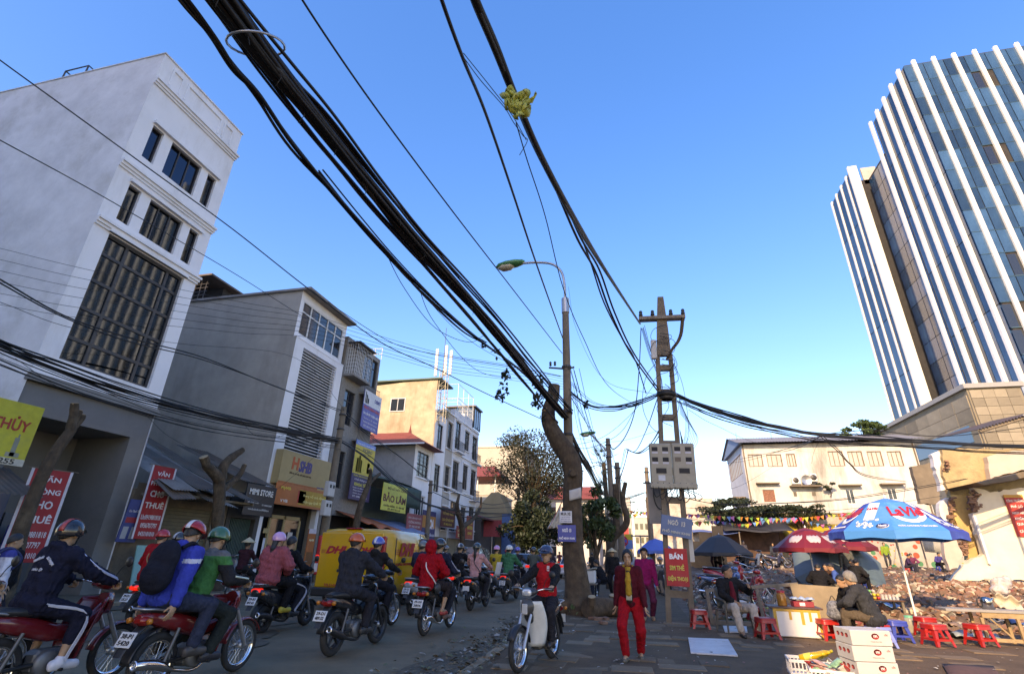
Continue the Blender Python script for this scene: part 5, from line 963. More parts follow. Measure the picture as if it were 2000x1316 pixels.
mb = MB(); limb(mb, [(.6, -.05, 8.0), (.55, -.05, 7.6), (.42, -.05, 7.2), (.22, -.08, 6.9), (.05, -.1, 6.6)], [.05, .05, .045, .04, .03], 8, 3, .12); mb.build('strut', BARK, UP)
MB().bbox(-.36, -.2, -.2, -.08, 6.62, 7.2, .02).build('fuse_box', mat('light_grey_box', (.45, .44, .42), .5, .1), UP); MB().lathe([(.17, 0), (.2, .02), (.2, .12), (.17, .14)], (0, 0, 5.45), n=14).build('strap', FRAME, UP)
kn = leaves(1, (0, 0, 0), (.01,)*3, .01, .02, 1); rg = random.Random(3)
for k in range(14):
    z = rg.uniform(4.6, 7.8); a = rg.uniform(0, 6.28); L_ = rg.uniform(.25, .6); MB().tube(spline([(-.1*math.cos(a), -.14, z), (.28*math.cos(a), -.2-.1*rg.random(), z-L_*.4), (.33*math.cos(a+.6), -.16, z-L_), (.1, -.13, z-L_*1.25)], 5), .009, 4).build('loose_cable', CABLE, UP)
MB().lathe([(.1, -.1), (.26, -.06), (.27, .05), (.12, .1)], (0, 0, 5.6), n=12).build('cable_knot', CABLE, UP)
for k in range(10): z = 4.0+k*.15; a = .4; MB().tube(spline([(.32, -.1, 5.5-k*.05), (.45+.03*k, -.15, 4.9-k*.06), (.36, -.12, 4.3-k*.04), (.28, -.1, 4.6)], 5), .006, 4).build('loose_cable', CABLE, UP)
MBOX = mat('fibreglass_beige', (.33, .30, .235), .6, .12, 4, dirt=(.18, .16, .13), dscale=2.5, damt=.6)
for k, (px, lab) in enumerate(((1291, 'beige electricity meter cabinet with a paper sticker on the utility pole'), (1336, 'beige electricity meter cabinet with one blank window on the utility pole'))):
    c = WY(px, 907, Pl-.2); X_ = thing('meter_box', lab, 'meter box', M=frameM(c, (1, 0, -.035), (.035, 0, 1)))
    w, h = .282, .56; MB().bbox(-w, w, -h, h, -.2, 0, .03).build('cabinet', MBOX, X_); MB().bbox(-w-.015, w+.015, -h-.04, -h+.1, -.21, .015, .02).build('base_lip', MBOX, X_)
    for i, (u, v) in enumerate(((-.5, .72), (.45, .72), (-.5, .24), (.45, .24))):
        blank = k == 1 and i == 2
        MB().box(u*w-.075, u*w+.075, v*h-.055, v*h+.055, .001, .006).build('meter_window', mat('brown_patch', (.16, .12, .09), .8, .1) if blank else DARKI, X_)
        if not blank: MB().box(u*w-.075, u*w+.075, v*h-.115, v*h-.065, .001, .005).build('number_label', ink((.5, .5, .55)), X_)
    MB().box(-.13, .13, -.27*h-.07, -.27*h+.06, .001, .006).build('breaker_window', DARKI, X_)
    if k == 0: MB().box(-.08, .09, -.72*h, -.48*h, .001, .005).build('sticker', ink((.55, .58, .62)), X_)
for k in range(8): x = -.5+k*.14; MB().tube(spline([(x, -.2, 3.2), (x+.06, -.22, 2.85-.06*(k % 3)), (x+.2, -.2, 2.9), (.1, -.12, 3.15)], 5), .012, 5).build('loose_cable', CABLE, UP)
signboard('tilted faded blue street plate NGÕ 13 on the utility pole', onY(1321, 1028, Pl-.24, 0, 0, R(-9)), .74, .47, SB2, [('NGÕ  13', .5, .70, .55, .3, (.55, .53, .48), .03), ('PHỐ MINH KHAI', .5, .25, .88, .19, (.5, .48, .43), .03)], th=.012, cat='street sign', name='street_sign')
signboard('red BÁN SIM THẺ ĐIỆN THOẠI banner hung on the utility pole', onY(1322, 1107, Pl-.27, 0, 0, R(-1)), .52, .83, ink((.5, .015, .02)), [('BÁN', .5, .8, .6, .18, (.75, .75, .78), .05), ('SIM THẺ', .5, .5, .65, .17, (.62, .55, .1), .03), ('ĐIỆN THOẠI', .5, .2, .88, .17, (.62, .55, .1), .03)], th=.008, cat='banner', name='banner')
gs = thing('metal_sheet_sign', 'blank grey metal sheet sign hung beside the utility pole', 'sign', M=onY(1286, 982, Pl+.5, 0, 0)); MB().box(-.27, .27, -.52, .5, -.02, 0).build('panel', mat('dull_grey_sheet', (.25, .24, .235), .7, .2, 2), gs); MB().tube([(-.36, .52, 0), (.5, .52, 0)], .02).build('bracket', FRAME, gs)
MB().tube([(.06+.17*math.cos(a), .2+.36*math.sin(a), .05) for a in [i*2*math.pi/24 for i in range(25)]], .014, 5).build('cable_coil', CABLE, gs)
gb = thing('junction_box', 'grey junction box behind the red banner on the utility pole', 'junction box', M=onY(1343, 1060, Pl+.1, 0, 0)); MB().bbox(-.11, .11, -.42, .42, -.15, .05, .02).build('cabinet', mat('light_grey_box'), gb)
MB().bbox(-.12, .12, -.43, .43, .05, .06, .004).build('door', mat('light_grey_box'), gb)
# ================================================================ other poles, pollarded trunks and greenery
def conc_pole(label, base, top, r=.14, group=None, box=False, lamp=None):
    P = thing('concrete_pole', label, 'utility pole', (0, 0, 0)); b, t = Vector(base), Vector(top)
    MB().tube([b, (b+t)/2, t], [r*1.25, r*1.1, r*.85], 10).build('shaft', CONC, P)
    for s in (.86, .95): MB().lathe([(r*1.0, -.05), (r*1.25, 0), (r*1.0, .05)], tuple(b+(t-b)*s), n=10).build('strap', FRAME, P)
    if lamp: MB().tube([t+Vector((0, 0, -.8)), t+Vector((lamp, 0, .3))], .05, 5).build('arm', METALG, P); lamp_head(P, tuple(t+Vector((lamp*1.1, 0, .35))), 1.2)
    return P
tpole = WX(672, 795, -14.3)
P = conc_pole('leaning concrete pole with white meter boxes on the left pavement', (-14.3, WX(628, 1075, -14.3).y, .05), tpole, .17)
for (px, py) in ((641, 955), (634, 992)):
    c = WX(px, py, -14.1); MB().bbox(c.x-.05, c.x+.2, c.y-.28, c.y+.28, c.z-.34, c.z+.34, .03).build('meter_cabinet', mat('light_grey_box'), P)
    for dy in (-.13, .13): MB().box(c.x+.2, c.x+.206, c.y+dy-.07, c.y+dy+.07, c.z+.05, c.z+.2).build('meter_window', DARKI, P)
b0 = WX(636, 1080, -14.3); 
conc_pole('concrete pole standing before the dark blue dealer board', (-14.3, 35.0, .1), WX(842, 938, -14.3), .15)
P = conc_pole('concrete pole with loudspeaker and meter box before the street tree', (-13.2, 62, .1), WY(1012, 955, 62), .2)
c = WY(1012, 958, 61.6); MB().lathe([(.05, .3), (.12, .1), (.35, -.35)], tuple(c), 'Y', 10).build('loudspeaker', MBOX, P); c = WY(1010, 1015, 61.7); MB().bbox(c.x-.4, c.x+.4, c.y-.1, c.y+.1, c.z-1.2, c.z+1.2, .04).build('meter_cabinet', MBOX, P)
conc_pole('tall concrete pole with street light behind the pollarded tree', (-1.3, 30, .06), WY(1187, 856, 30), .15, lamp=-1.0)
conc_pole('shorter concrete pole next to the tall one down the pavement', (-1.05, 33, .06), WY(1205, 903, 33), .17)
conc_pole('slim concrete pole beside the grey metal sheet sign', (.85, 40, .06), WY(1262, 912, 40), .16)
conc_pole('thin far pole at the road end', (1.4, 75, .06), (1.4, 75, 9), .12)
mb_ = thing('meter_box', 'grey meter box strapped to the second pollarded tree', 'meter box', (0, 0, 0)); c = WY(1191, 1005, 26.6); MB().bbox(c.x-.22, c.x+.22, c.y-.1, c.y+.1, c.z-.5, c.z+.5, .03).build('cabinet', MBOX, mb_)
for dz in (.3, 0, -.3): MB().box(c.x-.12, c.x+.12, c.y-.106, c.y-.1, c.z+dz-.07, c.z+dz+.07).build('meter_window', DARKI, mb_)
def stump(label, pts, rs, y=None, x=None, cuts=(), m=BARK):
    T = thing('pollarded_street_tree', label, 'tree', (0, 0, 0)); rs = [q*.8 for q in rs]; f = (lambda p: WY(*p, y)) if y else (lambda p: WX(*p, x)); mb = MB(); P = [f(p) for p in pts]; P = [Vector((P[0].x, P[0].y, -.05))]+(P[1:] if P[0].z < .3 else P); rs = rs if len(rs) == len(P) else [rs[0]*1.1]+rs; limb(mb, P, rs, 12, len(label), .07); mb.build('trunk', m, T)
    for cp, cr in cuts:
        mb = MB(); Q = [f(p) for p in cp]; limb(mb, Q, cr, 10, 4, .08); mb.build('limb', m, T); d = (Q[-1]-Q[-2]).normalized()
        MB().tube([Q[-1]-d*.02, Q[-1]+d*.012], cr[-1]*.93, 10, smooth=False).build('saw_cut', mat('fresh_cut_wood', (.42, .29, .17), .9, .25, 8), T)
    return T
stump('slanting sawn-off trunk in front of the white building portal', [(18, 1130), (40, 1040), (78, 940), (110, 880), (140, 838)], [.22, .2, .17, .15, .14], x=-13.9, cuts=[([(138, 842), (143, 815), (146, 788)], [.12, .1, .09]), ([(136, 842), (150, 812), (155, 802)], [.1, .09, .08]), ([(140, 838), (158, 818), (160, 810)], [.09, .08, .08])])
stump('forked pollarded trunk before the tin-roofed shack', [(430, 1110), (425, 1030), (428, 960), (430, 930)], [.28, .24, .24, .24], x=-14.2, cuts=[([(428, 935), (410, 915), (402, 905), (398, 892)], [.2, .16, .14, .15]), ([(430, 935), (440, 905), (460, 888), (474, 878)], [.2, .15, .12, .10]), ([(432, 960), (465, 930), (478, 908)], [.12, .1, .08])])
stump('sawn trunk in front of the yellow furniture sign', [(690, 1075), (697, 1020), (708, 975), (722, 940)], [.24, .22, .2, .17], x=-14.0, cuts=[([(720, 945), (724, 925), (722, 915)], [.12, .1, .09]), ([(720, 945), (735, 930), (742, 925)], [.1, .09, .08])])
stump('bare trunk before the end terrace house', [(903, 1075), (903, 1040), (900, 1020), (893, 1000)], [.3, .28, .26, .2], x=-14.0, cuts=[([(902, 1030), (925, 1012), (938, 990), (940, 970)], [.22, .16, .12, .08]), ([(897, 1010), (893, 985), (897, 965)], [.2, .14, .1])])
stump('second pollarded street tree with a bent bough by the far poles', [(1190, 1085), (1197, 1055), (1208, 1040), (1222, 1025), (1224, 1010), (1218, 985), (1215, 960)], [.25, .2, .2, .2, .19, .17, .15], y=26.5, cuts=[([(1216, 975), (1219, 955), (1222, 942)], [.12, .11, .1]), ([(1205, 1040), (1203, 1000), (1203, 960), (1202, 945)], [.17, .17, .16, .15])])
def crown_tree(label, base, h, r, leafm, seed, n=2600, rz=None, trunk_r=.22, s=(.10, .22), cen=None, cl=26):
    T = thing('street_tree', label, 'tree', (0, 0, 0)); rg = random.Random(seed); b = Vector(base); top = b+Vector((0, 0, h*.6)); rz = rz or r*.8; C = Vector(cen) if cen else b+Vector((0, 0, h-rz*.75))
    mb = MB(); limb(mb, [b, b+Vector((.1, 0, h*.25)), top], [trunk_r*1.3, trunk_r, trunk_r*.6], 10, seed, .07); mb.build('trunk', BARK, T)
    br = MB(); cr = MB()
    for k in range(cl):
        while True:
            d = Vector((rg.uniform(-1, 1), rg.uniform(-1, 1), rg.uniform(-1, 1)))
            if .25 < d.length < 1: break
        p = C+Vector((d.x*r, d.y*r, d.z*rz)); st = b+Vector((0, 0, h*rg.uniform(.25, .6))); limb(br, [st, (st+p)/2+Vector((0, 0, .3)), p], [trunk_r*.4, trunk_r*.22, .02], 6, k, .05)
        lb = leaves(n//cl, p, (r*.27, r*.27, rz*.22), s[0], s[1], seed*99+k); cr.v, o = cr.v+lb.v, len(cr.v); cr.f += [[i+o for i in f] for f in lb.f]; cr.m += lb.m; cr.sm += lb.sm
    br.build('branches', BARK, T); c = cr.build('crown', leafm, T); c['kind'] = 'stuff'; return T
crown_tree('wispy street tree with thin foliage left of the pollarded tree', (-12.0, 62, .1), 15, 5.4, LEAFO, 1, 11000, 4.6, .24, (.09, .19), cl=100)
crown_tree('dense dark green tree low behind the passing cars', (-9.8, 50, .1), 6.2, 2.9, LEAFD, 2, 7000, 2.8, .2, (.1, .22), cl=44)
crown_tree('dark green tree beside the road past the cars', (-5.6, 52, .06), 6.0, 2.3, LEAFD, 5, 4000, 2.6, .18, (.1, .2), cl=30)
crown_tree('leafy bush right behind the pollarded tree', (-1.9, 24, .06), 4.0, 1.0, LEAF, 3, 2200, 1.2, .08, (.06, .13), cl=22)
crown_tree('green shrub growing over the back wall beneath the bunting', (8.2, 49.8, 1), 5.0, 3.9, LEAFD, 4, 8000, .95, .1, (.08, .18), cl=70)
crown_tree('low dark bush on the white house end of the back wall', (13.6, 49.9, 1), 4.7, 2.2, LEAFD, 8, 3400, .65, .08, (.07, .16), cl=40)
crown_tree('rounded bush on the roof between the white house and podium', (23.2, 58, 11), 3.6, 2.0, LEAF, 6, 2200, 1.1, .1, (.1, .2), cl=22)
crown_tree('mossy bush growing from the wall of the white house', (17.6, 53.8, 6.9), 1.4, .9, LEAFD, 9, 700, .5, .04, (.06, .14), cl=10)
def palm(label, base, h, seed, n=26, L=1.9):
    T = thing('fan_palm', label, 'palm tree', (0, 0, 0)); rg = random.Random(seed); b = Vector(base); t = b+Vector((0, 0, h)); MB().tube([b, (b+t)/2+Vector((.1, 0, 0)), t], [.2, .17, .14], 8).build('trunk', BARK, T)
    for k in range(n):
        a = rg.uniform(0, 6.28); e = rg.uniform(-.7, 1.2); d = Vector((math.cos(a)*math.cos(e), math.sin(a)*math.cos(e), math.sin(e))); l = L*rg.uniform(.7, 1.1); q = t+d*l*.55; mb = MB(); mb.tube([t, q], .015, 4); u = d.cross(Vector((0, 0, 1))).normalized()
        for j in range(9):
            w = (j-4)/4; tip = q+(d*(1-.35*abs(w))+u*w*.85).normalized()*l*.5+Vector((0, 0, -.12*l*abs(w)-.05)); sd = d.cross(tip-q).normalized()*.0+u*.03; mb.add([q-sd, q+sd, tip], [(0, 1, 2)])
        mb.build('frond', LEAFD, T)
    return T
palm('tall dark fan palm behind the receding cables', (-2.0, 36, .06), 7.3, 1, 30, 1.7); palm('lower fan palm under the tall one', (-1.8, 34, .06), 4.7, 2, 30, 1.9)
# ================================================================ bunting
PENC = [ink(c) for c in ((.55, .04, .05), (.6, .42, .03), (.1, .35, .08), (.08, .25, .5), (.5, .12, .3), (.55, .2, .03), (.45, .5, .1), (.2, .08, .3))]
PENM = [MB().add([(-.13, 0, 0), (.13, 0, 0), (0, 0, -.3), (-.13, .006, 0), (.13, .006, 0), (0, .006, -.3)], [(0, 1, 2), (5, 4, 3), (0, 2, 5, 3), (2, 1, 4, 5), (1, 0, 3, 4)]).mesh('pennant', c) for c in PENC]
def bunting(label, px, y0, y1, n, seed, s=1.):
    T = thing('bunting', label, 'bunting', (0, 0, 0)); P = spline(wire(px, ('Y', y0), ('Y', y1)), 12); MB().tube(P, .012, 4).build('string', CABLE, T); rg = random.Random(seed)
    for i in range(n):
        t = (i+.5+rg.uniform(-.25, .25))/n*(len(P)-1); k = min(int(t), len(P)-2); p = P[k].lerp(P[k+1], t-k); inst('pennant', PENM[rg.randrange(8)], T, loc=p, rot=(rg.gauss(0, .3), rg.gauss(0, .25), rg.gauss(0, .5)), scale=s*rg.uniform(.85, 1.15))
bunting('upper string of colourful pennants across the back of the lot', [(1332, 1003), (1400, 1007), (1500, 1011), (1580, 1009), (1662, 1000)], 36, 40, 44, 1)
bunting('lower string of colourful pennants looping along the hedge', [(1340, 1020), (1400, 1017), (1452, 1023), (1500, 1014), (1560, 1014), (1650, 1034)], 37, 41, 40, 2)
bunting('short string of pennants over the far pavement', [(1205, 994), (1232, 997), (1275, 1001)], 40, 44, 13, 3, 1.1)
bunting('second short string of pennants past the far poles', [(1212, 1003), (1240, 1004), (1272, 997)], 46, 48, 10, 4, 1.1)
# ================================================================ smooth bodies: distance fields turned into one surface
def sdf_mesh(name, prims, h, m, wob=0., paint=None):
    lo = np.full(3, 1e9); hi = -lo
    for p in prims:
        if p[0] == 'c': a, b, r = np.array(p[1]), np.array(p[2]), max(p[3], p[4]); lo = np.minimum(lo, np.minimum(a, b)-r); hi = np.maximum(hi, np.maximum(a, b)+r)
        elif p[0] == 'e': c, r = np.array(p[1]), max(p[2]); lo = np.minimum(lo, c-r); hi = np.maximum(hi, c+r)
    lo -= 3*h; hi += 3*h; dim = np.ceil((hi-lo)/h).astype(int)+1
    F = np.full(dim, .2, np.float32); ax = [lo[i]+np.arange(dim[i])*h for i in range(3)]
    for p in prims:
        k = p[-1]; pad = k+3*h
        if p[0] == 'c': a, b = np.array(p[1], float), np.array(p[2], float); r = max(p[3], p[4]); l_, h_ = np.minimum(a, b)-r-pad, np.maximum(a, b)+r+pad
        else: c = np.array(p[1], float); r = max(p[2]); l_, h_ = c-r-pad, c+r+pad
        i0 = np.clip(np.floor((l_-lo)/h).astype(int), 0, dim-1); i1 = np.clip(np.ceil((h_-lo)/h).astype(int)+1, 1, dim)
        sl = tuple(slice(i0[i], i1[i]) for i in range(3)); X, Y, Z = np.meshgrid(*[ax[i][sl[i]] for i in range(3)], indexing='ij')
        if p[0] == 'c':
            ab = b-a; L2 = max(ab.dot(ab), 1e-9); t = np.clip(((X-a[0])*ab[0]+(Y-a[1])*ab[1]+(Z-a[2])*ab[2])/L2, 0, 1)
            d = np.sqrt((X-a[0]-t*ab[0])**2+(Y-a[1]-t*ab[1])**2+(Z-a[2]-t*ab[2])**2)-(p[3]+(p[4]-p[3])*t)
        else:
            Rm = p[3]; q = [X-c[0], Y-c[1], Z-c[2]]
            if Rm is not None: q = [sum(Rm[j][i]*q[j] for j in range(3)) for i in range(3)]
            rr = p[2]; k0 = np.sqrt(sum((q[i]/rr[i])**2 for i in range(3))); k1 = np.sqrt(sum((q[i]/rr[i]**2)**2 for i in range(3)))+1e-6; d = k0*(k0-1)/k1
        g = F[sl]
        if k > 0: t = np.clip(.5+.5*(g-d)/k, 0, 1); F[sl] = g*(1-t)+d*t-k*t*(1-t)
        else: F[sl] = np.minimum(g, d)
    if wob:
        X, Y, Z = np.meshgrid(*ax, indexing='ij'); F += wob*(np.sin(31*X+23*Z+9*np.sin(17*Y))+np.sin(37*Y-29*Z+7*np.sin(21*X))+.6*np.sin(61*Z+13*X))*.5
    S = F < 0; nx, ny, nz = (d-1 for d in dim)
    cs = [(i, j, k) for i in (0, 1) for j in (0, 1) for k in (0, 1)]; cnt = sum(S[i:nx+i, j:ny+j, k:nz+k].astype(np.int8) for i, j, k in cs); act = (cnt > 0) & (cnt < 8)
    I = np.argwhere(act); idx = np.full(act.shape, -1, np.int64); idx[act] = np.arange(len(I)); acc = np.zeros((len(I), 3)); n = np.zeros(len(I))
    for c0 in cs:
        for a in range(3):
            if c0[a]: continue
            c1 = list(c0); c1[a] = 1; f0 = F[I[:, 0]+c0[0], I[:, 1]+c0[1], I[:, 2]+c0[2]]; f1 = F[I[:, 0]+c1[0], I[:, 1]+c1[1], I[:, 2]+c1[2]]
            m_ = (f0 < 0) != (f1 < 0); t = np.where(m_, f0/(f0-f1+1e-12), 0); pos = np.array(c0, float)[None].repeat(len(I), 0); pos[:, a] = t; acc += pos*m_[:, None]; n += m_
    V = lo+(I+acc/np.maximum(n, 1)[:, None])*h; Q = []
    for a in range(3):
        b, c = (a+1) % 3, (a+2) % 3; s0 = [slice(1, -1)]*3; s0[a] = slice(0, -1); s1 = list(s0); s1[a] = slice(1, None)
        A, B = S[tuple(s0)], S[tuple(s1)]; E = np.argwhere(A != B)
        if not len(E): continue
        off = np.ones(3, int); off[a] = 0; G = E+off; fl = A[tuple(E.T)]
        def at(db, dc): g = G.copy(); g[:, b] -= db; g[:, c] -= dc; return idx[tuple(g.T)]
        q = np.stack([at(1, 1), at(0, 1), at(0, 0), at(1, 0)], 1); q[~fl] = q[~fl][:, ::-1]; Q.append(q)
    Q = np.concatenate(Q); Q = Q[(Q >= 0).all(1)]
    me = bpy.data.meshes.new(name); me.vertices.add(len(V)); me.vertices.foreach_set('co', V.astype(np.float32).ravel()); me.loops.add(Q.size); me.loops.foreach_set('vertex_index', Q.astype(np.int32).ravel())
    me.polygons.add(len(Q)); me.polygons.foreach_set('loop_start', np.arange(0, Q.size, 4, dtype=np.int32)); me.polygons.foreach_set('loop_total', np.full(len(Q), 4, np.int32))
    for x in (m if isinstance(m, (list, tuple)) else [m]): me.materials.append(x)
    if paint is not None: me.polygons.foreach_set('material_index', paint(V[Q].mean(1)).astype(np.int32))
    me.polygons.foreach_set('use_smooth', np.ones(len(Q), bool)); me.update(calc_edges=True); return me
def v3(*a): return Vector(a)
def ik(a, c, l1, l2, pole):
    a, c, pole = Vector(a), Vector(c), Vector(pole); d = c-a; L = min(d.length, (l1+l2)*.995); dn = d.normalized(); c = a+dn*L
    x = (l1*l1-l2*l2+L*L)/(2*L); hh = math.sqrt(max(0, l1*l1-x*x)); pv = pole-dn*pole.dot(dn); pv = pv.normalized() if pv.length > 1e-6 else dn.orthogonal().normalized()
    return a+dn*x+pv*hh, c
SKIN = [mat('skin_%d' % i, c, .55, .1, 12) for i, c in enumerate(((.36, .185, .105), (.43, .235, .14), (.30, .15, .085)))]
HAIR = mat('black_hair', (.012, .011, .011), .45, .3, 30, bump=.3, bscale=80); HAIRG = mat('grey_hair', (.2, .185, .17), .6, .3, 30, bump=.3, bscale=80)
EYE = ink((.015, .01, .01)); LIP = mat('lip', (.27, .09, .07), .5, 0)
_HAND = {}
def hand_mesh(kind, skin, h=.0065):
    if (kind, skin.name) in _HAND: return _HAND[(kind, skin.name)]
    P = [('c', (0, -.03, 0), (0, .02, 0), .026, .024, .01), ('e', (0, .05, 0), (.04, .05, .017), None, .012)]
    for i, (x, L) in enumerate(((.028, .072), (.010, .08), (-.009, .075), (-.027, .058))):
        if kind == 'grip': a, b, c, d = (x, .085, 0), (x*1.05, .105, -.03), (x, .085, -.058), (x, .058, -.055)
        else: a, b, c, d = (x, .088, 0), (x*1.15, .088+L*.42, -.01), (x*1.2, .088+L*.72, -.026), (x*1.2, .088+L*.9, -.045)
        P += [('c', a, b, .0095, .009, .003), ('c', b, c, .009, .008, .002), ('c', c, d, .008, .0072, .002)]
    P += [('c', (.026, .03, -.004), (.05, .062, -.02), .012, .010, .008), ('c', (.05, .062, -.02), (.046 if kind == 'grip' else .056, .088, -.04), .010, .008, .002)]
    _HAND[(kind, skin.name)] = sdf_mesh('hand', P, h, skin); return _HAND[(kind, skin.name)]
def cap_shell(hp, Rm, rad, lo_f, lo_b, lo_s, th, n=26, m=14, noise=0., off=(0, 0, 0)):
    """dome round a head: reaches lo_f/lo_b/lo_s radians down at front/back/sides"""
    def P(u, v):
        a = 2*math.pi*u; cf = math.cos(a); lim = lo_s+(lo_f-lo_s)*max(0, cf)**1.5+(lo_b-lo_s)*max(0, -cf)**1.2; t = v*lim; e = max(0, t-1.5708); S = math.sin(min(t, 1.5708))*(1-.16*e*e)
        d = Vector((math.sin(a)*S*rad[0], math.cos(a)*S*rad[1], (math.cos(t) if e == 0 else -e)*rad[2]))*(1+noise*math.sin(a*17+t*3)); return hp+Rm @ (d+Vector(off))
    return MB().sheet(P, n, m, th)
def person(label, loc, rz, pose, look, lod=1, sc=1., name='person', group=None, tilt=0.):
    """pose: joint targets in the person's own frame (faces +Y). look: colours and garments."""
    h = (.0115, .017, .028)[lod]; root = thing(name, label, 'person', loc, rz, group); root.scale = (sc,)*3
    if tilt: root.rotation_euler = (0, tilt, rz)
    g = pose.get; pel = Vector(g('pel')); ln = g('lean', .1); tw = g('twist', 0.); sd = g('side', 0.)
    U = Vector((math.sin(sd), math.sin(ln), math.cos(ln))).normalized(); Rv = Vector((math.cos(tw), math.sin(tw), 0)); Rv = (Rv-U*U.dot(Rv)).normalized(); Fv = U.cross(Rv)
    ch = pel+U*.31; nk = pel+U*.495+Fv*-.005; hd_p, hd_y = g('head', (0, 0)); HR = Euler((-hd_p, 0, tw+hd_y), 'XYZ').to_matrix(); HR = Matrix.Rotation(tw+hd_y, 3, 'Z') @ Matrix.Rotation(-hd_p, 3, 'X'); hc = nk+(HR @ Vector((0, .022, .155)))
    shw = g('shw', .165); sh = {s: pel+U*.445+Rv*s*shw for s in (-1, 1)}; hip = {s: pel+Rv*s*.09-U*.02 for s in (-1, 1)}; el, wr, kn, an = {}, {}, {}, {}
    for s, k in ((-1, 'L'), (1, 'R')):
        el[s], wr[s] = ik(sh[s], Vector(g('hand'+k)), .275, .245, g('elb'+k, (s*.6, -.5, -.6))); kn[s], an[s] = ik(hip[s], Vector(g('foot'+k)), .41, .40, g('knee'+k, (s*.25, 1, .2)))
    fd = {s: Vector(g('toe'+k, (s*.12, 1, 0))).normalized() for s, k in ((-1, 'L'), (1, 'R'))}
    skin = SKIN[look.get('skin', 1)]; tp = look.get('top', (.05, .05, .06)); bt = look.get('bottom', (.02, .02, .025)); gt = look.get('puff', .018); gb = look.get('loose', .019); ft = look.get('fat', 1.)
    tmat = tp if not isinstance(tp, tuple) else cloth(tp); bmat = bt if not isinstance(bt, tuple) else cloth(bt)
    RT = [[Rv.x, Fv.x, U.x], [Rv.y, Fv.y, U.y], [Rv.z, Fv.z, U.z]]; RH = [list(r) for r in HR]
    H = lambda x, y, z: tuple(hc+HR @ Vector((x, y, z)))
    # body: one continuous skin surface
    B = [('e', H(0, -.005, .03), (.074, .092, .088), RH, .02), ('e', H(0, .018, -.045), (.058, .068, .072), RH, .03), ('e', H(0, .055, -.085), (.03, .03, .028), RH, .03), ('c', tuple(nk-U*.05), tuple(hc-HR @ Vector((0, .02, .06))), .055, .05, .03)]
    if lod < 2: B += [('c', H(0, .085, .0), H(0, .104, -.032), .011, .016, .012), ('e', H(-.078, -.008, -.012), (.012, .022, .032), RH, .008), ('e', H(.078, -.008, -.012), (.012, .022, .032), RH, .008), ('c', H(-.035, .077, .024), H(.035, .077, .024), .014, .014, .015), ('e', H(0, .085, -.062), (.024, .012, .012), RH, .01)]
    B += [('e', tuple(ch), (.135, .085, .16), RT, .05), ('e', tuple(pel+U*.1), (.125, .085, .15), RT, .05), ('e', tuple(pel), (.13, .10, .11), RT, .05)]
    for s in (-1, 1):
        B += [('c', tuple(sh[s]), tuple(el[s]), .046, .037, .03), ('c', tuple(el[s]), tuple(wr[s]), .038, .026, .015), ('c', tuple(hip[s]), tuple(kn[s]), .068, .048, .03), ('c', tuple(kn[s]), tuple(kn[s].lerp(an[s], .35)), .048, .05, .02), ('c', tuple(kn[s].lerp(an[s], .35)), tuple(an[s]), .05, .032, .02)]
        B += [('c', tuple(an[s]-v3(0, 0, .02)-fd[s]*.03), tuple(an[s]+fd[s]*.13-v3(0, 0, .045)), .034, .025, .02)]
        if lod == 2: B += [('e', tuple(wr[s]+(wr[s]-el[s]).normalized()*.06), (.035, .05, .035), None, .02)]
    inst('body', sdf_mesh('body', B, h, skin), root)
    if lod < 2:
        for s in (-1, 1):
            d = (wr[s]-el[s]).normalized(); gk = g('grip', (True, True))[0 if s < 0 else 1]
            if gk: d = (d*.6+Vector(g('grd', (0, .75, -.25)))).normalized()
            zax = Vector(g('palm'+('L' if s < 0 else 'R'), (0, 0, 1) if gk else (s*1., .1, .15))); xax = d.cross(zax).normalized(); zax = xax.cross(d); Mx = Matrix(((xax.x, d.x, zax.x, wr[s].x), (xax.y, d.y, zax.y, wr[s].y), (xax.z, d.z, zax.z, wr[s].z), (0, 0, 0, 1)))
            if (xax.dot(Rv)*-s) < 0 or not gk: Mx = Mx @ Matrix.Diagonal((-1 if (xax.dot(Rv)*s) > 0 and gk else 1, 1, 1, 1))
            inst('hand', hand_mesh('grip' if gk else 'open', skin), root, M=Mx)
    # upper garment
    sl_ = look.get('sleeve', 1.); T = [('e', tuple(ch+U*.01), ((.155+gt)*ft, (.105+gt)*ft, .17+gt), RT, .05), ('e', tuple(pel+U*.12), ((.14+gt)*ft, (.102+gt)*ft, .15+gt), RT, .06), ('c', tuple(sh[-1]-U*.012), tuple(sh[1]-U*.012), .058+gt*.8, .058+gt*.8, .04), ('c', tuple(nk-U*.06), tuple(nk+U*.0), .07+gt*.3, .062+gt*.3, .03)]
    hl = look.get('hem', .02); T += [('e', tuple(pel-U*hl), ((.155+gt)*ft, (.12+gt)*ft, .10+gt*.6), RT, .04)]
    for s in (-1, 1):
        e2 = el[s]; T += [('c', tuple(sh[s]), tuple(e2), .056+gt, .046+gt, .04)]
        if sl_ > .5: T += [('c', tuple(e2), tuple(e2.lerp(wr[s], .97)), .045+gt, .034+gt*.7, .02)]
    if look.get('hood'): T += [('e', tuple(nk-Fv*.07+U*.01), (.10, .07, .07), RT, .04)]
    if look.get('hood_up'): T += [('e', tuple(hc-HR @ Vector((0, .03, -.0))), (.112, .115, .135), RH, .04)]
    inst(look.get('topname', 'jacket'), sdf_mesh('jacket', T, h, tmat, wob=(.007 if gt < .03 else .011) if lod < 2 else 0, paint=look.get('paint')), root)
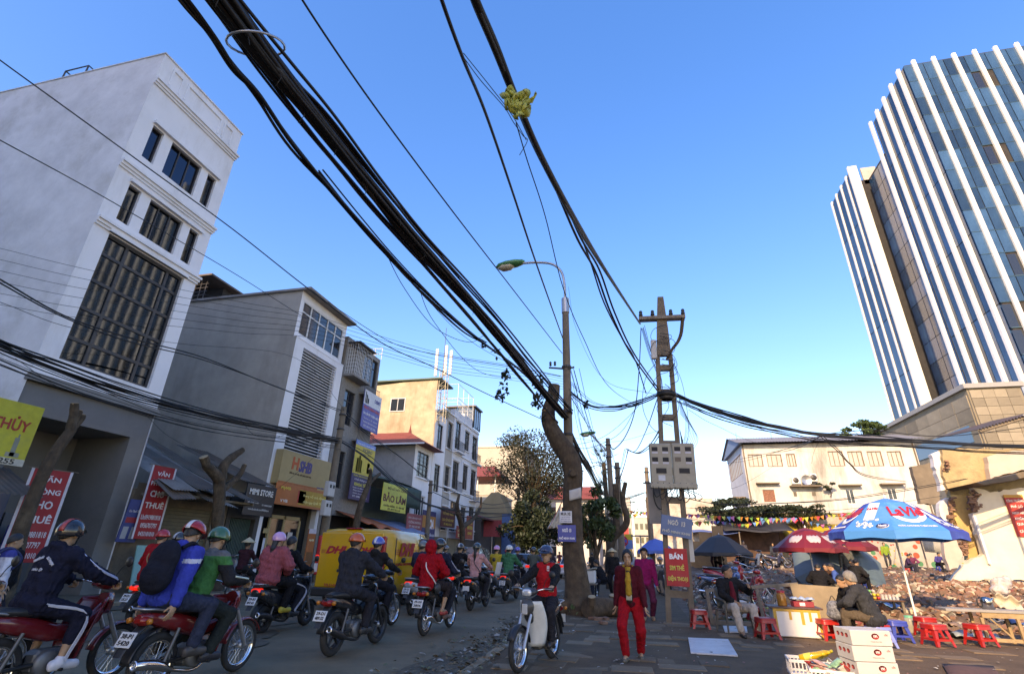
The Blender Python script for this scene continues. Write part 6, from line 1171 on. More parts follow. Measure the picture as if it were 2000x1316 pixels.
    if look.get('vest'):
        Vv = [('e', tuple(ch+U*.01), (.168+gt, .118+gt, .165+gt), RT, .05), ('e', tuple(pel+U*.1), (.152+gt, .114+gt, .16+gt), RT, .06), ('c', tuple(sh[-1]*.85+sh[1]*.15+U*.012), tuple(sh[1]*.85+sh[-1]*.15+U*.012), .062+gt, .062+gt, .03)]
        inst('vest', sdf_mesh('vest', Vv, h, cloth(look['vest']), wob=.004), root)
    if look.get('open_front'):   # darker or brighter shirt seen between open jacket fronts
        a, b = ch+Fv*(.098+gt)+U*.12, pel+Fv*(.1+gt)+U*.02; inst('shirt', sdf_mesh('shirt', [('c', tuple(a), tuple((a+b)/2), .035, .055, .02), ('c', tuple((a+b)/2), tuple(b), .055, .055, .02)], h, cloth(look['open_front'])), root)
    # trousers
    Tr = [('e', tuple(pel-U*.02), (.14+gb, .112+gb, .115+gb), RT, .05)]; sl2 = look.get('leg', .93)
    for s in (-1, 1): Tr += [('c', tuple(hip[s]), tuple(kn[s]), .08+gb, .056+gb, .035), ('c', tuple(kn[s]), tuple(kn[s].lerp(an[s], sl2)), .056+gb, look.get('cuff', .043)+gb, .02)]
    inst('trousers', sdf_mesh('trousers', Tr, h, bmat, wob=.007 if lod < 2 else 0), root)
    shc = look.get('shoe', (.03, .03, .03))
    for s in (-1, 1):
        f = fd[s]; q = an[s]; 
        if look.get('sandal'): inst('sandal', sdf_mesh('sandal', [('c', tuple(q-f*.05-v3(0, 0, .068)), tuple(q+f*.15-v3(0, 0, .072)), .034, .036, .01), ('c', tuple(q+f*.09+f.cross(v3(0, 0, 1))*.04-v3(0, 0, .045)), tuple(q+f*.09-f.cross(v3(0, 0, 1))*.04-v3(0, 0, .045)), .016, .016, .01)], max(h, .012), paint_(shc)), root)
        else: inst('shoe', sdf_mesh('shoe', [('c', tuple(q-f*.055-v3(0, 0, .04)), tuple(q+f*.15-v3(0, 0, .05)), .044, .036, .02), ('c', tuple(q), tuple(q-v3(0, 0, .03)), .045, .05, .02), ('c', tuple(q-f*.06-v3(0, 0, .07)), tuple(q+f*.16-v3(0, 0, .07)), .03, .03, .02)], max(h, .012), paint_(shc)), root)
    # head wear
    hw = look.get('headwear', 'hair'); o0 = hc+HR @ Vector((0, -.006, .028)); hm = HAIRG if look.get('grey') else HAIR
    if hw in ('hair', 'long', 'bob', 'tied') or (hw in ('helmet', 'hat', 'visor') and look.get('hair', True)):
        lo_b = {'hair': 2.25, 'bob': 2.75, 'long': 2.7, 'tied': 2.25}.get(hw, 2.3)
        cap_shell(o0, HR, (.09, .107, .104), .98, lo_b, {'bob': 2.4, 'long': 2.3}.get(hw, 1.72), .02, noise=.018).build('hair', hm, root)
        if hw in ('long', 'helmet_long') or look.get('ponytail'):
            a = hc+HR @ Vector((0, -.095, -.01)); inst('ponytail', sdf_mesh('ponytail', [('c', tuple(a), tuple(a-U*.14-Fv*.03), .05, .045, .02), ('c', tuple(a-U*.14-Fv*.03), tuple(a-U*.3-Fv*.03), .045, .02, .02)], max(h, .012), hm, wob=.004), root)
        if hw == 'tied': a = hc+HR @ Vector((0, -.1, .0)); inst('hair_bun', sdf_mesh('hair_bun', [('e', tuple(a), (.04, .035, .045), None, .01)], max(h, .01), hm), root)
    if hw == 'helmet':
        hcN = look.get('helmet', (.03, .03, .03)); hmt = paint(hcN, .18, coat=.4) if isinstance(hcN, tuple) else hcN; he = o0+HR @ Vector((0, 0, .008))
        Hm = cap_shell(he, HR, (.122, .142, .124), 1.32, look.get('hback', 1.75), look.get('hside', 1.72), .014).build('helmet', hmt, root)
        def brim(u, v): a = -.95+1.9*u; r = 1+.0*v; return he+HR @ Vector((math.sin(a)*(.125+.0*v), math.cos(a)*(.138+.075*v*math.cos(a*.9)), .028-.035*v))
        MB().sheet(brim, 10, 3, .006).build('helmet_peak', paint(look.get('peak', tuple(x*.5 for x in hcN) if isinstance(hcN, tuple) else (.03,)*3), .3), Hm)
        if look.get('hstripe'): MB().sheet(lambda u, v: he+HR @ (Vector((-.026+.052*v, math.sin(-1.6+2.7*u)*.1425, math.cos(-1.6+2.7*u)*.1245+.0))*1.012), 14, 2, .003).build('helmet_stripe', paint(look['hstripe'], .3), Hm)
        for s in (-1, 1): MB().tube([he+HR @ Vector((s*.118, .0, -.02)), hc+HR @ Vector((s*.07, .03, -.09)), hc+HR @ Vector((0, .055, -.118))], .007, 5).build('chin_strap', BLACKP, Hm)
    if hw == 'hat':
        MB().lathe([(.0, .16), (.1, .085), (.22, 0), (.215, -.006), (.095, .075), (0, .148)], (0, 0, 0), n=24, M=Matrix.Translation(hc+HR @ Vector((0, -.01, .07))) @ HR.to_4x4()).build('conical_hat', mat('palm_leaf_hat', (.50, .40, .25), .8, .12, 12), root)
    if hw == 'visor':
        cap_shell(o0, HR, (.10, .118, .108), 1.2, 1.6, 1.4, .01).build('cap', cloth(look.get('helmet', (.05, .05, .05))), root)
    if look.get('face') and lod == 0 and not look.get('mask'):
        for s in (-1, 1):
            inst('eye', sdf_mesh('eye', [('e', H(s*.031, .0815, .006), (.013, .006, .0055), RH, 0)], .004, EYE), root); MB().tube([H(s*.016, .094, .026), H(s*.034, .092, .031), H(s*.05, .081, .025)], .0042, 5).build('eyebrow', HAIR, root)
        inst('mouth', sdf_mesh('mouth', [('c', H(-.022, .086, -.066), H(.022, .086, -.066), .0065, .0065, 0)], .004, LIP), root)
        if look.get('glasses'): MB().tube([H(-.05, .095, .008), H(-.02, .1, .0), H(.02, .1, .0), H(.05, .095, .008)], .004, 4).build('glasses', BLACKP, root)
    if look.get('mask'): inst('face_mask', sdf_mesh('face_mask', [('e', H(0, .045, -.055), (.062, .062, .055), RH, 0)], .012, cloth(look['mask'])), root)
    if look.get('backpack'):
        c = ch-Fv*(.2+gt)-U*.03; inst('backpack', sdf_mesh('backpack', [('e', tuple(c+U*.06), (.17, .11, .2), RT, .05), ('e', tuple(c-U*.12), (.175, .12, .17), RT, .05), ('e', tuple(c-Fv*.09-U*.1), (.12, .05, .12), RT, .02)], .016, cloth(look['backpack']), wob=.004), root)
        for s in (-1, 1): MB().tube(spline([ch+Rv*s*.1-Fv*.15+U*.16, ch+Rv*s*.115-Fv*.02+U*.235, ch+Rv*s*.12+Fv*(.14+gt)+U*.08, ch+Rv*s*.15+Fv*.05-U*.12], 5), .022, 6).build('backpack_strap', cloth(look['backpack']), root)
    if look.get('strap'):
        MB().tube(spline([sh[-1]*.6+sh[1]*.4+U*(.085+gt), ch-Fv*(.125+gt)+Rv*.0-U*.02, pel+Rv*.15-Fv*(.10+gt)+U*.1, pel+Rv*.2-U*.02], 5), .012, 5).build('bag_strap', paint_(look['strap']), root)
        inst('shoulder_bag', sdf_mesh('shoulder_bag', [('e', tuple(pel+Rv*.21-U*.06), (.05, .11, .09), RT, .01)], .016, paint_(look.get('bag', look['strap']))), root)
    for (pts_, c_, r_) in look.get('stripes', ()):   # piping along sleeves or legs: list of joint names
        J = {'shR': sh[1]+U*(.058+gt), 'shL': sh[-1]+U*(.058+gt), 'elR': el[1], 'wrR': wr[1], 'elL': el[-1], 'wrL': wr[-1], 'hipR': hip[1], 'knR': kn[1], 'anR': an[1], 'hipL': hip[-1], 'knL': kn[-1]}
        pv = []
        for nme in pts_:
            s = 1 if nme.endswith('R') else -1; rr_ = {'el': .049+gt, 'wr': .036+gt*.7, 'hip': .09+gb, 'kn': .058+gb, 'an': .045+gb}.get(nme[:-1], 0); pv.append(J[nme]+(Rv*s*rr_*.9+U*rr_*.45 if nme[:2] in ('el', 'wr') else Rv*s*rr_))
        for dd in ((-.014, 0, .014) if look.get('tri', True) else (0,)): MB().tube(spline([p+U*dd*.6-Fv*dd*.9 for p in pv], 5), r_, 5).build('stripe', paint_(c_, .6), root)
    if look.get('scarf'):
        inst('scarf', sdf_mesh('scarf', [('c', tuple(nk+Rv*.06), tuple(nk+Fv*.07-U*.03), .035, .035, .03), ('c', tuple(nk-Rv*.06), tuple(nk+Fv*.07-U*.03), .035, .035, .03), ('c', tuple(nk-Fv*.06), tuple(nk+Rv*.06), .03, .03, .03), ('c', tuple(nk+Fv*.11-U*.05), tuple(ch+Fv*(.15+gt)), .034, .042, .02), ('c', tuple(ch+Fv*(.15+gt)), tuple(pel+U*.12+Fv*(.155+gt)), .042, .045, .02)], h, cloth(look['scarf']), wob=.006), root)
        for k in range(5): a = pel+U*.1+Fv*(.17+gt)+Rv*(-.036+.018*k); MB().tube([a, a-U*.075], .007, 5).build('scarf_fringe', cloth((.6, .55, .42)), root)
    root['_j'] = 0; del root['_j']
    return root
def paint_(c, r=.5): return paint(c, r)
# ---------------------------------------------------------------- poses
def ride(py=.28, pz=.86, lean=.12, hy=.78, hz=1.04, hx=.31, fy=.5, fz=.33, **k): return dict(pel=(0, py, pz), lean=lean, handL=(-hx, hy-.06, hz), handR=(hx, hy-.06, hz), elbL=(-.5, -.35, -.7), elbR=(.5, -.35, -.7), footL=(-.2, fy, fz), footR=(.2, fy, fz), kneeL=(-.3, 1, .5), kneeR=(.3, 1, .5), **k)
def pillion(py=-.06, pz=.9, lean=.08, **k): d = dict(pel=(0, py, pz), lean=lean, handL=(-.17, py+.28, pz+.1), handR=(.17, py+.28, pz+.1), elbL=(-1, -.4, -.3), elbR=(1, -.4, -.3), footL=(-.22, py+.28, .42), footR=(.22, py+.28, .42), kneeL=(-.5, 1, .5), kneeR=(.5, 1, .5), grip=(False, False)); d.update(k); return d
def stand(swing=.0, H=.86, **k): d = dict(pel=(0, 0, H), lean=.04, handL=(-.25, swing*.5+.05, H-.08), handR=(.25, -swing*.5+.05, H-.08), elbL=(-.3, -1, 0), elbR=(.3, -1, 0), footL=(-.1, -swing, .085), footR=(.1, swing, .085), grip=(False, False), palmL=(1, 0, 0), palmR=(-1, 0, 0)); d.update(k); return d
def sit(z=.36, **k): d = dict(pel=(0, 0, z+.09), lean=.15, handL=(-.15, .33, z+.22), handR=(.15, .33, z+.22), elbL=(-1, -.3, -.3), elbR=(1, -.3, -.3), footL=(-.15, .42, .085), footR=(.15, .42, .085), kneeL=(-.2, .6, 1), kneeR=(.2, .6, 1), grip=(False, False)); d.update(k); return d
# ================================================================ motorbikes (local frame: rear wheel on the ground at the origin, faces +Y)
def wheel(root, name, y, r, tw, style='spoke', lod=0, x=0.):
    n = 28 if lod < 2 else 16; t = tw; tr = MB().lathe([(r-t*.95, -t*.42), (r-t*.35, -t*.5), (r-.008, -t*.28), (r, 0), (r-.008, t*.28), (r-t*.35, t*.5), (r-t*.95, t*.42), (r-t*.95, -t*.42)], (x, y, r), 'X', n).build(name, RUBBER, root)
    rm = CHROME if style == 'spoke' else mat('black_alloy', (.05, .05, .052), .35, .1, metal=.6)
    ri = r-t*.9; MB().lathe([(ri, -t*.38), (ri-.022, -t*.3), (ri-.022, t*.3), (ri, t*.38)], (x, y, r), 'X', n).build('rim', rm, tr); MB().lathe([(0, -.06), (.045, -.055), (.05, 0), (.045, .055), (0, .06)], (x, y, r), 'X', 12).build('hub', METALG, tr)
    if lod < 2:
        sp = MB()
        if style == 'spoke':
            for k in range(24): a = 2*math.pi*k/24; b = a+(.35 if k % 2 else -.35); s = .03 if k % 4 < 2 else -.03; sp.tube([(x+s, y+math.cos(b)*.045, r+math.sin(b)*.045), (x, y+math.cos(a)*(ri-.01), r+math.sin(a)*(ri-.01))], .0028, 4, caps=False)
        else:
            for k in range(5): a = 2*math.pi*k/5+.3; sp.tube([(x, y+math.cos(a)*.03, r+math.sin(a)*.03), (x, y+math.cos(a+.1)*(ri-.01), r+math.sin(a+.1)*(ri-.01))], [.026, .016], 6, caps=False)
        o = sp.build('spokes', rm, tr); o['kind'] = 'stuff'
    return tr
PLATE = ink((.62, .62, .6))
def moto(label, loc, rz, kind='wave', body=(.3, .02, .02), trim=(.02, .02, .022), plate=None, lod=0, lean=0., group=None, tail_lit=True, rack=False, basket=False, sc=1.07):
    M = thing('motorbike', label, 'motorbike', loc, rz, group); M.rotation_euler = (0, lean, rz); M.scale = (sc,)*3
    bm, tm = paint(body, .22, coat=.5), paint(trim, .35); sc_ = kind == 'scooter'; L = 1.24; r = .235 if sc_ else .285; tw = .10 if sc_ else (.085 if kind == 'sport' else .068); st = 'spoke' if kind in ('wave', 'cub') else 'mag'
    wheel(M, 'rear_wheel', 0, r, tw*1.1, st, lod); wheel(M, 'front_wheel', L, r, tw, st, lod)
    E = 2.6
    if sc_:
        MB().loft([ring((0, y, z), w, hh, 16, E, 'Y') for y, z, w, hh in ((-.36, .68, .05, .04), (-.30, .66, .12, .08), (-.1, .60, .165, .13), (.15, .52, .17, .17), (.32, .46, .14, .17), (.42, .40, .12, .12))]).build('rear_fairing', bm, M)
        MB().loft([ring((0, y, z), w, hh, 14, 3, 'Y') for y, z, w, hh in ((-.33, .77, .08, .025), (-.1, .775, .15, .045), (.2, .755, .15, .045), (.42, .745, .11, .04), (.48, .73, .06, .02))]).build('seat', BLACKP, M)
        MB().bbox(-.17, .17, .3, .82, .25, .31, .02).build('floorboard', tm, M)
        MB().sheet(lambda u, v: ((2*u-1)*(.13+.11*math.sin(v*2.6)), .86+.17*v-.10*(2*u-1)**2, .28+.62*v), 12, 10, .03).build('leg_shield', bm, M)
        MB().loft([ring((0, y, z), w, hh, 14, 2.4, 'Y') for y, z, w, hh in ((.93, .62, .16, .27), (1.04, .64, .13, .22), (1.10, .66, .05, .1))]).build('front_apron', bm, M)
    else:
        f = 1. if kind != 'sport' else .9
        MB().loft([ring((0, y, z), w*f, hh, 16, E, 'Y') for y, z, w, hh in ((-.31, .735, .03, .025), (-.24, .725, .085, .05), (0, .685, .115, .085), (.25, .625, .12, .10), (.42, .575, .10, .095), (.6, .55, .06, .07))]).build('tail_fairing', bm, M)
        MB().loft([ring((0, y, z), w, hh, 14, 3, 'Y') for y, z, w, hh in ((-.25, .79, .07, .02), (-.05, .79, .125, .045), (.2, .77, .125, .045), (.42, .745, .10, .04), (.56, .715, .05, .02))]).build('seat', BLACKP, M)
        MB().loft([ring((0, y, z), w, hh, 12, 2.4, 'Y') for y, z, w, hh in ((.55, .53, .055, .06), (.75, .56, .06, .07), (.92, .70, .07, .10))]).build('frame_cover', tm if kind != 'wave' else bm, M)
        lw = .20 if kind in ('wave', 'cub') else .15; lc = paint((.62, .60, .54), .3) if kind == 'cub' else bm
        MB().sheet(lambda u, v: ((2*u-1)*(.11+(lw-.10)*math.sin(.3+v*2.2)), .82+.17*v-.16*abs(2*u-1)**1.6-.05*math.sin(v*3), .27+.60*v), 12, 12, .014).build('leg_shield', lc, M)
        MB().loft([ring((0, y, z), w, hh, 12, 2.2, 'Y') for y, z, w, hh in ((.93, .80, .10, .11), (1.0, .80, .085, .12), (1.05, .78, .03, .06))]).build('front_cowl', bm if kind != 'cub' else paint((.06, .055, .05), .3), M)
        if kind == 'cub': MB().bbox(-.045, .045, 1.045, 1.06, .70, .84, .008).build('badge_panel', paint((.5, .5, .48), .2), M)
    MB().loft([ring((0, y, z), w, hh, 14, 2.4, 'Y') for y, z, w, hh in ((.78, 1.0, .05, .02), (.84, 1.0, .13, .05), (.93, .99, .12, .06), (.985, .985, .085, .055))]).build('handlebar_cowl', bm if kind != 'cub' else paint((.035, .035, .04), .3), M)
    hl = MB().loft([ring((0, .985, .985), .08, .05, 14, 3, 'Y'), ring((0, 1.0, .983), .07, .042, 14, 3, 'Y'), ring((0, 1.006, .982), .03, .02, 14, 3, 'Y')]); hl.build('headlight', mat('headlight_glass', (.6, .62, .62), .08, 0, metal=.3), M)
    hb = MB().tube(spline([(-.34, .76, 1.035), (-.2, .80, 1.03), (0, .87, .99), (.2, .80, 1.03), (.34, .76, 1.035)], 5), .011, 6); hb.build('handlebar', CHROME, M)
    for s in (-1, 1):
        MB().tube([(s*.22, .795, 1.033), (s*.35, .755, 1.036)], .019, 8).build('grip', BLACKP, M)
        if lod < 2:
            MB().tube([(s*.2, .83, 1.04), (s*.34, .81, 1.03)], .006, 4).build('lever', METALG, M); mi = MB().tube(spline([(s*.2, .81, 1.04), (s*.25, .83, 1.16), (s*.32, .82, 1.21)], 4), .005, 5).build('mirror_stalk', BLACKP, M); MB().lathe([(0, -.012), (.045, -.01), (.055, 0), (.045, .012), (0, .014)], (s*.35, .82, 1.235), 'Y', 14).build('mirror', BLACKP, mi)
        MB().tube([(s*.075, .99, .70), (s*.075, 1.10, .52), (s*.075, L, r)], [.022, .024, .026], 8).build('fork_leg', METALG if kind != 'sport' else BLACKP, M)
        MB().tube([(s*.12, .02, r), (s*.115, .12, .60)], .02, 8).build('shock_absorber', mat('dark_steel', (.1, .1, .1), .4, .1, metal=.7), M); MB().tube([(s*.085, 0, r), (s*.085, .5, .31)], .02, 6).build('swing_arm', BLACKP, M)
        MB().tube([(s*.08, .5, .245), (s*.26, .5, .245)], .018, 6).build('footpeg', BLACKP, M)
        MB().lathe([(0, -.02), (.028, -.018), (.03, .01), (0, .03)], (s*(.13 if not sc_ else .16), -.285 if not sc_ else -.31, .70 if not sc_ else .66), 'Y', 10).build('indicator', mat('amber_lens', (.55, .16, .02), .2, 0), M)
    fc = bm if kind in ('wave', 'scooter') else BLACKP
    MB().sheet(lambda u, v: ((2*v-1)*(.055 if not sc_ else .07), L+math.cos(R(25+u*145))*(r+.03-.012*abs(2*v-1)), r+math.sin(R(25+u*145))*(r+.03-.02*abs(2*v-1))), 14, 4, .006).build('front_fender', fc, M)
    MB().sheet(lambda u, v: ((2*v-1)*.06, math.cos(R(70+u*105))*(r+.05), r+math.sin(R(70+u*105))*(r+.05)), 12, 4, .006).build('rear_fender', BLACKP, M)
    MB().loft([ring((0, -.22, .66), .06, .02, 10, 4, 'Z'), ring((0, -.35, .54), .055, .015, 10, 4, 'Z'), ring((0, -.43, .40), .05, .012, 10, 4, 'Z')]).build('mudguard', BLACKP, M)
    tl = MB().loft([ring((0, -.35 if sc_ else -.315, .70), .04, .02, 12, 2.4, 'Y'), ring((0, -.33 if sc_ else -.29, .70), .095, .045, 12, 2.4, 'Y'), ring((0, -.24, .70), .10, .05, 12, 2.4, 'Y')]); tl.build('tail_light', mat('tail_lens_lit', (.8, .03, .02), .2, 0, emit=.3) if tail_lit else mat('tail_lens', (.3, .015, .012), .15, 0), M)
    MB().bbox(-.09, .09, .34, .66, .20, .42, .04).build('engine', mat('engine_alloy', (.2, .195, .19), .5, .2, 8, metal=.6), M)
    for s in (-1, 1): MB().lathe([(0, 0), (.10, .0), (.115, -.02*s), (.115, -.06*s)], (s*.13, .44, .30), 'X', 16).build('crankcase_cover', mat('engine_alloy'), M)
    ex = [(.09, .62, .24), (.13, .42, .17), (.15, .12, .22), (.16, -.12, .30), (.165, -.36, .38 if kind == 'sport' else .33)]
    MB().tube(spline(ex, 4), [.018]*9+[.03, .045, .05, .05, .05, .048, .046, .035][:8], 10).build('exhaust', CHROME if kind in ('wave', 'cub') else BLACKP, M)
    MB().lathe([(.046, 0), (.05, -.012), (.03, -.016), (.026, .0)], (.165, -.362, .38 if kind == 'sport' else .33), 'Y', 12).build('exhaust_tip', CHROME, M)
    if kind != 'sport': MB().tube(spline([(-.10, .02, .76), (-.11, -.2, .80), (-.08, -.33, .81), (.08, -.33, .81), (.11, -.2, .80), (.10, .02, .76)], 4), .012, 6).build('grab_rail', METALG, M)
    if plate:
        pm = frameM((0, -.385, .545), (1, 0, 0), (0, .45, 1)); P = MB().bbox(-.095, .095, -.07, .07, -.004, .004, .003).build('number_plate', PLATE, M); P.matrix_basis = pm
        if lod < 2:
            for k, t in enumerate(plate): lettering(t, P, Matrix.Translation((0, .03-.06*k, .0055)), .14, .042, (.02, .02, .02), .02, name='plate_lettering')
    else: MB().box(-.09, .09, -.39, -.385, .48, .6).build('number_plate', PLATE, M)
    if basket:
        bk = MB()
        for k in range(9): x = -.15+k*.0375; bk.box(x-.003, x+.003, 1.22, 1.226, .68, .92); bk.box(x-.003, x+.003, 1.02, 1.026, .68, .92)
        for z in (.68, .76, .84, .92): bk.box(-.155, .155, 1.218, 1.228, z, z+.006); bk.box(-.155, .155, 1.02, 1.028, z, z+.006); bk.box(-.158, -.15, 1.02, 1.228, z, z+.006); bk.box(.15, .158, 1.02, 1.228, z, z+.006)
        bk.build('wire_basket', METALG, M)['kind'] = 'stuff'
    if lod < 2: MB().tube([(-.08, .35, .2), (-.2, .25, .05 if lean == 0 else .0)], .012, 5).build('kick_stand', BLACKP, M)
    return M
def bicycle(label, loc, rz, col=(.05, .05, .06), lean=0.):
    M = thing('bicycle', label, 'bicycle', loc, rz); M.rotation_euler = (0, lean, rz); wheel(M, 'rear_wheel', 0, .34, .04, 'spoke', 1); wheel(M, 'front_wheel', 1.05, .34, .04, 'spoke', 1); pm = paint(col, .3)
    f = MB(); [f.tube(p, .016, 6) for p in ([(0, 0, .34), (0, .42, .30), (0, .30, .80)], [(0, 0, .34), (0, .32, .72)], [(0, .42, .30), (0, .84, .72), (0, .32, .72)])]; f.build('frame', pm, M)
    MB().tube([(0, 1.05, .34), (0, .9, .66), (0, .84, .96)], .014, 6).build('fork', pm, M); MB().tube(spline([(-.27, .68, .98), (-.12, .84, 1.0), (.12, .84, 1.0), (.27, .68, .98)], 5), .012, 6).build('handlebar', CHROME, M); MB().loft([ring((0, y, .84), w, .03, 10, 2.4, 'Y') for y, w in ((.16, .08), (.28, .09), (.42, .02))]).build('saddle', BLACKP, M)
    MB().tube([(-.14, .42, .22), (-.06, .42, .22), (-.06, .42, .38), (.06, .42, .38), (.14, .42, .38)], .012, 5).build('pedals', METALG, M)
    for y in (0, 1.05): MB().sheet(lambda u, v: ((2*v-1)*.025, y+math.cos(R(20+u*160))*.365, .34+math.sin(R(20+u*160))*.365), 12, 2, .003).build('mudguard', METALG, M)
    MB().box(-.06, .06, -.25, .2, .72, .735).build('carrier', METALG, M); return M
# ================================================================ delivery van
VY = mat('van_yellow', (.62, .30, .012), .22, .05, 3, coat=.5, dirt=(.38, .25, .05), dscale=1.2, damt=.4); DRED = ink((.42, .012, .015))
V = thing('delivery_van', 'yellow courier van with red lettering waiting in the traffic', 'van', (-7.85, 13.7, 0), R(2)); V.scale = (1.08,)*3
hw_ = .93
def vr(y, zb, zt, w, top=.86): return [(-w, y, zb), (-w*1.0, y, zb+.28), (-w*1.02, y, (zb+zt)/2-.1), (-w*.985, y, zt-.35), (-w*.93, y, zt-.12), (-w*top, y, zt-.03), (-w*.5, y, zt), (w*.5, y, zt), (w*top, y, zt-.03), (w*.93, y, zt-.12), (w*.985, y, zt-.35), (w*1.02, y, (zb+zt)/2-.1), (w, y, zb+.28), (w, y, zb)]
MB().loft([vr(.06, .36, 1.84, hw_*.95), vr(.12, .34, 1.90, hw_), vr(1.2, .33, 1.93, hw_), vr(2.5, .33, 1.92, hw_), vr(3.2, .33, 1.88, hw_*.99), vr(3.75, .33, 1.55, hw_*.97, .8), vr(4.15, .33, 1.12, hw_*.94, .85), vr(4.6, .36, 1.0, hw_*.88, .8), vr(4.78, .42, .85, hw_*.78, .8)]).build('body', VY, V)
for s in (-1, 1):
    x0, x1 = (-.87, -.008) if s < 0 else (.008, .87)
    d = MB().bbox(x0, x1, .02, .075, .5, 1.8, .02).build('rear_door', VY, V)
MB().bbox(-.3, .35, -.005, .03, .86, .93, .01).build('door_handle_bar', BLACKP, V); MB().bbox(-.92, .92, -.06, .14, .3, .5, .03).build('rear_bumper', BLACKP, V)
for s in (-1, 1):
    tl = MB().bbox(s*.9-.055, s*.9+.055, .0, .11, .78, 1.72, .02).build('tail_light', mat('van_lens', (.42, .02, .02), .2, 0), V); MB().bbox(s*.9-.05, s*.9+.05, -.006, .0, 1.12, 1.25, .004).build('lit_lens', mat('tail_lens_lit', (.8, .03, .02), .2, 0, emit=.3), tl); MB().bbox(s*.9-.05, s*.9+.05, -.006, .0, .85, 1.05, .004).build('clear_lens', ink((.55, .5, .48)), tl)
MB().bbox(-.22, .22, .05, .16, 1.885, 1.92, .01).build('high_brake_light', mat('tail_lens', (.3, .015, .012), .15, 0), V)
P = MB().bbox(-.17, .17, .008, .018, .62, .84, .004).build('number_plate', PLATE, V)
for k, t in enumerate(('50LD', '045.91')): lettering(t, P, frameM((0, .005, .785-.1*k), (1, 0, 0), (0, 0, 1)), .25, .07, (.02, .02, .02), .02, name='plate_lettering')
lettering('50LD-045.91', V, frameM((-.35, .017, .56), (1, 0, 0), (0, 0, 1)), .5, .07, m=DRED, bold=.02)
def logo(M, w, par):   # slanted red block letters with three stripes each side
    lettering('DHL', par, M, w, w*.3, m=DRED, bold=.055, shear=.35, name='logo_lettering')
    for k in range(3):
        z = -.1*w+k*.045*w
        for s in (-1, 1): inst('logo_stripe', MB().box(s*w*.6-w*.1+k*.01*w, s*w*.6+w*.08+k*.01*w, z-.008*w, z+.008*w, 0, .004).mesh('logo_stripe', DRED), par, M=M)
logo(frameM((-.38, .014, 1.38), (1, 0, 0), (0, 0, 1)), .62, V); logo(frameM((.44, .014, 1.38), (1, 0, 0), (0, 0, 1)), .5, V); logo(frameM((.953, 1.55, 1.42), (0, 1, 0), (0, 0, 1)), 1.15, V)
lettering('EXCELLENCE. SIMPLY DELIVERED.', V, frameM((.955, 1.4, 1.05), (0, 1, 0), (0, 0, 1)), 1.2, .06, m=DRED)
MB().box(.935, .957, .75, 2.35, 1.08, 1.10).build('body_line', mat('shade_yellow', (.45, .27, .012), .3, .05), V); MB().box(.93, .95, 2.46, 2.475, .5, 1.85).build('door_gap', BLACKP, V); MB().box(.93, .952, .72, .735, .5, 1.7).build('panel_gap', BLACKP, V)
MB().prism([(2.62, 1.22), (3.55, 1.22), (3.25, 1.72), (2.62, 1.74)], .905, .935, 'X').build('side_window', GLASS, V); MB().prism([(2.62, 1.22), (3.55, 1.22), (3.25, 1.72), (2.62, 1.74)], -.935, -.905, 'X').build('side_window', GLASS, V)
MB().add([(-.78, 3.27, 1.82), (.78, 3.27, 1.82), (.84, 4.08, 1.18), (-.84, 4.08, 1.18)], [(0, 1, 2, 3)]).build('windscreen', GLASS, V)
for x in (-.84, .84):
    for y in (.85, 3.95): wheel(V, 'wheel', y, .32, .2, 'mag', 1, x)
    MB().bbox(x*1.2-.05, x*1.2+.05, 3.35, 3.45, 1.2, 1.42, .02).build('door_mirror', BLACKP, V)
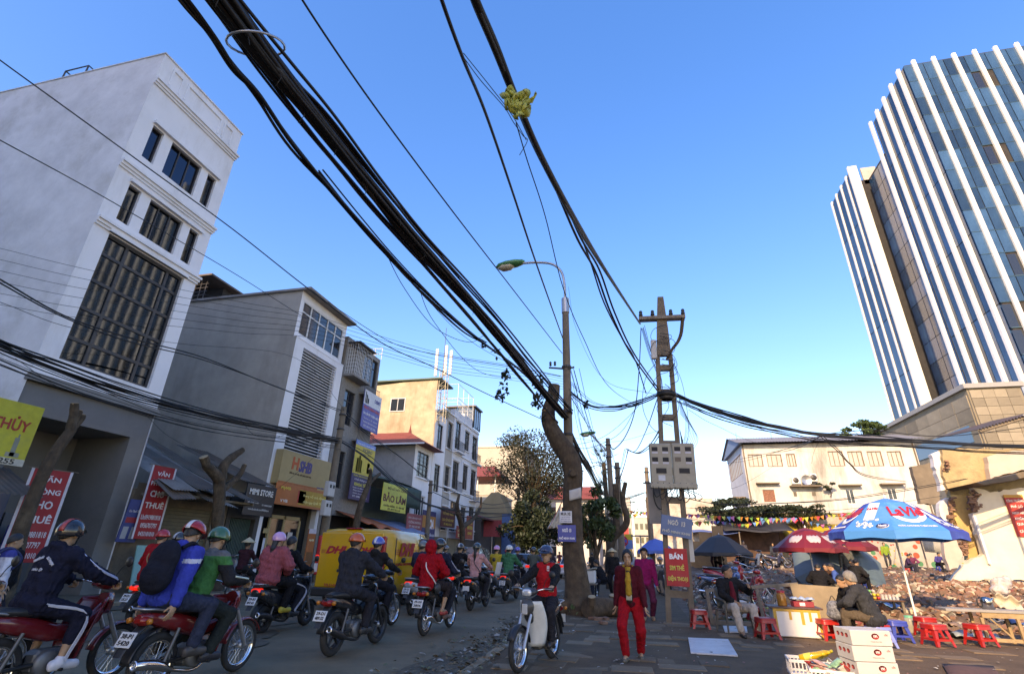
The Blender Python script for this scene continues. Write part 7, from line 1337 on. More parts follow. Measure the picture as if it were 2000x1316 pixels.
# ================================================================ cars
def car(label, loc, rz, col, suv=False, lod=1):
    C = thing('car', label, 'car', loc, rz); k = 1.18 if suv else 1.; bm = paint(col, .2, coat=.6); w = .88
    def sec(y, zb, zt, ww): return [(-ww*.9, y, zb), (-ww, y, zb+.15), (-ww*1.02, y, (zb+zt)/2), (-ww*.96, y, zt-.06), (-ww*.85, y, zt), (ww*.85, y, zt), (ww*.96, y, zt-.06), (ww*1.02, y, (zb+zt)/2), (ww, y, zb+.15), (ww*.9, y, zb)]
    MB().loft([sec(0, .35, .72*k, w*.86), sec(.1, .26, .88*k, w*.95), sec(.9, .24, .93*k, w), sec(2.8, .24, .92*k, w), sec(3.5, .24, .84*k, w*.97), sec(4.15, .28, .72*k, w*.88), sec(4.3, .36, .58*k, w*.75)]).build('body', bm, C)
    y0, y1, y2, y3 = (.15, .45, 2.2, 3.1) if suv else (.5, 1.05, 2.2, 3.15); zt = 1.46*k
    cab = [[(-w*.9, y0, .88*k), (-w*.66, y1, zt), (w*.66, y1, zt), (w*.9, y0, .88*k)], [(-w*.92, y3, .86*k), (-w*.68, y2, zt-.02), (w*.68, y2, zt-.02), (w*.92, y3, .86*k)]]
    MB().add(cab[0]+cab[1], [(0, 1, 2, 3), (7, 6, 5, 4), (0, 4, 5, 1), (3, 2, 6, 7)]).build('glazing', GLASS, C); MB().add([(-w*.67, y1-.02, zt), (w*.67, y1-.02, zt), (w*.69, y2+.02, zt-.01), (-w*.69, y2+.02, zt-.01), (-w*.6, y1+.1, zt+.035), (w*.6, y1+.1, zt+.035), (w*.62, y2-.1, zt+.03), (-w*.62, y2-.1, zt+.03)], [(0, 1, 5, 4), (1, 2, 6, 5), (2, 3, 7, 6), (3, 0, 4, 7), (4, 5, 6, 7), (3, 2, 1, 0)]).build('roof', bm, C)
    for s in (-1, 1):
        for t in ((y0, .88*k, y1, zt, w*.9, w*.66), (y3, .86*k, y2, zt-.02, w*.92, w*.68), ((y0+y3)/2, .9*k, (y1+y2)/2, zt-.01, w*.915, w*.675)): MB().tube([(s*t[4], t[0], t[1]), (s*t[5], t[2], t[3])], .03, 5).build('pillar', bm, C)
        MB().bbox(s*w*.72-.14, s*w*.72+.14, -.02, .12, .68*k, .84*k, .03).build('tail_light', mat('tail_lens_lit', (.8, .03, .02), .2, 0, emit=.3), C); MB().bbox(s*w*1.08-.08, s*w*1.08+.08, 2.75, 2.88, .9*k, 1.04*k, .03).build('door_mirror', bm, C)
        for y in (.75, 3.4): wheel(C, 'wheel', y, .31, .19, 'mag', 2, s*(w-.1))
    P = MB().bbox(-.24, .24, -.02, .0, .55*k, .66*k, .004).build('number_plate', PLATE, C); MB().bbox(-w*.85, w*.85, -.04, .1, .3, .48, .03).build('bumper', BLACKP if suv else bm, C); return C
# ================================================================ traffic: every rider sits in the same frame as the machine
def put(px, py, heading=0., rear=True):   # ground contact of a rear (or front) wheel
    p = WZ(px, py, 0.); d = Vector((math.sin(heading), math.cos(heading), 0)); q = p if rear else p-d*1.32; return (q.x, q.y, -.01), -heading
def both(bl, riders, pos, rz, lod=0, **k):
    moto(bl, pos, rz, lod=lod, **k)
    for (lab, pose, look) in riders: person(lab, pos, rz, pose, look, min(2, look.pop('lod', lod)), 1.07)
NAVY = (.012, .014, .028); BLK = (.012, .012, .014)
# near left: navy tracksuit rider on a red underbone
pos, rz = put(203, 1326, R(1), rear=False)
both('red underbone motorbike ridden by the navy tracksuit rider', [('rider in navy tracksuit and black helmet with red patch on red motorbike', ride(lean=.22, head=(.02, .35), py=.2), dict(top=NAVY, bottom=NAVY, headwear='helmet', helmet=(.02, .02, .022), hback=2.0, hside=2.0, hstripe=(.45, .05, .04), puff=.03, hood=True, shoe=(.62, .62, .66), leg=.55, stripes=[(('shR', 'elR', 'wrR'), (.45, .55, .75), .006), (('hipR', 'knR', 'anR'), (.6, .6, .66), .005)], fat=1.1))], pos, rz, 0, kind='wave', body=(.20, .012, .016), plate=('29-H1', '480.22'))
nr = bpy.data.objects['person']
for t, dx, dz, rr in (('TRƯỜNG', -.06, .40, .35), ('HÀ NỘI', .0, .30, 0), ('SƯ PHẠM', .11, .38, -.6)): lettering(t, nr, frameM((dx, .2-.03-.115+math.sin(.22)*dz, .86+dz), (math.cos(rr), 0, math.sin(rr)), (-math.sin(rr), .22, math.cos(rr))), .13, .035, (.6, .6, .64), .03, .15)
pos, rz = put(-25, 1352, R(2), rear=False)
both('bright red motorbike behind the machine of the navy tracksuit rider', [('rider in plain black jacket on the bright red motorbike', ride(lean=.15), dict(top=BLK, headwear='helmet', helmet=(.05, .05, .06)))], pos, rz, 1, kind='wave', body=(.26, .015, .016), plate=('29-K1', '107.35'))
# red underbone with two riders, plate 38-P1 5420
pos, rz = put(456, 1309, R(1), rear=False)
both('dark red underbone motorbike with plate 38-P1 5420', [
    ('driver in green and black jacket with green helmet', ride(lean=.25, py=.34, head=(.25, .25)), dict(top=[cloth((.02, .17, .05)), cloth((.02, .02, .022)), cloth((.13, .13, .13))], paint=lambda c: np.where((np.abs(c[:, 0]) > .2) & (c[:, 2] < 1.22), 1, np.where(c[:, 2] > 1.31, 2, 0)), bottom=(.02, .025, .022), headwear='helmet', helmet=(.02, .12, .055), hback=1.9, hside=1.9, shoe=(.02, .02, .025), stripes=[(('elR', 'wrR'), (.5, .6, .52), .012)], tri=False, puff=.025)),
    ('passenger in blue and white jacket with red helmet and dark backpack', pillion(lean=.2, py=-.04, head=(.3, .2), handR=(.24, -.16, .78), handL=(-.24, -.1, .8), elbR=(.6, -.8, 0)), dict(top=[cloth((.012, .05, .32)), cloth((.5, .52, .6))], paint=lambda c: ((c[:, 2] > 1.24) & (c[:, 2] < 1.285) & (np.abs(c[:, 0]) > .12)).astype(int), bottom=(.025, .035, .06), headwear='helmet', helmet=(.42, .018, .015), hback=1.45, hstripe=(.6, .6, .6), backpack=(.012, .014, .022), mask=(.25, .38, .45), hood=True, shoe=(.06, .05, .045), puff=.025))], pos, rz, 0, kind='wave', body=(.22, .014, .016), plate=('38-P1', '5420'), tail_lit=False)
# red puffer passenger
pos, rz = put(266, 1229, R(2))
both('dark motorbike with plate 29-D1 135.27 on the far lane', [
    ('driver with black and white helmet hidden behind the red jacket passenger', ride(py=.34), dict(top=BLK, headwear='helmet', helmet=(.03, .03, .03), hstripe=(.55, .55, .55))),
    ('passenger in bright red padded jacket and red helmet with tan bag strap', pillion(lean=.12, head=(.05, .3)), dict(top=(.42, .012, .015), bottom=(.5, .48, .46), headwear='helmet', helmet=(.5, .02, .02), puff=.04, strap=(.28, .14, .05)))], pos, rz, 1, kind='sport', body=(.03, .03, .03), plate=('29-D1', '135.27'))
# pink puffer passenger
pos, rz = put(508, 1236, R(2))
both('black scooter with plate 29-B1 897.65 carrying the pink padded jacket passenger', [
    ('driver in black jacket in front of the pink padded jacket passenger', ride(py=.36, lean=.1), dict(top=BLK, headwear='hair', stripes=[(('hipR', 'knR', 'anR'), (.5, .5, .55), .006)], shoe=(.03, .03, .03))),
    ('passenger in dusty pink padded jacket and pink helmet with yellow shoes', pillion(lean=.15, head=(.05, .15)), dict(top=(.36, .075, .085), bottom=BLK, headwear='helmet', helmet=(.62, .3, .5), hback=1.95, hside=1.9, puff=.05, fat=1.12, hair=True, ponytail=True, shoe=(.6, .4, .05)))], pos, rz, 0, kind='scooter', body=(.02, .02, .022), plate=('29-B1', '897.65'))
# orange helmet rider
pos, rz = put(645, 1280, R(3))
both('black sporty underbone with plate 29-D1 489.52 and fat exhaust', [('broad rider in dark padded jacket and orange helmet', ride(lean=.12, py=.22), dict(top=(.025, .027, .035), headwear='helmet', helmet=(.6, .09, .015), hback=1.6, puff=.035, fat=1.12, hood=True))], pos, rz, 0, kind='sport', body=(.018, .018, .02), plate=('29-D1', '489.52'), tail_lit=False)
# blue helmet rider
pos, rz = put(700, 1235, R(3))
both('dark motorbike just ahead of the orange helmet rider', [('rider in black hooded jacket with blue and white striped helmet', ride(lean=.1), dict(top=(.018, .017, .018), headwear='helmet', helmet=(.03, .09, .38), hstripe=(.6, .6, .62), hood=True))], pos, rz, 1, kind='wave', body=(.03, .03, .035), plate=('29-M1', '566.20'))
# silver scooter, navy rider
pos, rz = put(803, 1200, R(3))
both('silver scooter with plate 29-S1 143.65', [('rider in navy padded jacket and grey helmet on the silver scooter', ride(lean=.1), dict(top=(.018, .028, .055), headwear='helmet', helmet=(.13, .14, .12), puff=.035, fat=1.1))], pos, rz, 1, kind='scooter', body=(.36, .37, .38), plate=('29-S1', '143.65'))
pos, rz = put(786, 1180, R(3))
both('dark scooter ahead of the silver scooter', [('girl in white shirt with dark helmet and ponytail', ride(lean=.05), dict(top=(.6, .61, .64), headwear='helmet', helmet=(.025, .03, .035), ponytail=True, puff=.015))], pos, rz, 1, kind='scooter', body=(.03, .03, .03), plate=('29-T1', '220.18'))
# red hood child behind navy driver
pos, rz = put(828, 1240, R(2))
both('dark underbone with plate 29-X4 3806 carrying the red hooded child', [
    ('driver in navy jacket with white sleeve stripe and black helmet', ride(py=.36, lean=.15), dict(top=(.014, .018, .035), headwear='helmet', helmet=(.02, .022, .02), stripes=[(('shR', 'elR', 'wrR'), (.5, .52, .6), .006)], shoe=(.2, .12, .1))),
    ('child in red hooded top with white bag strap and red sandals', pillion(lean=.1, py=-.02, pz=.84, handR=(.14, .24, .98), handL=(-.14, .24, .98)), dict(top=(.38, .008, .014), hood_up=True, headwear='none', bottom=(.03, .02, .02), leg=.4, strap=(.6, .58, .55), bag=(.03, .03, .03), sandal=True, shoe=(.45, .04, .03), puff=.03))], pos, rz, 0, kind='wave', body=(.03, .03, .03), plate=('29-X4', '3806'), tail_lit=False)
# black suit rider with basket
pos, rz = put(885, 1178, R(3))
both('black motorbike with a grey wire basket', [('rider in black suit jacket with black and white helmet', ride(lean=.06), dict(top=BLK, headwear='helmet', helmet=(.03, .03, .03), hstripe=(.5, .5, .5), fat=1.08))], pos, rz, 1, kind='wave', body=(.025, .025, .03), plate=('29-L5', '771.03'), basket=True)
# pink hoodie on scooter
pos, rz = put(918, 1191, R(3))
both('black scooter with chrome rail ridden by the woman in pink hoodie', [('woman in pale pink hoodie with black cross-body bag and dark helmet', ride(lean=.06), dict(top=(.55, .26, .25), headwear='helmet', helmet=(.03, .045, .045), strap=(.02, .02, .02), hood=True, puff=.022, ponytail=True))], pos, rz, 0, kind='scooter', body=(.035, .035, .035), plate=None)
pos, rz = put(962, 1165, R(3))
both('scooter ahead of the pink hoodie rider', [('rider in mustard yellow jacket with pink helmet', ride(lean=.06), dict(top=(.45, .3, .04), headwear='helmet', helmet=(.6, .25, .45)))], pos, rz, 2, kind='scooter', body=(.2, .2, .22))
pos, rz = put(987, 1173, R(3))
both('dark scooter with lit tail lamp ridden by the green coat rider', [('rider in bright green hooded coat with white helmet', ride(lean=.06), dict(top=(.015, .16, .085), headwear='helmet', helmet=(.62, .6, .55), hood=True, puff=.03))], pos, rz, 1, kind='scooter', body=(.05, .05, .055), plate=('29-E1', '902.57'))
pp = thing('paper_roll', 'white sheet of paper carried beside the green coat rider', 'paper', (pos[0]-.42, pos[1]+.35, .95)); MB().sheet(lambda u, v: (-.1+.2*u+.1*v, .05*math.sin(u*3), -.2+.45*v), 5, 5, .002).build('sheet', ink((.6, .6, .6)), pp)
# smaller machines farther along the road
FARR = [(1006, 1152, (.03, .03, .035), (.1, .1, .45), 'red and blue helmet and black coat', (.06, .05, .05)), (1038, 1158, (.07, .085, .075), (.03, .03, .03), 'olive jacket and black helmet', (.4, .38, .36)), (1052, 1140, (.05, .12, .3), (.04, .22, .2), 'blue jacket and teal striped helmet', (.1, .1, .1)), (1070, 1138, (.05, .04, .06), (.35, .33, .3), 'plum jacket and pale helmet', (.3, .05, .05)), (900, 1140, (.2, .18, .16), (.03, .03, .04), 'grey coat and black helmet', (.1, .1, .12)), (860, 1150, (.04, .04, .05), (.12, .12, .13), 'charcoal jacket and grey helmet', (.2, .2, .22)), (940, 1128, (.3, .3, .32), (.05, .05, .06), 'light grey jacket near the cars', (.1, .1, .1)), (985, 1120, (.1, .04, .04), (.45, .05, .04), 'maroon jacket and red helmet', (.05, .05, .06)), (1030, 1118, (.06, .07, .1), (.5, .5, .5), 'slate jacket and white helmet', (.08, .08, .1)), (1075, 1116, (.04, .04, .04), (.04, .2, .1), 'black jacket and green helmet', (.3, .3, .3)), (1092, 1112, (.2, .05, .06), (.05, .05, .05), 'dark pink jacket and black helmet', (.2, .02, .02))]
protoR = {}
for i, (x, y, c, hcol, d, bc) in enumerate(FARR):
    pos, rz = put(x, y, R(2)); both('small motorbike under the rider in '+d, [('rider in '+d, ride(lean=.08), dict(top=c, headwear='helmet', helmet=hcol))], pos, rz, 2, kind='scooter' if i % 2 else 'wave', body=bc)
car('dark SUV with lit red tail lights among the motorbikes', (-9.0, 27.5, 0), R(1), (.03, .028, .03), True); car('pale blue saloon car beside the dark SUV', (-10.6, 25.0, 0), R(1), (.22, .28, .33)); car('silver hatchback ahead of the dark SUV', (-7.6, 34, 0), R(1), (.3, .32, .34)); car('white car far ahead in the traffic', (-4.6, 37, 0), R(1), (.5, .5, .5))
# oncoming rider in red vest on the white-shielded bike
a, b = WZ(1012, 1311), WZ(1088, 1279); hd = math.atan2(a.x-b.x, a.y-b.y); dv = Vector((math.sin(hd), math.cos(hd), 0)); q = a-dv*1.17
moto('old bike with a white leg shield and spoked wheels on the pavement', (q.x, q.y, .065), -hd, 'cub', (.05, .045, .042), lod=0, tail_lit=False, sc=.94)
person('rider in red vest over black jacket with dark blue helmet', (q.x, q.y, .065), -hd, ride(py=.2, lean=.02, head=(.02, .12), hy=.8), dict(top=(.015, .015, .016), vest=(.5, .015, .02), headwear='helmet', helmet=(.025, .035, .075), face=True, glasses=True, skin=1, shoe=(.015, .015, .016), hback=1.6, puff=.02), 0, .94)
vr_ = [o for o in bpy.data.objects if o.get('label', '').startswith('rider in red vest')][0]
lettering('VIB', vr_, frameM((-.09, .2+.155, 1.28), (-1, 0, 0), (0, 0, 1)), .045, .02, (.65, .6, .6), .03)
MB().box(-.112, -.068, .352, .356, 1.30, 1.35).build('vest_badge', ink((.6, .5, .5)), vr_)
# women on the pavement
person('woman walking in red trousers, maroon cardigan and mustard scarf', (-.2, 9.05, .07), R(180-4), stand(.17, .82, head=(.1, .05), handL=(-.24, .1, .72), handR=(.24, -.02, .72), shw=.145), dict(top=(.085, .008, .014), open_front=(.04, .025, .02), bottom=(.36, .008, .014), scarf=(.42, .22, .03), headwear='bob', face=True, sandal=True, shoe=(.1, .09, .07), puff=.016, hem=.03, loose=.02, skin=1), 0, .96)
person('woman in magenta jacket and black hat walking behind the first', (.1, 14.4, .07), R(180), stand(.12, .82, head=(.05, 0)), dict(top=(.28, .012, .09), bottom=(.12, .02, .05), headwear='visor', helmet=(.02, .02, .02), shoe=(.35, .2, .12), puff=.02), 1, 1.02)
# left pavement: students, bicycle, conical hat rider, parked machines
s1, s2 = WX(12, 1150, -12.4), WX(40, 1150, -13.2)
person('student in white and blue tracksuit top with backpack at the left pavement', (-10.3, 6.95, .0), R(-25), stand(0), dict(top=[cloth((.6, .61, .66)), cloth((.03, .06, .25))], paint=lambda c: (c[:, 2] > 1.27).astype(int), bottom=(.02, .022, .03), headwear='hair', backpack=(.03, .05, .12)), 1)
person('student in black jacket standing beside the slanting trunk', (-11.4, 7.85, .0), R(160), stand(0, head=(.4, 0)), dict(top=BLK, bottom=BLK, headwear='hair'), 1)
bicycle('dark bicycle parked behind the navy tracksuit rider', (-11.6, 6.4, 0), R(10))
bicycle('old bicycle ridden beside the courier van', (-11.9, 14.3, 0), R(8), (.12, .05, .05))
person('cyclist in maroon top with a pale conical hat left of the van', (-11.9, 14.3, 0), R(8), ride(py=.26, pz=.93, lean=.15, hy=.78, hz=1.0, hx=.26, fy=.42, fz=.36), dict(top=(.05, .015, .02), bottom=(.02, .02, .02), headwear='hat', skin=2), 1)
for i, (x, y, a, c) in enumerate(((-14.6, 16.9, 70, (.03, .03, .03)), (-14.7, 18.3, 75, (.12, .12, .13)), (-14.6, 21.4, 80, (.03, .03, .04)), (-14.7, 30.6, 70, (.1, .02, .02)), (-14.6, 33.3, 70, (.3, .3, .32)))):
    moto(['black motorbike parked before the tin-roofed shack', 'grey motorbike parked before the green grille', 'black motorbike parked before the bank shop door', 'maroon motorbike parked under the blue awning', 'white motorbike parked at the timber shop'][i], (x, y, .12), R(a), 'wave' if i % 2 == 0 else 'scooter', c, lod=2, lean=R(-5), tail_lit=False)
# ================================================================ street tea stall on the right
RS = mat('red_plastic', (.42, .02, .018), .35, .08, 6, spec=.5, rnd=.12); BS = mat('blue_plastic', (.025, .05, .30), .35, .08, 6, rnd=.1); LBS = mat('light_blue_plastic', (.2, .25, .55), .35, .08, 6)
def stool(label, loc, rz, m=RS, h=.36, w=.17, seatm=None):
    S = thing('plastic_stool', label, 'stool', loc, rz); 
    MB().loft([ring((0, 0, h-.03), w*.98, w*.98, 20, 5, 'Z'), ring((0, 0, h-.008), w, w, 20, 5, 'Z'), ring((0, 0, h), w*.93, w*.93, 20, 5, 'Z')]).build('seat', seatm or m, S)
    sk = MB(); sk.loft([ring((0, 0, h-.032), w*.985, w*.985, 20, 5, 'Z'), ring((0, 0, h-.085), w*1.03, w*1.03, 20, 5, 'Z')], caps=False); sk.build('skirt', m, S)
    for sx in (-1, 1):
        for sy in (-1, 1):
            t, b = (sx*w*.82, sy*w*.82, h-.08), (sx*w*1.12, sy*w*1.12, 0); q = .045
            MB().loft([[(t[0]-sx*0, t[1], t[2]), (t[0]-sx*q*1.6, t[1], t[2]), (t[0]-sx*q*1.6, t[1]-sy*.012, t[2]), (t[0]-sx*.012, t[1]-sy*.012, t[2]), (t[0]-sx*.012, t[1]-sy*q*1.6, t[2]), (t[0], t[1]-sy*q*1.6, t[2])], [(b[0], b[1], 0), (b[0]-sx*q, b[1], 0), (b[0]-sx*q, b[1]-sy*.012, 0), (b[0]-sx*.012, b[1]-sy*.012, 0), (b[0]-sx*.012, b[1]-sy*q, 0), (b[0], b[1]-sy*q, 0)]], 0, False).build('leg', m, S)
    for s in (-1, 1): MB().box(-w*.95, w*.95, s*w*1.02-.008, s*w*1.02+.006, .09, .125).build('stretcher', m, S); MB().box(s*w*1.02-.008, s*w*1.02+.006, -w*.95, w*.95, .09, .125).build('stretcher', m, S)
    return S
GZ = .078
for (px, py, rz, lab) in ((1368, 1234, .1, 'red plastic stool standing beside the utility pole'), (1500, 1254, .25, 'red plastic stool in front of the seated man'), (1622, 1257, .2, 'red plastic stool next to the foam box'), (1833, 1268, .35, 'red plastic stool in front of the parasol jar'), (1815, 1250, .2, 'red plastic stool behind another one by the parasol'), (1918, 1268, .4, 'red plastic stool at the long bench'), (1480, 1226, .3, 'red plastic stool half hidden behind the seated man')):
    p = WZ(px, py-8, GZ); stool(lab, (p.x, p.y, GZ), rz)
p = WZ(1722, 1262, GZ); stool('pale blue stool with a red seat under the old woman', (p.x, p.y, GZ), .3, LBS, seatm=RS); p = WZ(1757, 1252, GZ); stool('dark blue plastic stool behind the old woman', (p.x, p.y, GZ), .1, BS)
# parasols
def parasol(label, base, h, r, panels, rz=0., valance=.2, rib=True, tilt=(0, 0), apex=None, polem=None, n=8, under=None):
    P = thing('parasol', label, 'parasol', base, rz); P.rotation_euler = (tilt[0], tilt[1], rz); zr = h-r*.58; za = h-.10*r; r1 = r*.34
    MB().tube([(0, 0, 0), (0, 0, h)], .024, 10).build('pole', polem or FRAMEW, P); MB().lathe([(.03, 0), (.04, .03), (.0, .1)], (0, 0, h), n=8).build('finial', FRAMEW, P)
    out = []
    for k in range(n):
        a0, a1 = 2*math.pi*(k-.5)/n, 2*math.pi*(k+.5)/n; c = lambda a, rr, z: Vector((rr*math.sin(a), -rr*math.cos(a), z))
        A, B = c(a0, r1, za), c(a1, r1, za); C, D = c(a0, r, zr), c(a1, r, zr); m = panels[k % len(panels)]
        mb = MB(); top = Vector((0, 0, h)); mid = (C+D)/2
        mb.add([top, A, B], [(0, 1, 2)]); mb.sheet(lambda u, v: (A.lerp(B, u)).lerp(C.lerp(D, u), v), 4, 4); mb.sheet(lambda u, v: C.lerp(D, u)+Vector((0, 0, -valance*v*(1+.12*math.cos(u*2*math.pi*1)))), 8, 1)
        pm = mb.build('panel', m, P); out.append((pm, frameM(((A+B+C+D)/4), (D-C), ((A+B)-(C+D))), (D-C).length, ((A+B)/2-(C+D)/2).length, frameM((C+D)/2-Vector((0, 0, valance*.5)), (D-C), (0, 0, 1))))
        MB().tube([c(a0, .02, h-.02), c(a0, r1, za-.015), c(a0, r, zr-.015)], .008, 4).build('rib', METALG, P); MB().tube([c(a0, .03, zr-.1), c(a0, r*.5, (za+zr)/2-.02)], .006, 4).build('strut', METALG, P)
    return P, out
LVB = mat('parasol_blue', (.02, .24, .60), .55, .12, 1.2, dirt=(.16, .42, .72), dscale=1.4, damt=.5); LVD = mat('parasol_deep_blue', (.015, .05, .36), .55, .15, 1.5, dirt=(.05, .2, .6), dscale=1.5, damt=.8)
base = WZ(1795, 1226, .1); base.z = lotz(base.x, base.y) if base.y > 14 else .07
apex = WY(1724, 972, base.y); PH = apex.z-base.z
P, pan = parasol('big blue and white mineral water parasol over the tea stall', tuple(base), PH, 1.42, [LVB, LVB, LVD, LVD, LVB, LVB, LVD, LVD], rz=R(-44), valance=.17)
WSW = ink((.72, .78, .82)); LRED = ink((.5, .015, .03))
def lavie(k, s=1.):
    pm, F, w, hh, FV = pan[k]; out = Matrix.Translation((0, 0, .012)); 
    MBx = MB().sheet(lambda u, v: (.33*w*(.62+.38*v)*math.cos(math.pi*(1.05+.95*u)), .05*hh+.30*hh*(.62+.38*v)*math.sin(math.pi*(1.05+.95*u)), 0), 16, 2, .004); inst('printed_swoosh', MBx.mesh('printed_swoosh', WSW), pm, M=F @ Matrix.Translation((.02, 0, .009)))
    lettering('LaVie', pm, F @ Matrix.Translation((0, .14*hh, .016)), .66*w*s, .34*hh*s, m=LRED, bold=.03, shear=.25, name='logo_lettering')
    lettering('NƯỚC KHOÁNG THIÊN NHIÊN', pm, F @ Matrix.Translation((0, -.36*hh, .014)), .72*w, .055*hh, col=(.7, .74, .8), bold=.02)
def splash(k):
    pm, F, w, hh, FV = pan[k]; rg = random.Random(k)
    MB1 = MB().bbox(-.11*w, .11*w, -.25*hh, .38*hh, 0, .004, .002); inst('printed_bottle', MB1.mesh('printed_bottle', ink((.55, .68, .78))), pm, M=F @ Matrix.Translation((-.06*w, .1*hh, .008)))
    for j in range(26): a = rg.uniform(0, 6.28); rr = rg.uniform(.05, .24)*w; s = rg.uniform(.015, .05)*w; inst('printed_drop', MB().lathe([(0, .003), (s, .003), (s, 0)], n=8).mesh('printed_drop', WSW), pm, M=F @ Matrix.Translation((-.06*w+rr*math.cos(a), -.22*hh+rr*.8*math.sin(a), .008)))
    lettering('LaVie', pm, F @ Matrix.Translation((-.06*w, .26*hh, .016)), .22*w, .09*hh, m=LRED, bold=.03, shear=.25, name='logo_lettering')
    q = F @ Matrix.Translation((.26*w, -.36*hh, .01)); inst('printed_oval', MB().lathe([(0, .003), (1, .003), (1, 0)], n=20).mesh('printed_oval', WSW), pm, M=q @ Matrix.Diagonal((.13*w, .085*hh, 1, 1))); inst('printed_oval', MB().lathe([(0, .003), (1, .003), (1, 0)], n=20).mesh('printed_oval', ink((.03, .06, .3))), pm, M=q @ Matrix.Translation((0, 0, .003)) @ Matrix.Diagonal((.112*w, .065*hh, 1, 1))); lettering('Nestlé', pm, q @ Matrix.Translation((0, 0, .009)), .16*w, .06*hh, (.75, .75, .78), .03)
lavie(1); splash(0); lavie(7); splash(2)
RDP = mat('parasol_red', (.2, .012, .02), .6, .12, 1.5); GRP = mat('parasol_grey', (.03, .032, .035), .6, .15, 1.5); BGP = mat('parasol_blue_grey', (.10, .16, .19), .7, .15, 1.5)
for (px, py, y, lab) in ((1592, 1060, 24.0, 'red parasol with pale print behind the blue one'), (1655, 1058, 26., 'second red parasol partly hidden by the blue one')):
    b = WY(px, 1130, y); b.z = lotz(b.x, y); top = WY(px-6, 1030, y); Pr, pn = parasol(lab, tuple(b), top.z-b.z, 1.35, [RDP], valance=.15)
    for k in (0, 1, 7): pm, F, w, hh, FV = pn[k]; inst('printed_star', MB().sheet(lambda u, v: ((u-.5)*.5*w*(1-.5*abs(v-.5)), (v-.5)*.4*hh+.05*math.sin(u*20), 0), 6, 4, .003).mesh('printed_star', ink((.5, .42, .42))), pm, M=F @ Matrix.Translation((0, 0, .01)))
b = WY(1625, 1120, 27.5); b.z = lotz(b.x, 27.5); parasol('blue-grey parasol tipped over so its underside shows', (b.x, 27.5, b.z+.2), 1.9, 1.9, [BGP], tilt=(R(62), R(10)), valance=.1)
b = WY(1412, 1105, 37.); b.z = lotz(b.x, 37); top = WY(1408, 1043, 37.); parasol('dark grey parasol over the parked motorbikes', tuple(b), top.z-b.z, 1.9, [GRP], valance=.2)
b = WY(1283, 1090, 40); top = WY(1283, 1051, 40); parasol('bright blue parasol far along the pavement', (b.x, 40, .06), top.z-.06, 1.4, [paint((.03, .14, .45), .6)], valance=.2)
# seated man in plastic armchair
def armchair(label, loc, rz, m):
    C = thing('plastic_armchair', label, 'chair', loc, rz); MB().bbox(-.23, .23, -.2, .24, .38, .41, .012).build('seat', m, C); MB().sheet(lambda u, v: (-.22+.44*u, -.2-.1*v-.05*(1-(2*u-1)**2), .42+.40*v), 8, 6, .015).build('backrest', m, C)
    for s in (-1, 1):
        MB().tube(spline([(s*.24, -.26, .62), (s*.27, 0, .62), (s*.27, .22, .6)], 4), .022, 6).build('armrest', m, C)
        for y in (-.22, .22): MB().tube([(s*.25, y, .6 if y > 0 else .42), (s*.27, y*1.15, 0)], [.022, .018], 6).build('leg', m, C)
    return C
cp = WZ(1455, 1240, GZ); CH = mat('olive_plastic', (.10, .095, .08), .5, .15, 4)
armchair('dark plastic armchair under the seated man', (cp.x-.12, cp.y+.35, GZ), R(180+18), CH)
person('man sitting in armchair with black jacket over dark red shirt and beige trousers', (cp.x-.12, cp.y+.32, GZ), R(180+18), sit(.36, lean=-.12, head=(.0, .75), handL=(-.28, .25, .82), elbL=(-.6, -.6, -.5), handR=(.12, .3, .58), footL=(-.2, .5, .085), footR=(.12, .48, .085), kneeL=(-.35, .6, 1), kneeR=(.2, .6, 1)), dict(top=(.014, .013, .014), open_front=(.13, .012, .02), bottom=(.42, .35, .29), headwear='hair', face=True, sandal=True, shoe=(.03, .025, .02), puff=.025, loose=.022, skin=0), 0, 1.05)
# old woman, her neighbour
ow = WZ(1722, 1262, GZ)
person('grey-haired old woman in dark grey jacket sitting on the pale blue stool', (ow.x-.03, ow.y-.02, GZ), R(60), sit(.36, lean=.35, head=(.3, .15), handR=(.2, .42, .62), handL=(-.12, .45, .62)), dict(top=(.035, .037, .042), bottom=(.10, .075, .055), headwear='bob', grey=True, puff=.035, fat=1.15, hem=.06, shoe=(.03, .03, .03)), 0, 1.05)
person('vendor in black coat bending over behind the old woman', (ow.x+.15, ow.y+.95, GZ), R(100), sit(.36, lean=.5, head=(.3, 0)), dict(top=(.016, .016, .018), bottom=(.04, .04, .05), headwear='hair', puff=.03, shoe=(.03, .03, .03)), 1)
bgp = WZ(1660, 1200, .5); bb = thing('patterned_bag', 'blue and white patterned bag held before the old woman', 'bag', (ow.x-.55, ow.y+.35, .52)); inst('pouch', sdf_mesh('pouch', [('e', (0, 0, .12), (.13, .1, .14), None, .03), ('e', (0, 0, .02), (.15, .11, .1), None, .03)], .016, mat('patterned_cloth', (.16, .17, .2), .9, .9, 26), wob=.006), bb); MB().tube(spline([(-.06, 0, .24), (0, 0, .34), (.06, 0, .24)], 4), .008, 5).build('handle', BLACKP, bb)
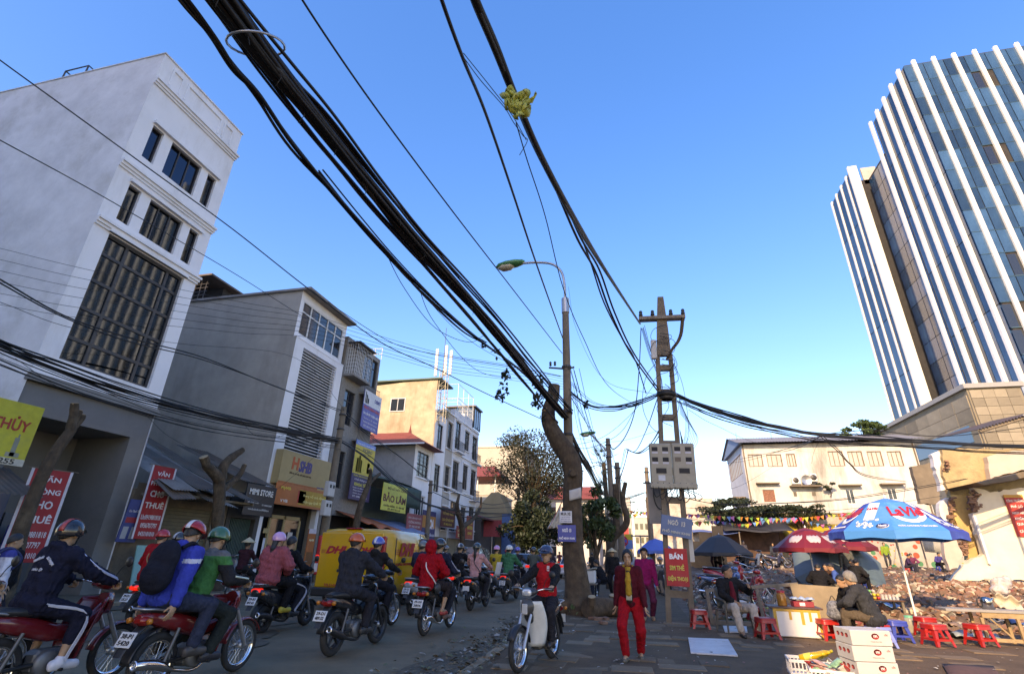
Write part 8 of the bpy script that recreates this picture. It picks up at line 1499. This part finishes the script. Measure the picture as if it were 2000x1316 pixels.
# foam box table with jar and tray
fb = WZ(1565, 1244, GZ); F = thing('foam_box', 'white foam box with yellow tape used as a table', 'foam box', (fb.x, fb.y+.22, GZ), R(-4)); MB().bbox(-.43, .43, -.26, .26, 0, .5, .015).build('box', mat('polystyrene', (.66, .64, .6), .9, .05, 6), F); TAPE = paint((.5, .28, .04), .4)
for x, w, z0 in ((-.40, .06, .0), (.40, .05, .0), (-.12, .05, .30), (.1, .06, .22), (.24, .05, .28)): MB().box(x-w/2, x+w/2, -.265, -.261, z0+.005, .5).build('tape', TAPE, F)
MB().box(-.43, .43, -.266, -.262, .45, .495).build('tape', TAPE, F); MB().bbox(-.49, .49, -.3, .3, .505, .535, .008).build('table_board', paint((.10, .05, .035), .5), F)
J = thing('sweet_jar', 'plastic jar of orange sweets with a red lid on the foam box', 'jar', (fb.x-.2, fb.y+.2, GZ+.535)); MB().lathe([(.0, 0), (.085, .0), (.09, .02), (.09, .2), (.075, .24), (0, .24)], n=16).build('jar', paint((.4, .16, .03), .15, var=.4), J); MB().lathe([(.08, .24), (.082, .285), (0, .29)], n=16).build('lid', RS, J)
T = thing('red_tray_box', 'small red carton tray with blue plastic wrap on the foam box', 'tray', (fb.x+.18, fb.y+.2, GZ+.535)); MB().bbox(-.19, .19, -.13, .13, 0, .1, .006).build('carton', paint((.30, .02, .03), .5), T); MB().sheet(lambda u, v: (-.2+.42*u, -.12+.26*v, .11+.05*math.sin(u*9)*math.sin(v*7)+.03), 10, 6, .003).build('plastic_wrap', paint((.35, .45, .55), .25), T); MB().box(-.08, .02, -.134, -.131, .02, .08).build('label', PLATE, T)
pw = thing('plywood_sheet', 'plywood sheet leaning behind the tea stall', 'board', (0, 0, 0)); a, b_ = WY(1560, 1206, 13.9), WY(1662, 1212, 13.9); MB().add([(a.x, 13.7, .06), (b_.x, 13.7, .06), (b_.x, 13.95, .95), (a.x-.05, 13.95, .99), (a.x, 13.73, .06), (b_.x, 13.73, .06), (b_.x, 13.98, .95), (a.x-.05, 13.98, .99)], [(0, 1, 2, 3), (7, 6, 5, 4), (0, 4, 5, 1), (1, 5, 6, 2), (2, 6, 7, 3), (3, 7, 4, 0)]).build('panel', mat('old_plywood', (.26, .19, .115), .8, .25, 2.5, dirt=(.15, .1, .06), damt=.6), pw)
bk = WZ(1645, 1232, GZ); B = thing('red_bucket', 'red plastic bucket beside the old woman', 'bucket', (bk.x, bk.y+.3, GZ)); MB().lathe([(0, .01), (.13, .0), (.165, .3), (.175, .31), (.16, .3), (.12, .02), (0, .02)], n=20).build('pail', RS, B); MB().tube([(-.17, 0, .3), (0, -.1, .18), (.17, 0, .3)], .006, 5).build('handle', METALG, B)
kt = WZ(1612, 1226, GZ); K = thing('black_kettle', 'dark kettle with red rim behind the red stool', 'kettle', (kt.x, kt.y+.55, GZ)); MB().lathe([(0, 0), (.12, 0), (.14, .08), (.1, .2), (.03, .24), (0, .24)], n=18).build('body', paint((.05, .05, .05), .2), K); MB().tube(spline([(-.1, 0, .2), (0, 0, .34), (.1, 0, .2)], 4), .012, 6).build('handle', RS, K); MB().tube([(.1, 0, .1), (.2, 0, .2)], [.03, .015], 8).build('spout', METALG, K)
# drink cans and jars on the vendor's table
vt = WZ(1752, 1225, GZ); TB = thing('vendor_table', 'low table with drinks beside the parasol pole', 'table', (vt.x, vt.y+.75, GZ), 0); MB().bbox(-.5, .5, -.3, .3, .52, .55, .008).build('top', paint((.12, .05, .03), .5), TB)
for x in (-.44, .44):
    for y in (-.25, .25): MB().box(x-.025, x+.025, y-.025, y+.025, 0, .52).build('leg', WOODD, TB)
CANC = [(.5, .45, .4), (.45, .03, .03), (.5, .45, .05), (.1, .35, .1), (.5, .3, .05)]; cme = MB().lathe([(0, 0), (.03, 0), (.033, .01), (.033, .105), (.026, .118), (0, .118)], n=12); cans = [cme.mesh('can_body', paint(c, .25)) for c in CANC]; cend = MB().lathe([(0, .0), (.024, .0)], n=12).mesh('can_top', CHROME)
rg = random.Random(3)
for j in range(3):
    for i in range(4-(j == 2)):
        for k in range(2):
            cx, cy, cz = -.32+i*.085, -.2, .585+j*.075; c = inst('drink_can', cans[(i*2+j*3+k) % 5], None, loc=(vt.x+cx, vt.y+.75+cy+k*.13, GZ+cz), rot=(R(90), 0, 0)); tag(c, ['white', 'red', 'yellow', 'green', 'orange'][(i*2+j*3+k) % 5]+' drink can lying in the stacked row on the vendor table', 'drink can', 'cans on the vendor table')
for i, x in enumerate((.08, .16, .24, .32, .40)):
    G = thing('water_glass', 'drinking glass standing upside down on the vendor table', 'glass', (vt.x+x, vt.y+.6, GZ+.55), group='glasses on the vendor table'); MB().lathe([(.034, 0), (.028, .12), (0, .12)], n=12).build('glass', mat('clear_glass', (.7, .75, .75), .05, 0, alpha=.35), G)
jr = WZ(1783, 1236, GZ); J = thing('pickle_jar', 'tall glass jar with a green lid under the parasol', 'jar', (jr.x, jr.y, GZ)); MB().lathe([(0, 0), (.1, 0), (.11, .03), (.11, .26), (.09, .3), (0, .3)], n=18).build('jar', mat('cloudy_glass', (.32, .31, .25), .15, .2, 5), J); MB().lathe([(.09, .3), (.092, .34), (0, .345)], n=18).build('lid', paint((.08, .4, .25), .4), J)
wb_ = WZ(1803, 1222, GZ); B = thing('white_bucket', 'white plastic bucket behind the green-lidded jar', 'bucket', (wb_.x, wb_.y+.45, GZ)); MB().lathe([(0, .01), (.16, 0), (.19, .3), (.2, .32), (.18, .3), (0, .04)], n=20).build('pail', paint((.5, .5, .47), .5), B); MB().tube([(-.19, 0, .3), (0, -.12, .2), (.19, 0, .3)], .006, 5).build('handle', METALG, B)
# cartons and crates in the foreground
cb_ = WZ(1722, 1358, GZ); CART = mat('white_carton', (.5, .485, .465), .7, .06, 5, dirt=(.45, .42, .38), dscale=2, damt=.4)
for k in range(4):
    C = thing('carton', ['bottom', 'second', 'third', 'top'][k]+' white carton of the stack with red oval logos', 'carton', (cb_.x+RND.uniform(-.01, .01), cb_.y+.2, GZ+k*.165), R(8+RND.uniform(-2, 2)), 'stacked white cartons'); C.scale = (.8, .8, .8); MB().bbox(-.29, .29, -.24, .24, 0, .2, .006).build('box', CART, C)
    MB().lathe([(0, 0), (1, 0), (1, .002)], n=20).build('printed_oval', ink((.45, .03, .03)), C).matrix_basis = frameM((.06, -.2415, .125), (1, 0, 0), (0, 0, 1)) @ Matrix.Diagonal((.055, .04, 1, 1)); lettering('191', C, frameM((.06, -.2455, .125), (1, 0, 0), (0, 0, 1)), .05, .035, (.7, .68, .65), .03); lettering('Thạch Rau Câu', C, frameM((.06, -.242, .055), (1, 0, 0), (0, 0, 1)), .16, .02, (.35, .34, .33)); lettering('LỐC', C, frameM((.22, -.242, .15), (1, 0, 0), (0, 0, 1)), .05, .03, (.45, .1, .1))
    for j in range(3): MB().lathe([(0, 0), (1, 0), (1, .002)], n=14).build('printed_oval', ink((.35, .05, .04)), C).matrix_basis = frameM((-.2915, .12-.12*j, .12), (0, -1, 0), (0, 0, 1)) @ Matrix.Diagonal((.04, .03, 1, 1))
    MB().box(-.29, .29, -.02, .02, .2005, .202).build('tape', ink((.5, .4, .3)), C)
def crate(label, loc, rz, m=None):
    C = thing('plastic_crate', label, 'crate', loc, rz); m = m or paint((.62, .61, .6), .4); w, d, h = .27, .19, .2
    MB().box(-w, w, -d, d, 0, .012).build('floor', m, C)
    for (x0, x1, y0, y1) in ((-w, w, -d, -d+.012), (-w, w, d-.012, d), (-w, -w+.012, -d+.012, d-.012), (w-.012, w, -d+.012, d-.012)):
        MB().box(x0, x1, y0, y1, h-.035, h).build('rim', m, C); MB().box(x0, x1, y0, y1, .013, .045).build('lower_rail', m, C)
    for i in range(12):
        x = -w+.02+i*(2*w-.04)/11
        for y in (-d+.003, d-.011): MB().box(x-.007, x+.007, y, y+.008, .045, h-.035).build('slat', m, C)
    for i in range(7):
        y = -d+.035+i*(2*d-.07)/6
        for x in (-w+.003, w-.011): MB().box(x, x+.008, y-.007, y+.007, .045, h-.035).build('slat', m, C)
    return C
c1, c2 = WZ(1590, 1322, GZ), WZ(1634, 1342, GZ)
crate('white plastic crate of bottles and jars', (c1.x, c1.y+.1, GZ), R(-6)); crate('white plastic crate heaped with snack packets in front of the bottle crate', (c2.x, c2.y+.02, GZ), R(-10))
for i in range(3):
    b = thing('oil_bottle', ['yellow bottle lying in the white crate', 'golden bottle with yellow label in the white crate', 'amber bottle lying across the white crate'][i], 'bottle', (c1.x-.12+.09*i, c1.y+.06+.05*i, GZ+.2)); b.rotation_euler = (R(75), R(10), R(70+i*18)); MB().lathe([(0, 0), (.042, 0), (.045, .02), (.045, .2), (.018, .27), (.018, .3), (0, .3)], n=14).build('bottle', paint((.48, .3, .02), .12), b); MB().lathe([(.019, .29), (.019, .32), (0, .32)], n=10).build('cap', paint((.5, .4, .03), .3), b); MB().lathe([(.0465, .06), (.0465, .15)], n=14).build('label', ink((.55, .5, .1)), b)
rg = random.Random(8); SN = [(.5, .05, .05), (.62, .6, .55), (.2, .4, .25), (.55, .3, .25), (.6, .55, .5)]
for i in range(14):
    s = thing('snack_packet', ['red', 'white', 'green', 'pink', 'cream'][i % 5]+' foil snack packet heaped in the white crate', 'snack packet', (c2.x+rg.uniform(-.2, .2), c2.y+.02+rg.uniform(-.12, .13), GZ+rg.uniform(.16, .26)), rg.uniform(0, 3), 'snack packets in the crate'); s.rotation_euler = (rg.uniform(-.8, .8), rg.uniform(-.8, .8), rg.uniform(0, 3)); c = SN[i % 5]; MB().sheet(lambda u, v: (-.09+.18*u, -.06+.12*v, .022*math.sin(math.pi*u)*math.sin(math.pi*v)), 6, 6, .003).build('front', paint(c, .25, var=.4, scale=25), s); MB().sheet(lambda u, v: (-.09+.18*u, -.06+.12*v, -.02*math.sin(math.pi*u)*math.sin(math.pi*v)-.004), 6, 6, .003).build('back', paint(c, .25), s)
wbd = thing('white_board_sheet', 'flat white board lying on the pavement', 'board', (0, 0, 0)); q = [WZ(x, y, GZ+.012) for x, y in ((1344, 1244), (1422, 1247), (1441, 1279), (1349, 1273))]; MB().add(q+[v-Vector((0, 0, .02)) for v in q], [(0, 3, 2, 1), (4, 5, 6, 7), (0, 1, 5, 4), (1, 2, 6, 5), (2, 3, 7, 6), (3, 0, 4, 7)]).build('sheet', mat('whiteboard', (.52, .52, .52), .5, .12, 4, dirt=(.3, .28, .25), dscale=5, damt=.5), wbd)
wb2 = thing('white_board_offcut', 'narrow white board lying behind the armchair', 'board', (0, 0, 0)); q = [WZ(x, y, GZ+.012) for x, y in ((1412, 1221), (1458, 1222), (1460, 1233), (1416, 1233))]; MB().add(q+[v-Vector((0, 0, .02)) for v in q], [(0, 3, 2, 1), (4, 5, 6, 7), (0, 1, 5, 4), (1, 2, 6, 5), (2, 3, 7, 6), (3, 0, 4, 7)]).build('sheet', MATS['whiteboard'], wb2)
# timber barrier
TBm = thing('timber_barrier', 'weathered timber barrier of posts and diagonal braces at the lot edge', 'barrier', (0, 0, 0)); yb = 14.15
def beam(p, q, w=.05): a, b = WY(*p, yb), WY(*q, yb); MB().tube([a, b], w, 4, smooth=False).build('beam', WOODD, TBm)
for p, q, w in (((1380, 1150), (1392, 1222), .055), ((1380, 1152), (1558, 1140), .05), ((1427, 1158), (1392, 1218), .05), ((1478, 1150), (1492, 1210), .05), ((1512, 1142), (1543, 1176), .05), ((1520, 1145), (1502, 1195), .045), ((1557, 1140), (1566, 1215), .05)): beam(p, q, w)
MB().box(WY(1392, 1222, yb).x, WY(1530, 1222, yb).x, yb-.05, yb+.05, .07, .16).build('foot_beam', WOODD, TBm)
# bench with kettle
bn = WZ(1935, 1262, GZ); BN = thing('work_bench', 'raw timber bench with a metal-edged top', 'bench', (0, 0, 0)); bz = .62; x0, x1 = WY(1850, 1195, 13.2).x, WY(2030, 1200, 13.2).x
MB().bbox(x0-.1, x1+.4, 13.0, 13.42, bz, bz+.05, .006).build('top', paint((.30, .28, .26), .4), BN); MB().box(x0+.5, x1+.3, 13.02, 13.06, bz-.09, bz-.002).build('apron', WOOD, BN); MB().box(x0+.6, x1+.3, 13.02, 13.07, .12, .18).build('lower_rail', WOOD, BN)
for x in (x0+.45, x0+1.05, x0+1.65, x1+.1): MB().box(x, x+.05, 13.0, 13.05, .07, bz-.09).build('leg', WOOD, BN); MB().box(x, x+.05, 13.35, 13.4, .07, bz).build('leg', WOOD, BN)
MB().tube([(x0+.62, 13.03, bz-.1), (x0+.95, 13.03, .15)], .02, 4, smooth=False).build('brace', WOOD, BN)
ke = WY(1933, 1196, 13.2); K = thing('steel_kettle', 'polished steel kettle standing on the bench', 'kettle', (ke.x, 13.2, bz+.05)); MB().lathe([(0, 0), (.10, 0), (.095, .16), (.08, .2), (.05, .22), (0, .225)], n=20).build('body', mat('polished_steel', (.45, .44, .43), .15, .05, metal=1.), K); MB().tube(spline([(-.08, 0, .2), (-.15, 0, .17), (-.15, 0, .06), (-.09, 0, .04)], 4), .014, 6).build('handle', BLACKP, K); MB().tube([(.08, 0, .15), (.13, 0, .2)], [.03, .015], 8).build('spout', mat('polished_steel'), K)
# rubbish on the right
sk = thing('sack', 'white plastic sack stuffed with rubbish on the rubble', 'sack', (0, 0, 0)); p = WY(1955, 1140, 15.5); inst('bag', sdf_mesh('bag', [('e', (p.x, 15.5, p.z), (.2, .17, .15), None, .05), ('e', (p.x-.14, 15.4, p.z-.14), (.17, .16, .12), None, .05), ('e', (p.x+.14, 15.5, p.z+.1), (.1, .08, .09), None, .05)], .022, mat('sack_plastic', (.52, .45, .42), .5, .4, 9), wob=.014), sk)
cc = thing('plastic_chair_shell', 'broken cream plastic chair shell lying on the rubbish', 'chair', (0, 0, 0)); p = WY(1970, 1170, 14.6); MB().sheet(lambda u, v: (p.x-.2+.55*u, 14.6+.15*math.sin(v*3)+.1*u, p.z-.18+.26*v-.12*u*u+.04*math.sin(u*14)), 14, 8, .012).build('shell', paint((.55, .47, .36), .45), cc); MB().tube([(p.x-.3, 14.6, p.z-.2), (p.x+.5, 14.5, p.z-.35)], .025, 6).build('leg', paint((.55, .47, .36), .45), cc)
for (px, py, y, s, c, lab) in ((1985, 1150, 15.8, .5, (.04, .12, .3), 'crumpled blue tarpaulin on the rubbish heap'), (1955, 1165, 15.0, .3, (.40, .22, .07), 'torn brown cardboard on the rubbish heap'), (1735, 1150, 17, .3, (.1, .3, .5), 'blue plastic sheet on the rubble'), (1895, 1220, 13.9, .45, (.25, .3, .33), 'grey plastic sheet under the bench'), (1865, 1175, 15.2, .3, (.3, .2, .15), 'dark red rag lying on the rubble'), (1430, 1190, 14.9, .15, (.5, .48, .42), 'white scrap of paper behind the barrier'), (1505, 1150, 16, .2, (.45, .4, .05), 'yellow plastic scrap behind the seated man')):
    p = WY(px, py, y); z = max(lotz(p.x, y), .07); o = thing('discarded_sheet', lab, 'rubbish', (p.x, y, z)); MB().sheet(lambda u, v: ((u-.5)*2*s, (v-.5)*s*1.3, .05+.10*s*(math.sin(u*11+v*3)+math.sin(v*9-u*4))), 10, 8, .004).build('sheet', paint(c, .5), o)
cbd = thing('flattened_cardboard', 'dark reddish flattened cardboard on the pavement corner', 'cardboard', (0, 0, 0)); q = [WZ(x, y, GZ+.012) for x, y in ((1840, 1296), (1940, 1300), (1965, 1325), (1860, 1330))]; MB().sheet(lambda u, v: q[0].lerp(q[1], u).lerp(q[3].lerp(q[2], u), v)+Vector((0, 0, .03*math.sin(u*5)*math.sin(v*4))), 8, 5, .006).build('sheet', mat('wet_cardboard', (.13, .06, .045), .8, .3, 6), cbd)
# log at the tree foot
LG = thing('cut_log', 'short sawn log lying by the foot of the pollarded tree', 'log', (0, 0, 0)); a, b = WZ(1148, 1188, .27), WZ(1208, 1185, .27); mb = MB(); limb(mb, [a, a.lerp(b, .5)+Vector((0, .05, .02)), b], [.24, .25, .2], 14, 3, .06); mb.build('log', BARK, LG)
for p, s in ((a, -1), (b, 1)): mb = MB(); limb(mb, [p+Vector((.12*-s, -.05, .1)), p+Vector((.12*-s, -.1, .27))], [.11, .10], 10, 3, .05); mb.build('branch_stub', BARK, LG); MB().tube([p+Vector((.12*-s, -.1, .27)), p+Vector((.12*-s, -.105, .285))], .095, 10, smooth=False).build('saw_cut', mat('fresh_cut_wood'), LG)
litter('grass_tuft', 'tuft of grass growing round the foot of the tree', [(.05, .09, .025), (.07, .11, .03)], 260, lambda g: (g.gauss(-1.2, .35), g.gauss(15.0, .25)), .06, .16, lambda x, y: .1+random.random()*.1, 9, 1.3)
rg = random.Random(6)
for i in range(9): x, y = rg.uniform(-1.6, .3), rg.uniform(13.0, 14.0); o = inst('loose_brick', bme[rg.randrange(2)], None, loc=(x, y, .1), rot=(rg.gauss(0, .1), rg.gauss(0, .1), rg.uniform(0, 3))); tag(o, 'loose brick lying on the pavement near the tree foot', 'brick', 'loose bricks by the tree')
# ================================================================ people and machines in the lot and down the pavement
def at(px, py, y): p = WY(px, py, y); p.z = lotz(p.x, y); return p
LOTP = [(1515, 47, stand(0), dict(top=(.04, .05, .07), bottom=(.02, .02, .02), headwear='bob'), 180, 'woman in dark coat and long skirt standing by the red scooter'), (1562, 47.5, stand(0), dict(top=(.02, .025, .02), bottom=BLK, headwear='long'), 100, 'woman in black leaning beside the mural'), (1396, 39, stand(0), dict(top=(.25, .02, .025), bottom=(.08, .03, .03), headwear='hair'), 150, 'person in dark red standing under the grey parasol'), (1735, 44, stand(0), dict(top=(.2, .3, .05), bottom=(.05, .05, .06), headwear='hair'), 170, 'person in lime green top near the crouching group'), (1457, 39.5, stand(0), dict(top=(.3, .2, .15), bottom=(.1, .08, .08), headwear='hair'), 200, 'person in beige shirt reaching up by the grey parasol'), (1655, 24.5, stand(0), dict(top=(.10, .10, .085), bottom=(.04, .04, .05), headwear='hair'), 170, 'man in grey shirt standing behind the seated group')]
for px, y, po, lk, rz, lab in LOTP: p = at(px, 1100, y); person(lab, tuple(p), R(rz), po, lk, 2 if y > 30 else 1)
SITP = [(1598, 20.5, dict(top=BLK, bottom=BLK, headwear='hair', puff=.04, fat=1.15), -20, 'person in black coat seated with back turned under the red parasols'), (1618, 22.0, dict(top=(.06, .03, .02), bottom=BLK, headwear='hair'), 150, 'brown-haired person in dark coat seated opposite the blue shirt man'), (1640, 21.0, dict(top=(.04, .10, .30), bottom=(.2, .16, .11), headwear='hair', puff=.012), 75, 'man in blue shirt seated on a blue stool looking at his phone'), (1668, 22.8, dict(top=(.02, .02, .022), bottom=BLK, headwear='hair', puff=.03), -60, 'person in black jacket seated beside the parasol pole'), (1678, 23.5, dict(top=(.07, .04, .03), bottom=BLK, headwear='hair'), 120, 'person in brown jacket seated behind the black jacket one'), (1700, 36, dict(top=(.55, .55, .55), bottom=(.05, .05, .06), headwear='long'), 100, 'girl in white top with ponytail seated by the mural'), (1775, 40, dict(top=(.06, .03, .07), bottom=(.03, .03, .04), headwear='hair'), -120, 'person in purple crouching by the canvas sheet'), (1788, 41, dict(top=(.18, .04, .09), bottom=(.05, .05, .06), headwear='hair'), 160, 'child in dark pink crouching by the canvas sheet'), (1452, 38.5, dict(top=(.03, .03, .035), bottom=BLK, headwear='hair'), 170, 'person in black seated under the grey parasol'), (1412, 37.5, dict(top=(.08, .07, .07), bottom=BLK, headwear='hair'), 30, 'person in grey seated beside the parked bikes'), (1838, 41.5, dict(top=(.06, .05, .2), bottom=BLK, headwear='hair'), 200, 'child in violet top beside the leaning slab')]
for i, (px, y, lk, rz, lab) in enumerate(SITP):
    p = at(px, 1120, y); person(lab, tuple(p), R(rz), sit(.3, lean=.35, head=(.3, 0)), lk, 1 if y < 26 else 2); st = stool('blue plastic stool under the '+lab.split(' seated')[0].split(' crouching')[0].split(' beside')[0].replace('person', 'sitter'), tuple(p), R(rz), BS if i % 3 else RS, .3, .14)
ph = at(1620, 1110, 20.7); o = thing('phone', 'white phone held by the man in blue shirt', 'phone', (ph.x+.25, 20.6, ph.z+.62)); MB().bbox(-.04, .04, -.006, .006, -.08, .08, .005).build('case', PLATE, o); MB().box(-.034, .034, -.009, -.0065, -.07, .07).build('screen', GLASS, o)
MOTP = [(1372, 1133, 17.6, 95, 'wave', (.34, .015, .02), 'red and black underbone parked behind the utility pole'), (1345, 1110, 20.5, 100, 'wave', (.05, .15, .35), 'blue motorbike parked behind the red underbone'), (1360, 1100, 24, 80, 'scooter', (.35, .02, .025), 'red scooter parked farther behind the blue motorbike'), (1432, 1100, 35, 95, 'cub', (.05, .05, .05), 'white-shielded bike parked under the grey parasol'), (1478, 1095, 41, 80, 'wave', (.04, .05, .1), 'dark blue motorbike parked near the shed'), (1500, 1095, 42, 95, 'scooter', (.05, .05, .06), 'black scooter parked beside the standing woman'), (1538, 1095, 45, 85, 'scooter', (.42, .02, .025), 'bright red scooter parked before the mural')]
for px, py, y, rz, kd, c, lab in MOTP: p = at(px, py, y); moto(lab, (p.x+.6, y, p.z), R(rz-180), kd, c, lod=1 if y < 20 else 2, tail_lit=False, plate=('29-Y1', '318.40') if y < 20 else None)
p = at(1410, 1130, 17.0); bicycle('old bicycle leaning behind the seated man', (p.x, 17.0, p.z), R(-85), (.06, .06, .07)); hb_ = thing('foam_crate', 'pale foam crate on the ground under the bicycle', 'foam box', (p.x+.15, 16.4, p.z)); MB().bbox(-.35, .35, -.2, .2, 0, .26, .02).build('box', mat('polystyrene'), hb_); MB().bbox(-.36, .36, -.21, .21, .265, .3, .01).build('lid', mat('polystyrene'), hb_)
# cart and vendors by the second tree
ct = WZ(1165, 1150, .06); CT = thing('vendor_cart', 'white foam crate tied on a cart behind the tree', 'cart', (ct.x, 19.5, .06)); MB().bbox(-.5, .5, -.35, .35, .55, .95, .03).build('foam_crate', mat('polystyrene'), CT); MB().sheet(lambda u, v: (-.55+1.1*u, -.38+.78*v, .97+.05*math.sin(u*8)+.03*math.sin(v*9)), 10, 6, .01).build('sack_cover', cloth((.3, .26, .19)), CT); MB().bbox(-.55, .55, -.38, .38, .5, .545, .01).build('bed', WOODD, CT)
for s in (-1, 1): wheel(CT, 'wheel', 0., .25, .06, 'spoke', 1, s*.5)
MB().tube([(-.2, -.36, .95), (.2, -.36, .55)], .015, 5).build('tie_strap', BLACKP, CT); MB().tube([(.3, .4, .5), (.3, 1.1, .8)], .02, 5).build('handle', METALG, CT)
for (px, y, po, lk, rz, lab) in ((1178, 21, sit(.5, lean=.6), dict(top=BLK, bottom=(.03, .04, .06), headwear='hair', puff=.04), 60, 'vendor in black bending over the cart'), (1198, 22.5, stand(0), dict(top=(.018, .018, .02), bottom=BLK, headwear='hat', puff=.03), 170, 'vendor in black with a pale conical hat behind the cart'), (1215, 20.5, sit(.4, lean=.4), dict(top=(.05, .07, .14), bottom=(.04, .05, .08), headwear='hair'), -80, 'seated vendor in navy beside the walking woman'), (1290, 24, sit(.55), dict(top=(.25, .22, .2), bottom=(.25, .2, .16), headwear='helmet', helmet=(.2, .2, .2)), 200, 'man in beige trousers sitting on his parked bike')):
    p = WY(px, 1120, y); person(lab, (p.x, y, .06), R(rz), po, lk, 1)
p = WY(1290, 1120, 24); moto('motorbike under the man in beige trousers', (p.x-.1, 24.4, .06), R(195), 'wave', (.06, .06, .07), lod=2, tail_lit=False)
pb = WY(1205, 1115, 20); o = thing('blue_bag', 'pale blue plastic bag hanging at the vendor cart', 'bag', (pb.x, 20, .75)); inst('film', sdf_mesh('film', [('e', (0, 0, 0), (.14, .1, .17), None, .02), ('c', (0, 0, .12), (0, 0, .24), .05, .02, .04)], .02, paint((.2, .4, .62), .4), wob=.01), o)
rg = random.Random(31)
for i in range(4):
    y = rg.uniform(30, 62); x = rg.uniform(-1.2, .6) if i < 7 else rg.uniform(-4.2, -2.6); c, nm_ = (((.3, .05, .05), 'red'), ((.05, .05, .07), 'black'), ((.1, .12, .2), 'slate blue'), ((.35, .3, .28), 'pale grey'))[i]
    moto(nm_+' motorbike coming along the far pavement', (x, y, .06 if x > KR else 0), R(180+rg.uniform(-15, 15)), 'wave' if i % 2 else 'scooter', c, lod=2, tail_lit=False, group='far oncoming motorbikes')
FP = [(-.6, 34, 'pale blue', (.25, .33, .42)), (-.9, 42, 'dark red', (.22, .03, .03)), (.3, 48, 'grey', (.2, .2, .2)), (-3.4, 40, 'black', (.02, .02, .02)), (-3.1, 52, 'white', (.5, .5, .5)), (.5, 36, 'teal', (.04, .18, .2))]
for x, y, d, c in FP: person('distant person in %s top far down the pavement' % d, (x, y, .06 if x > KR else 0), R(180 if y % 4 else 10), stand(.1), dict(top=c, headwear='helmet' if y > 45 else 'hair', helmet=(.3, .3, .32)), 2)
# road signs in the distance
o = thing('no_parking_sign', 'round blue and red no parking sign far along the pavement', 'road sign', M=onY(1217, 1056, 36, 0, 0)); MB().lathe([(0, 0), (.3, 0), (.3, -.02)], n=24).build('disc', ink((.03, .07, .4)), o); MB().lathe([(.24, .004), (.32, .004), (.32, -.02)], n=24).build('ring', ink((.5, .02, .03)), o)
for a in (R(45), R(-45)): MB().box(-.26, .26, -.035, .035, .003, .008, M=Matrix.Rotation(a, 4, 'Z')).build('bar', ink((.5, .02, .03)), o)
MB().tube([(0, -.3, -.03), (0, -2.6, -.03)], .03, 6).build('post', METALG, o)
o = signboard('small yellow and blue sign next to the no parking sign', onY(1228, 1057, 36.4, 0, 0), .5, .9, ink((.05, .2, .5)), [], bands=[(0, 1, .6, 1, (.6, .42, .04))], cat='road sign', name='road_sign'); MB().tube([(0, -.45, -.06), (0, -2.2, -.06)], .03, 6).build('post', METALG, o)
tb = thing('tin_table', 'grey tin shelter on thin legs beside the far pavement', 'shelter', (0, 0, 0)); a = WY(1232, 1046, 30); MB().box(a.x, a.x+.95, 29.6, 30.3, a.z-.03, a.z+.03).build('roof', TIN, tb); MB().tube([(a.x+.5, 30, .05), (a.x+.5, 30, a.z)], .04, 6).build('post', METALG, tb)
# banners on the left shops
def vbanner(label, x, y, z, w, h, rz, lines):
    o = signboard(label, frameM((x, y, z), (math.sin(rz), math.cos(rz), 0), (0, 0, 1)), w, h, ink((.42, .015, .02)), lines, th=.01, cat='banner', name='banner', bands=[(0, .07, 0, 1, (.55, .55, .6)), (.93, 1, 0, 1, (.55, .55, .6))]); MB().tube([(-w/2-.12, h/2+.01, 0), (w/2+.12, h/2+.01, 0)], .012, 5).build('rod', WOODD, o)
TXT = [('VĂN', .52, .9, .5, .075, (.65, .65, .68), .02), ('PHÒNG', .5, .76, .72, .075, (.65, .65, .68), .02), ('CHO', .5, .61, .56, .09, (.65, .65, .68), .02), ('THUÊ', .5, .46, .72, .1, (.65, .65, .68), .02), ('Lh:0919881818', .5, .29, .74, .065, (.6, .6, .64), .01), ('0936707797', .5, .18, .62, .065, (.6, .6, .64), .01), ('0433181010', .5, .07, .6, .06, (.6, .6, .64), .01)]
c = WX(303, 980, -15.3); vbanner('red office-to-let banner hung on the shack by the grey wall', -15.3, c.y, c.z, .95, 2.25, 0, TXT); c = WX(72, 1005, -15.1); vbanner('red office-to-let banner half hidden by the slanting trunk', -15.1, c.y, c.z, .95, 2.25, R(10), TXT)
c = WX(262, 1010, -15.4); o = signboard('blue and red notice board leaning against the shack', frameM((-15.4, c.y, c.z-.1), (.1, 1, 0), (.1, 0, 1)), .6, 1.25, ink((.03, .06, .2)), [('Cho Thuê Từ Mừng', .5, .72, .8, .08, (.5, .5, .55))], bands=[(.1, .9, .45, .58, (.4, .03, .04)), (.12, .4, .08, .36, (.35, .38, .4)), (.55, .85, .08, .36, (.35, .38, .4))])
c = WX(300, 1080, -15.0); o = signboard('turquoise board leaning below the red banner', frameM((-15.0, c.y+.2, .85), (.0, 1, 0), (-.15, 0, 1)), 1.5, 1.3, ink((.14, .42, .38)), [], cat='board', name='board')
ps_ = signboard('blue and white stand sign inside the grey portal', facing(12.0, 1.1, -17.6), .75, 1.7, ink((.04, .08, .32)), [('VIB', .5, .2, .5, .1, (.6, .6, .65))], bands=[(0, 1, .1, .3, (.5, .52, .55))])
c = WX(905, 1063, -11.5); o = signboard('small pink and blue pedlar board standing by the cars', frameM((-12.6, 30.5, 1.55), (1, 0, 0), (0, 0, 1)), 2.4, .9, ink((.55, .56, .6)), [], cat='board', name='board', bands=[(.05, .38, .1, .9, (.5, .12, .35)), (.42, .55, .1, .9, (.5, .5, .55)), (.58, .7, .15, .85, (.06, .12, .5))]); MB().box(-1.1, 1.1, -1.4, -.46, -.4, -.06).build('trolley', TIN, o)
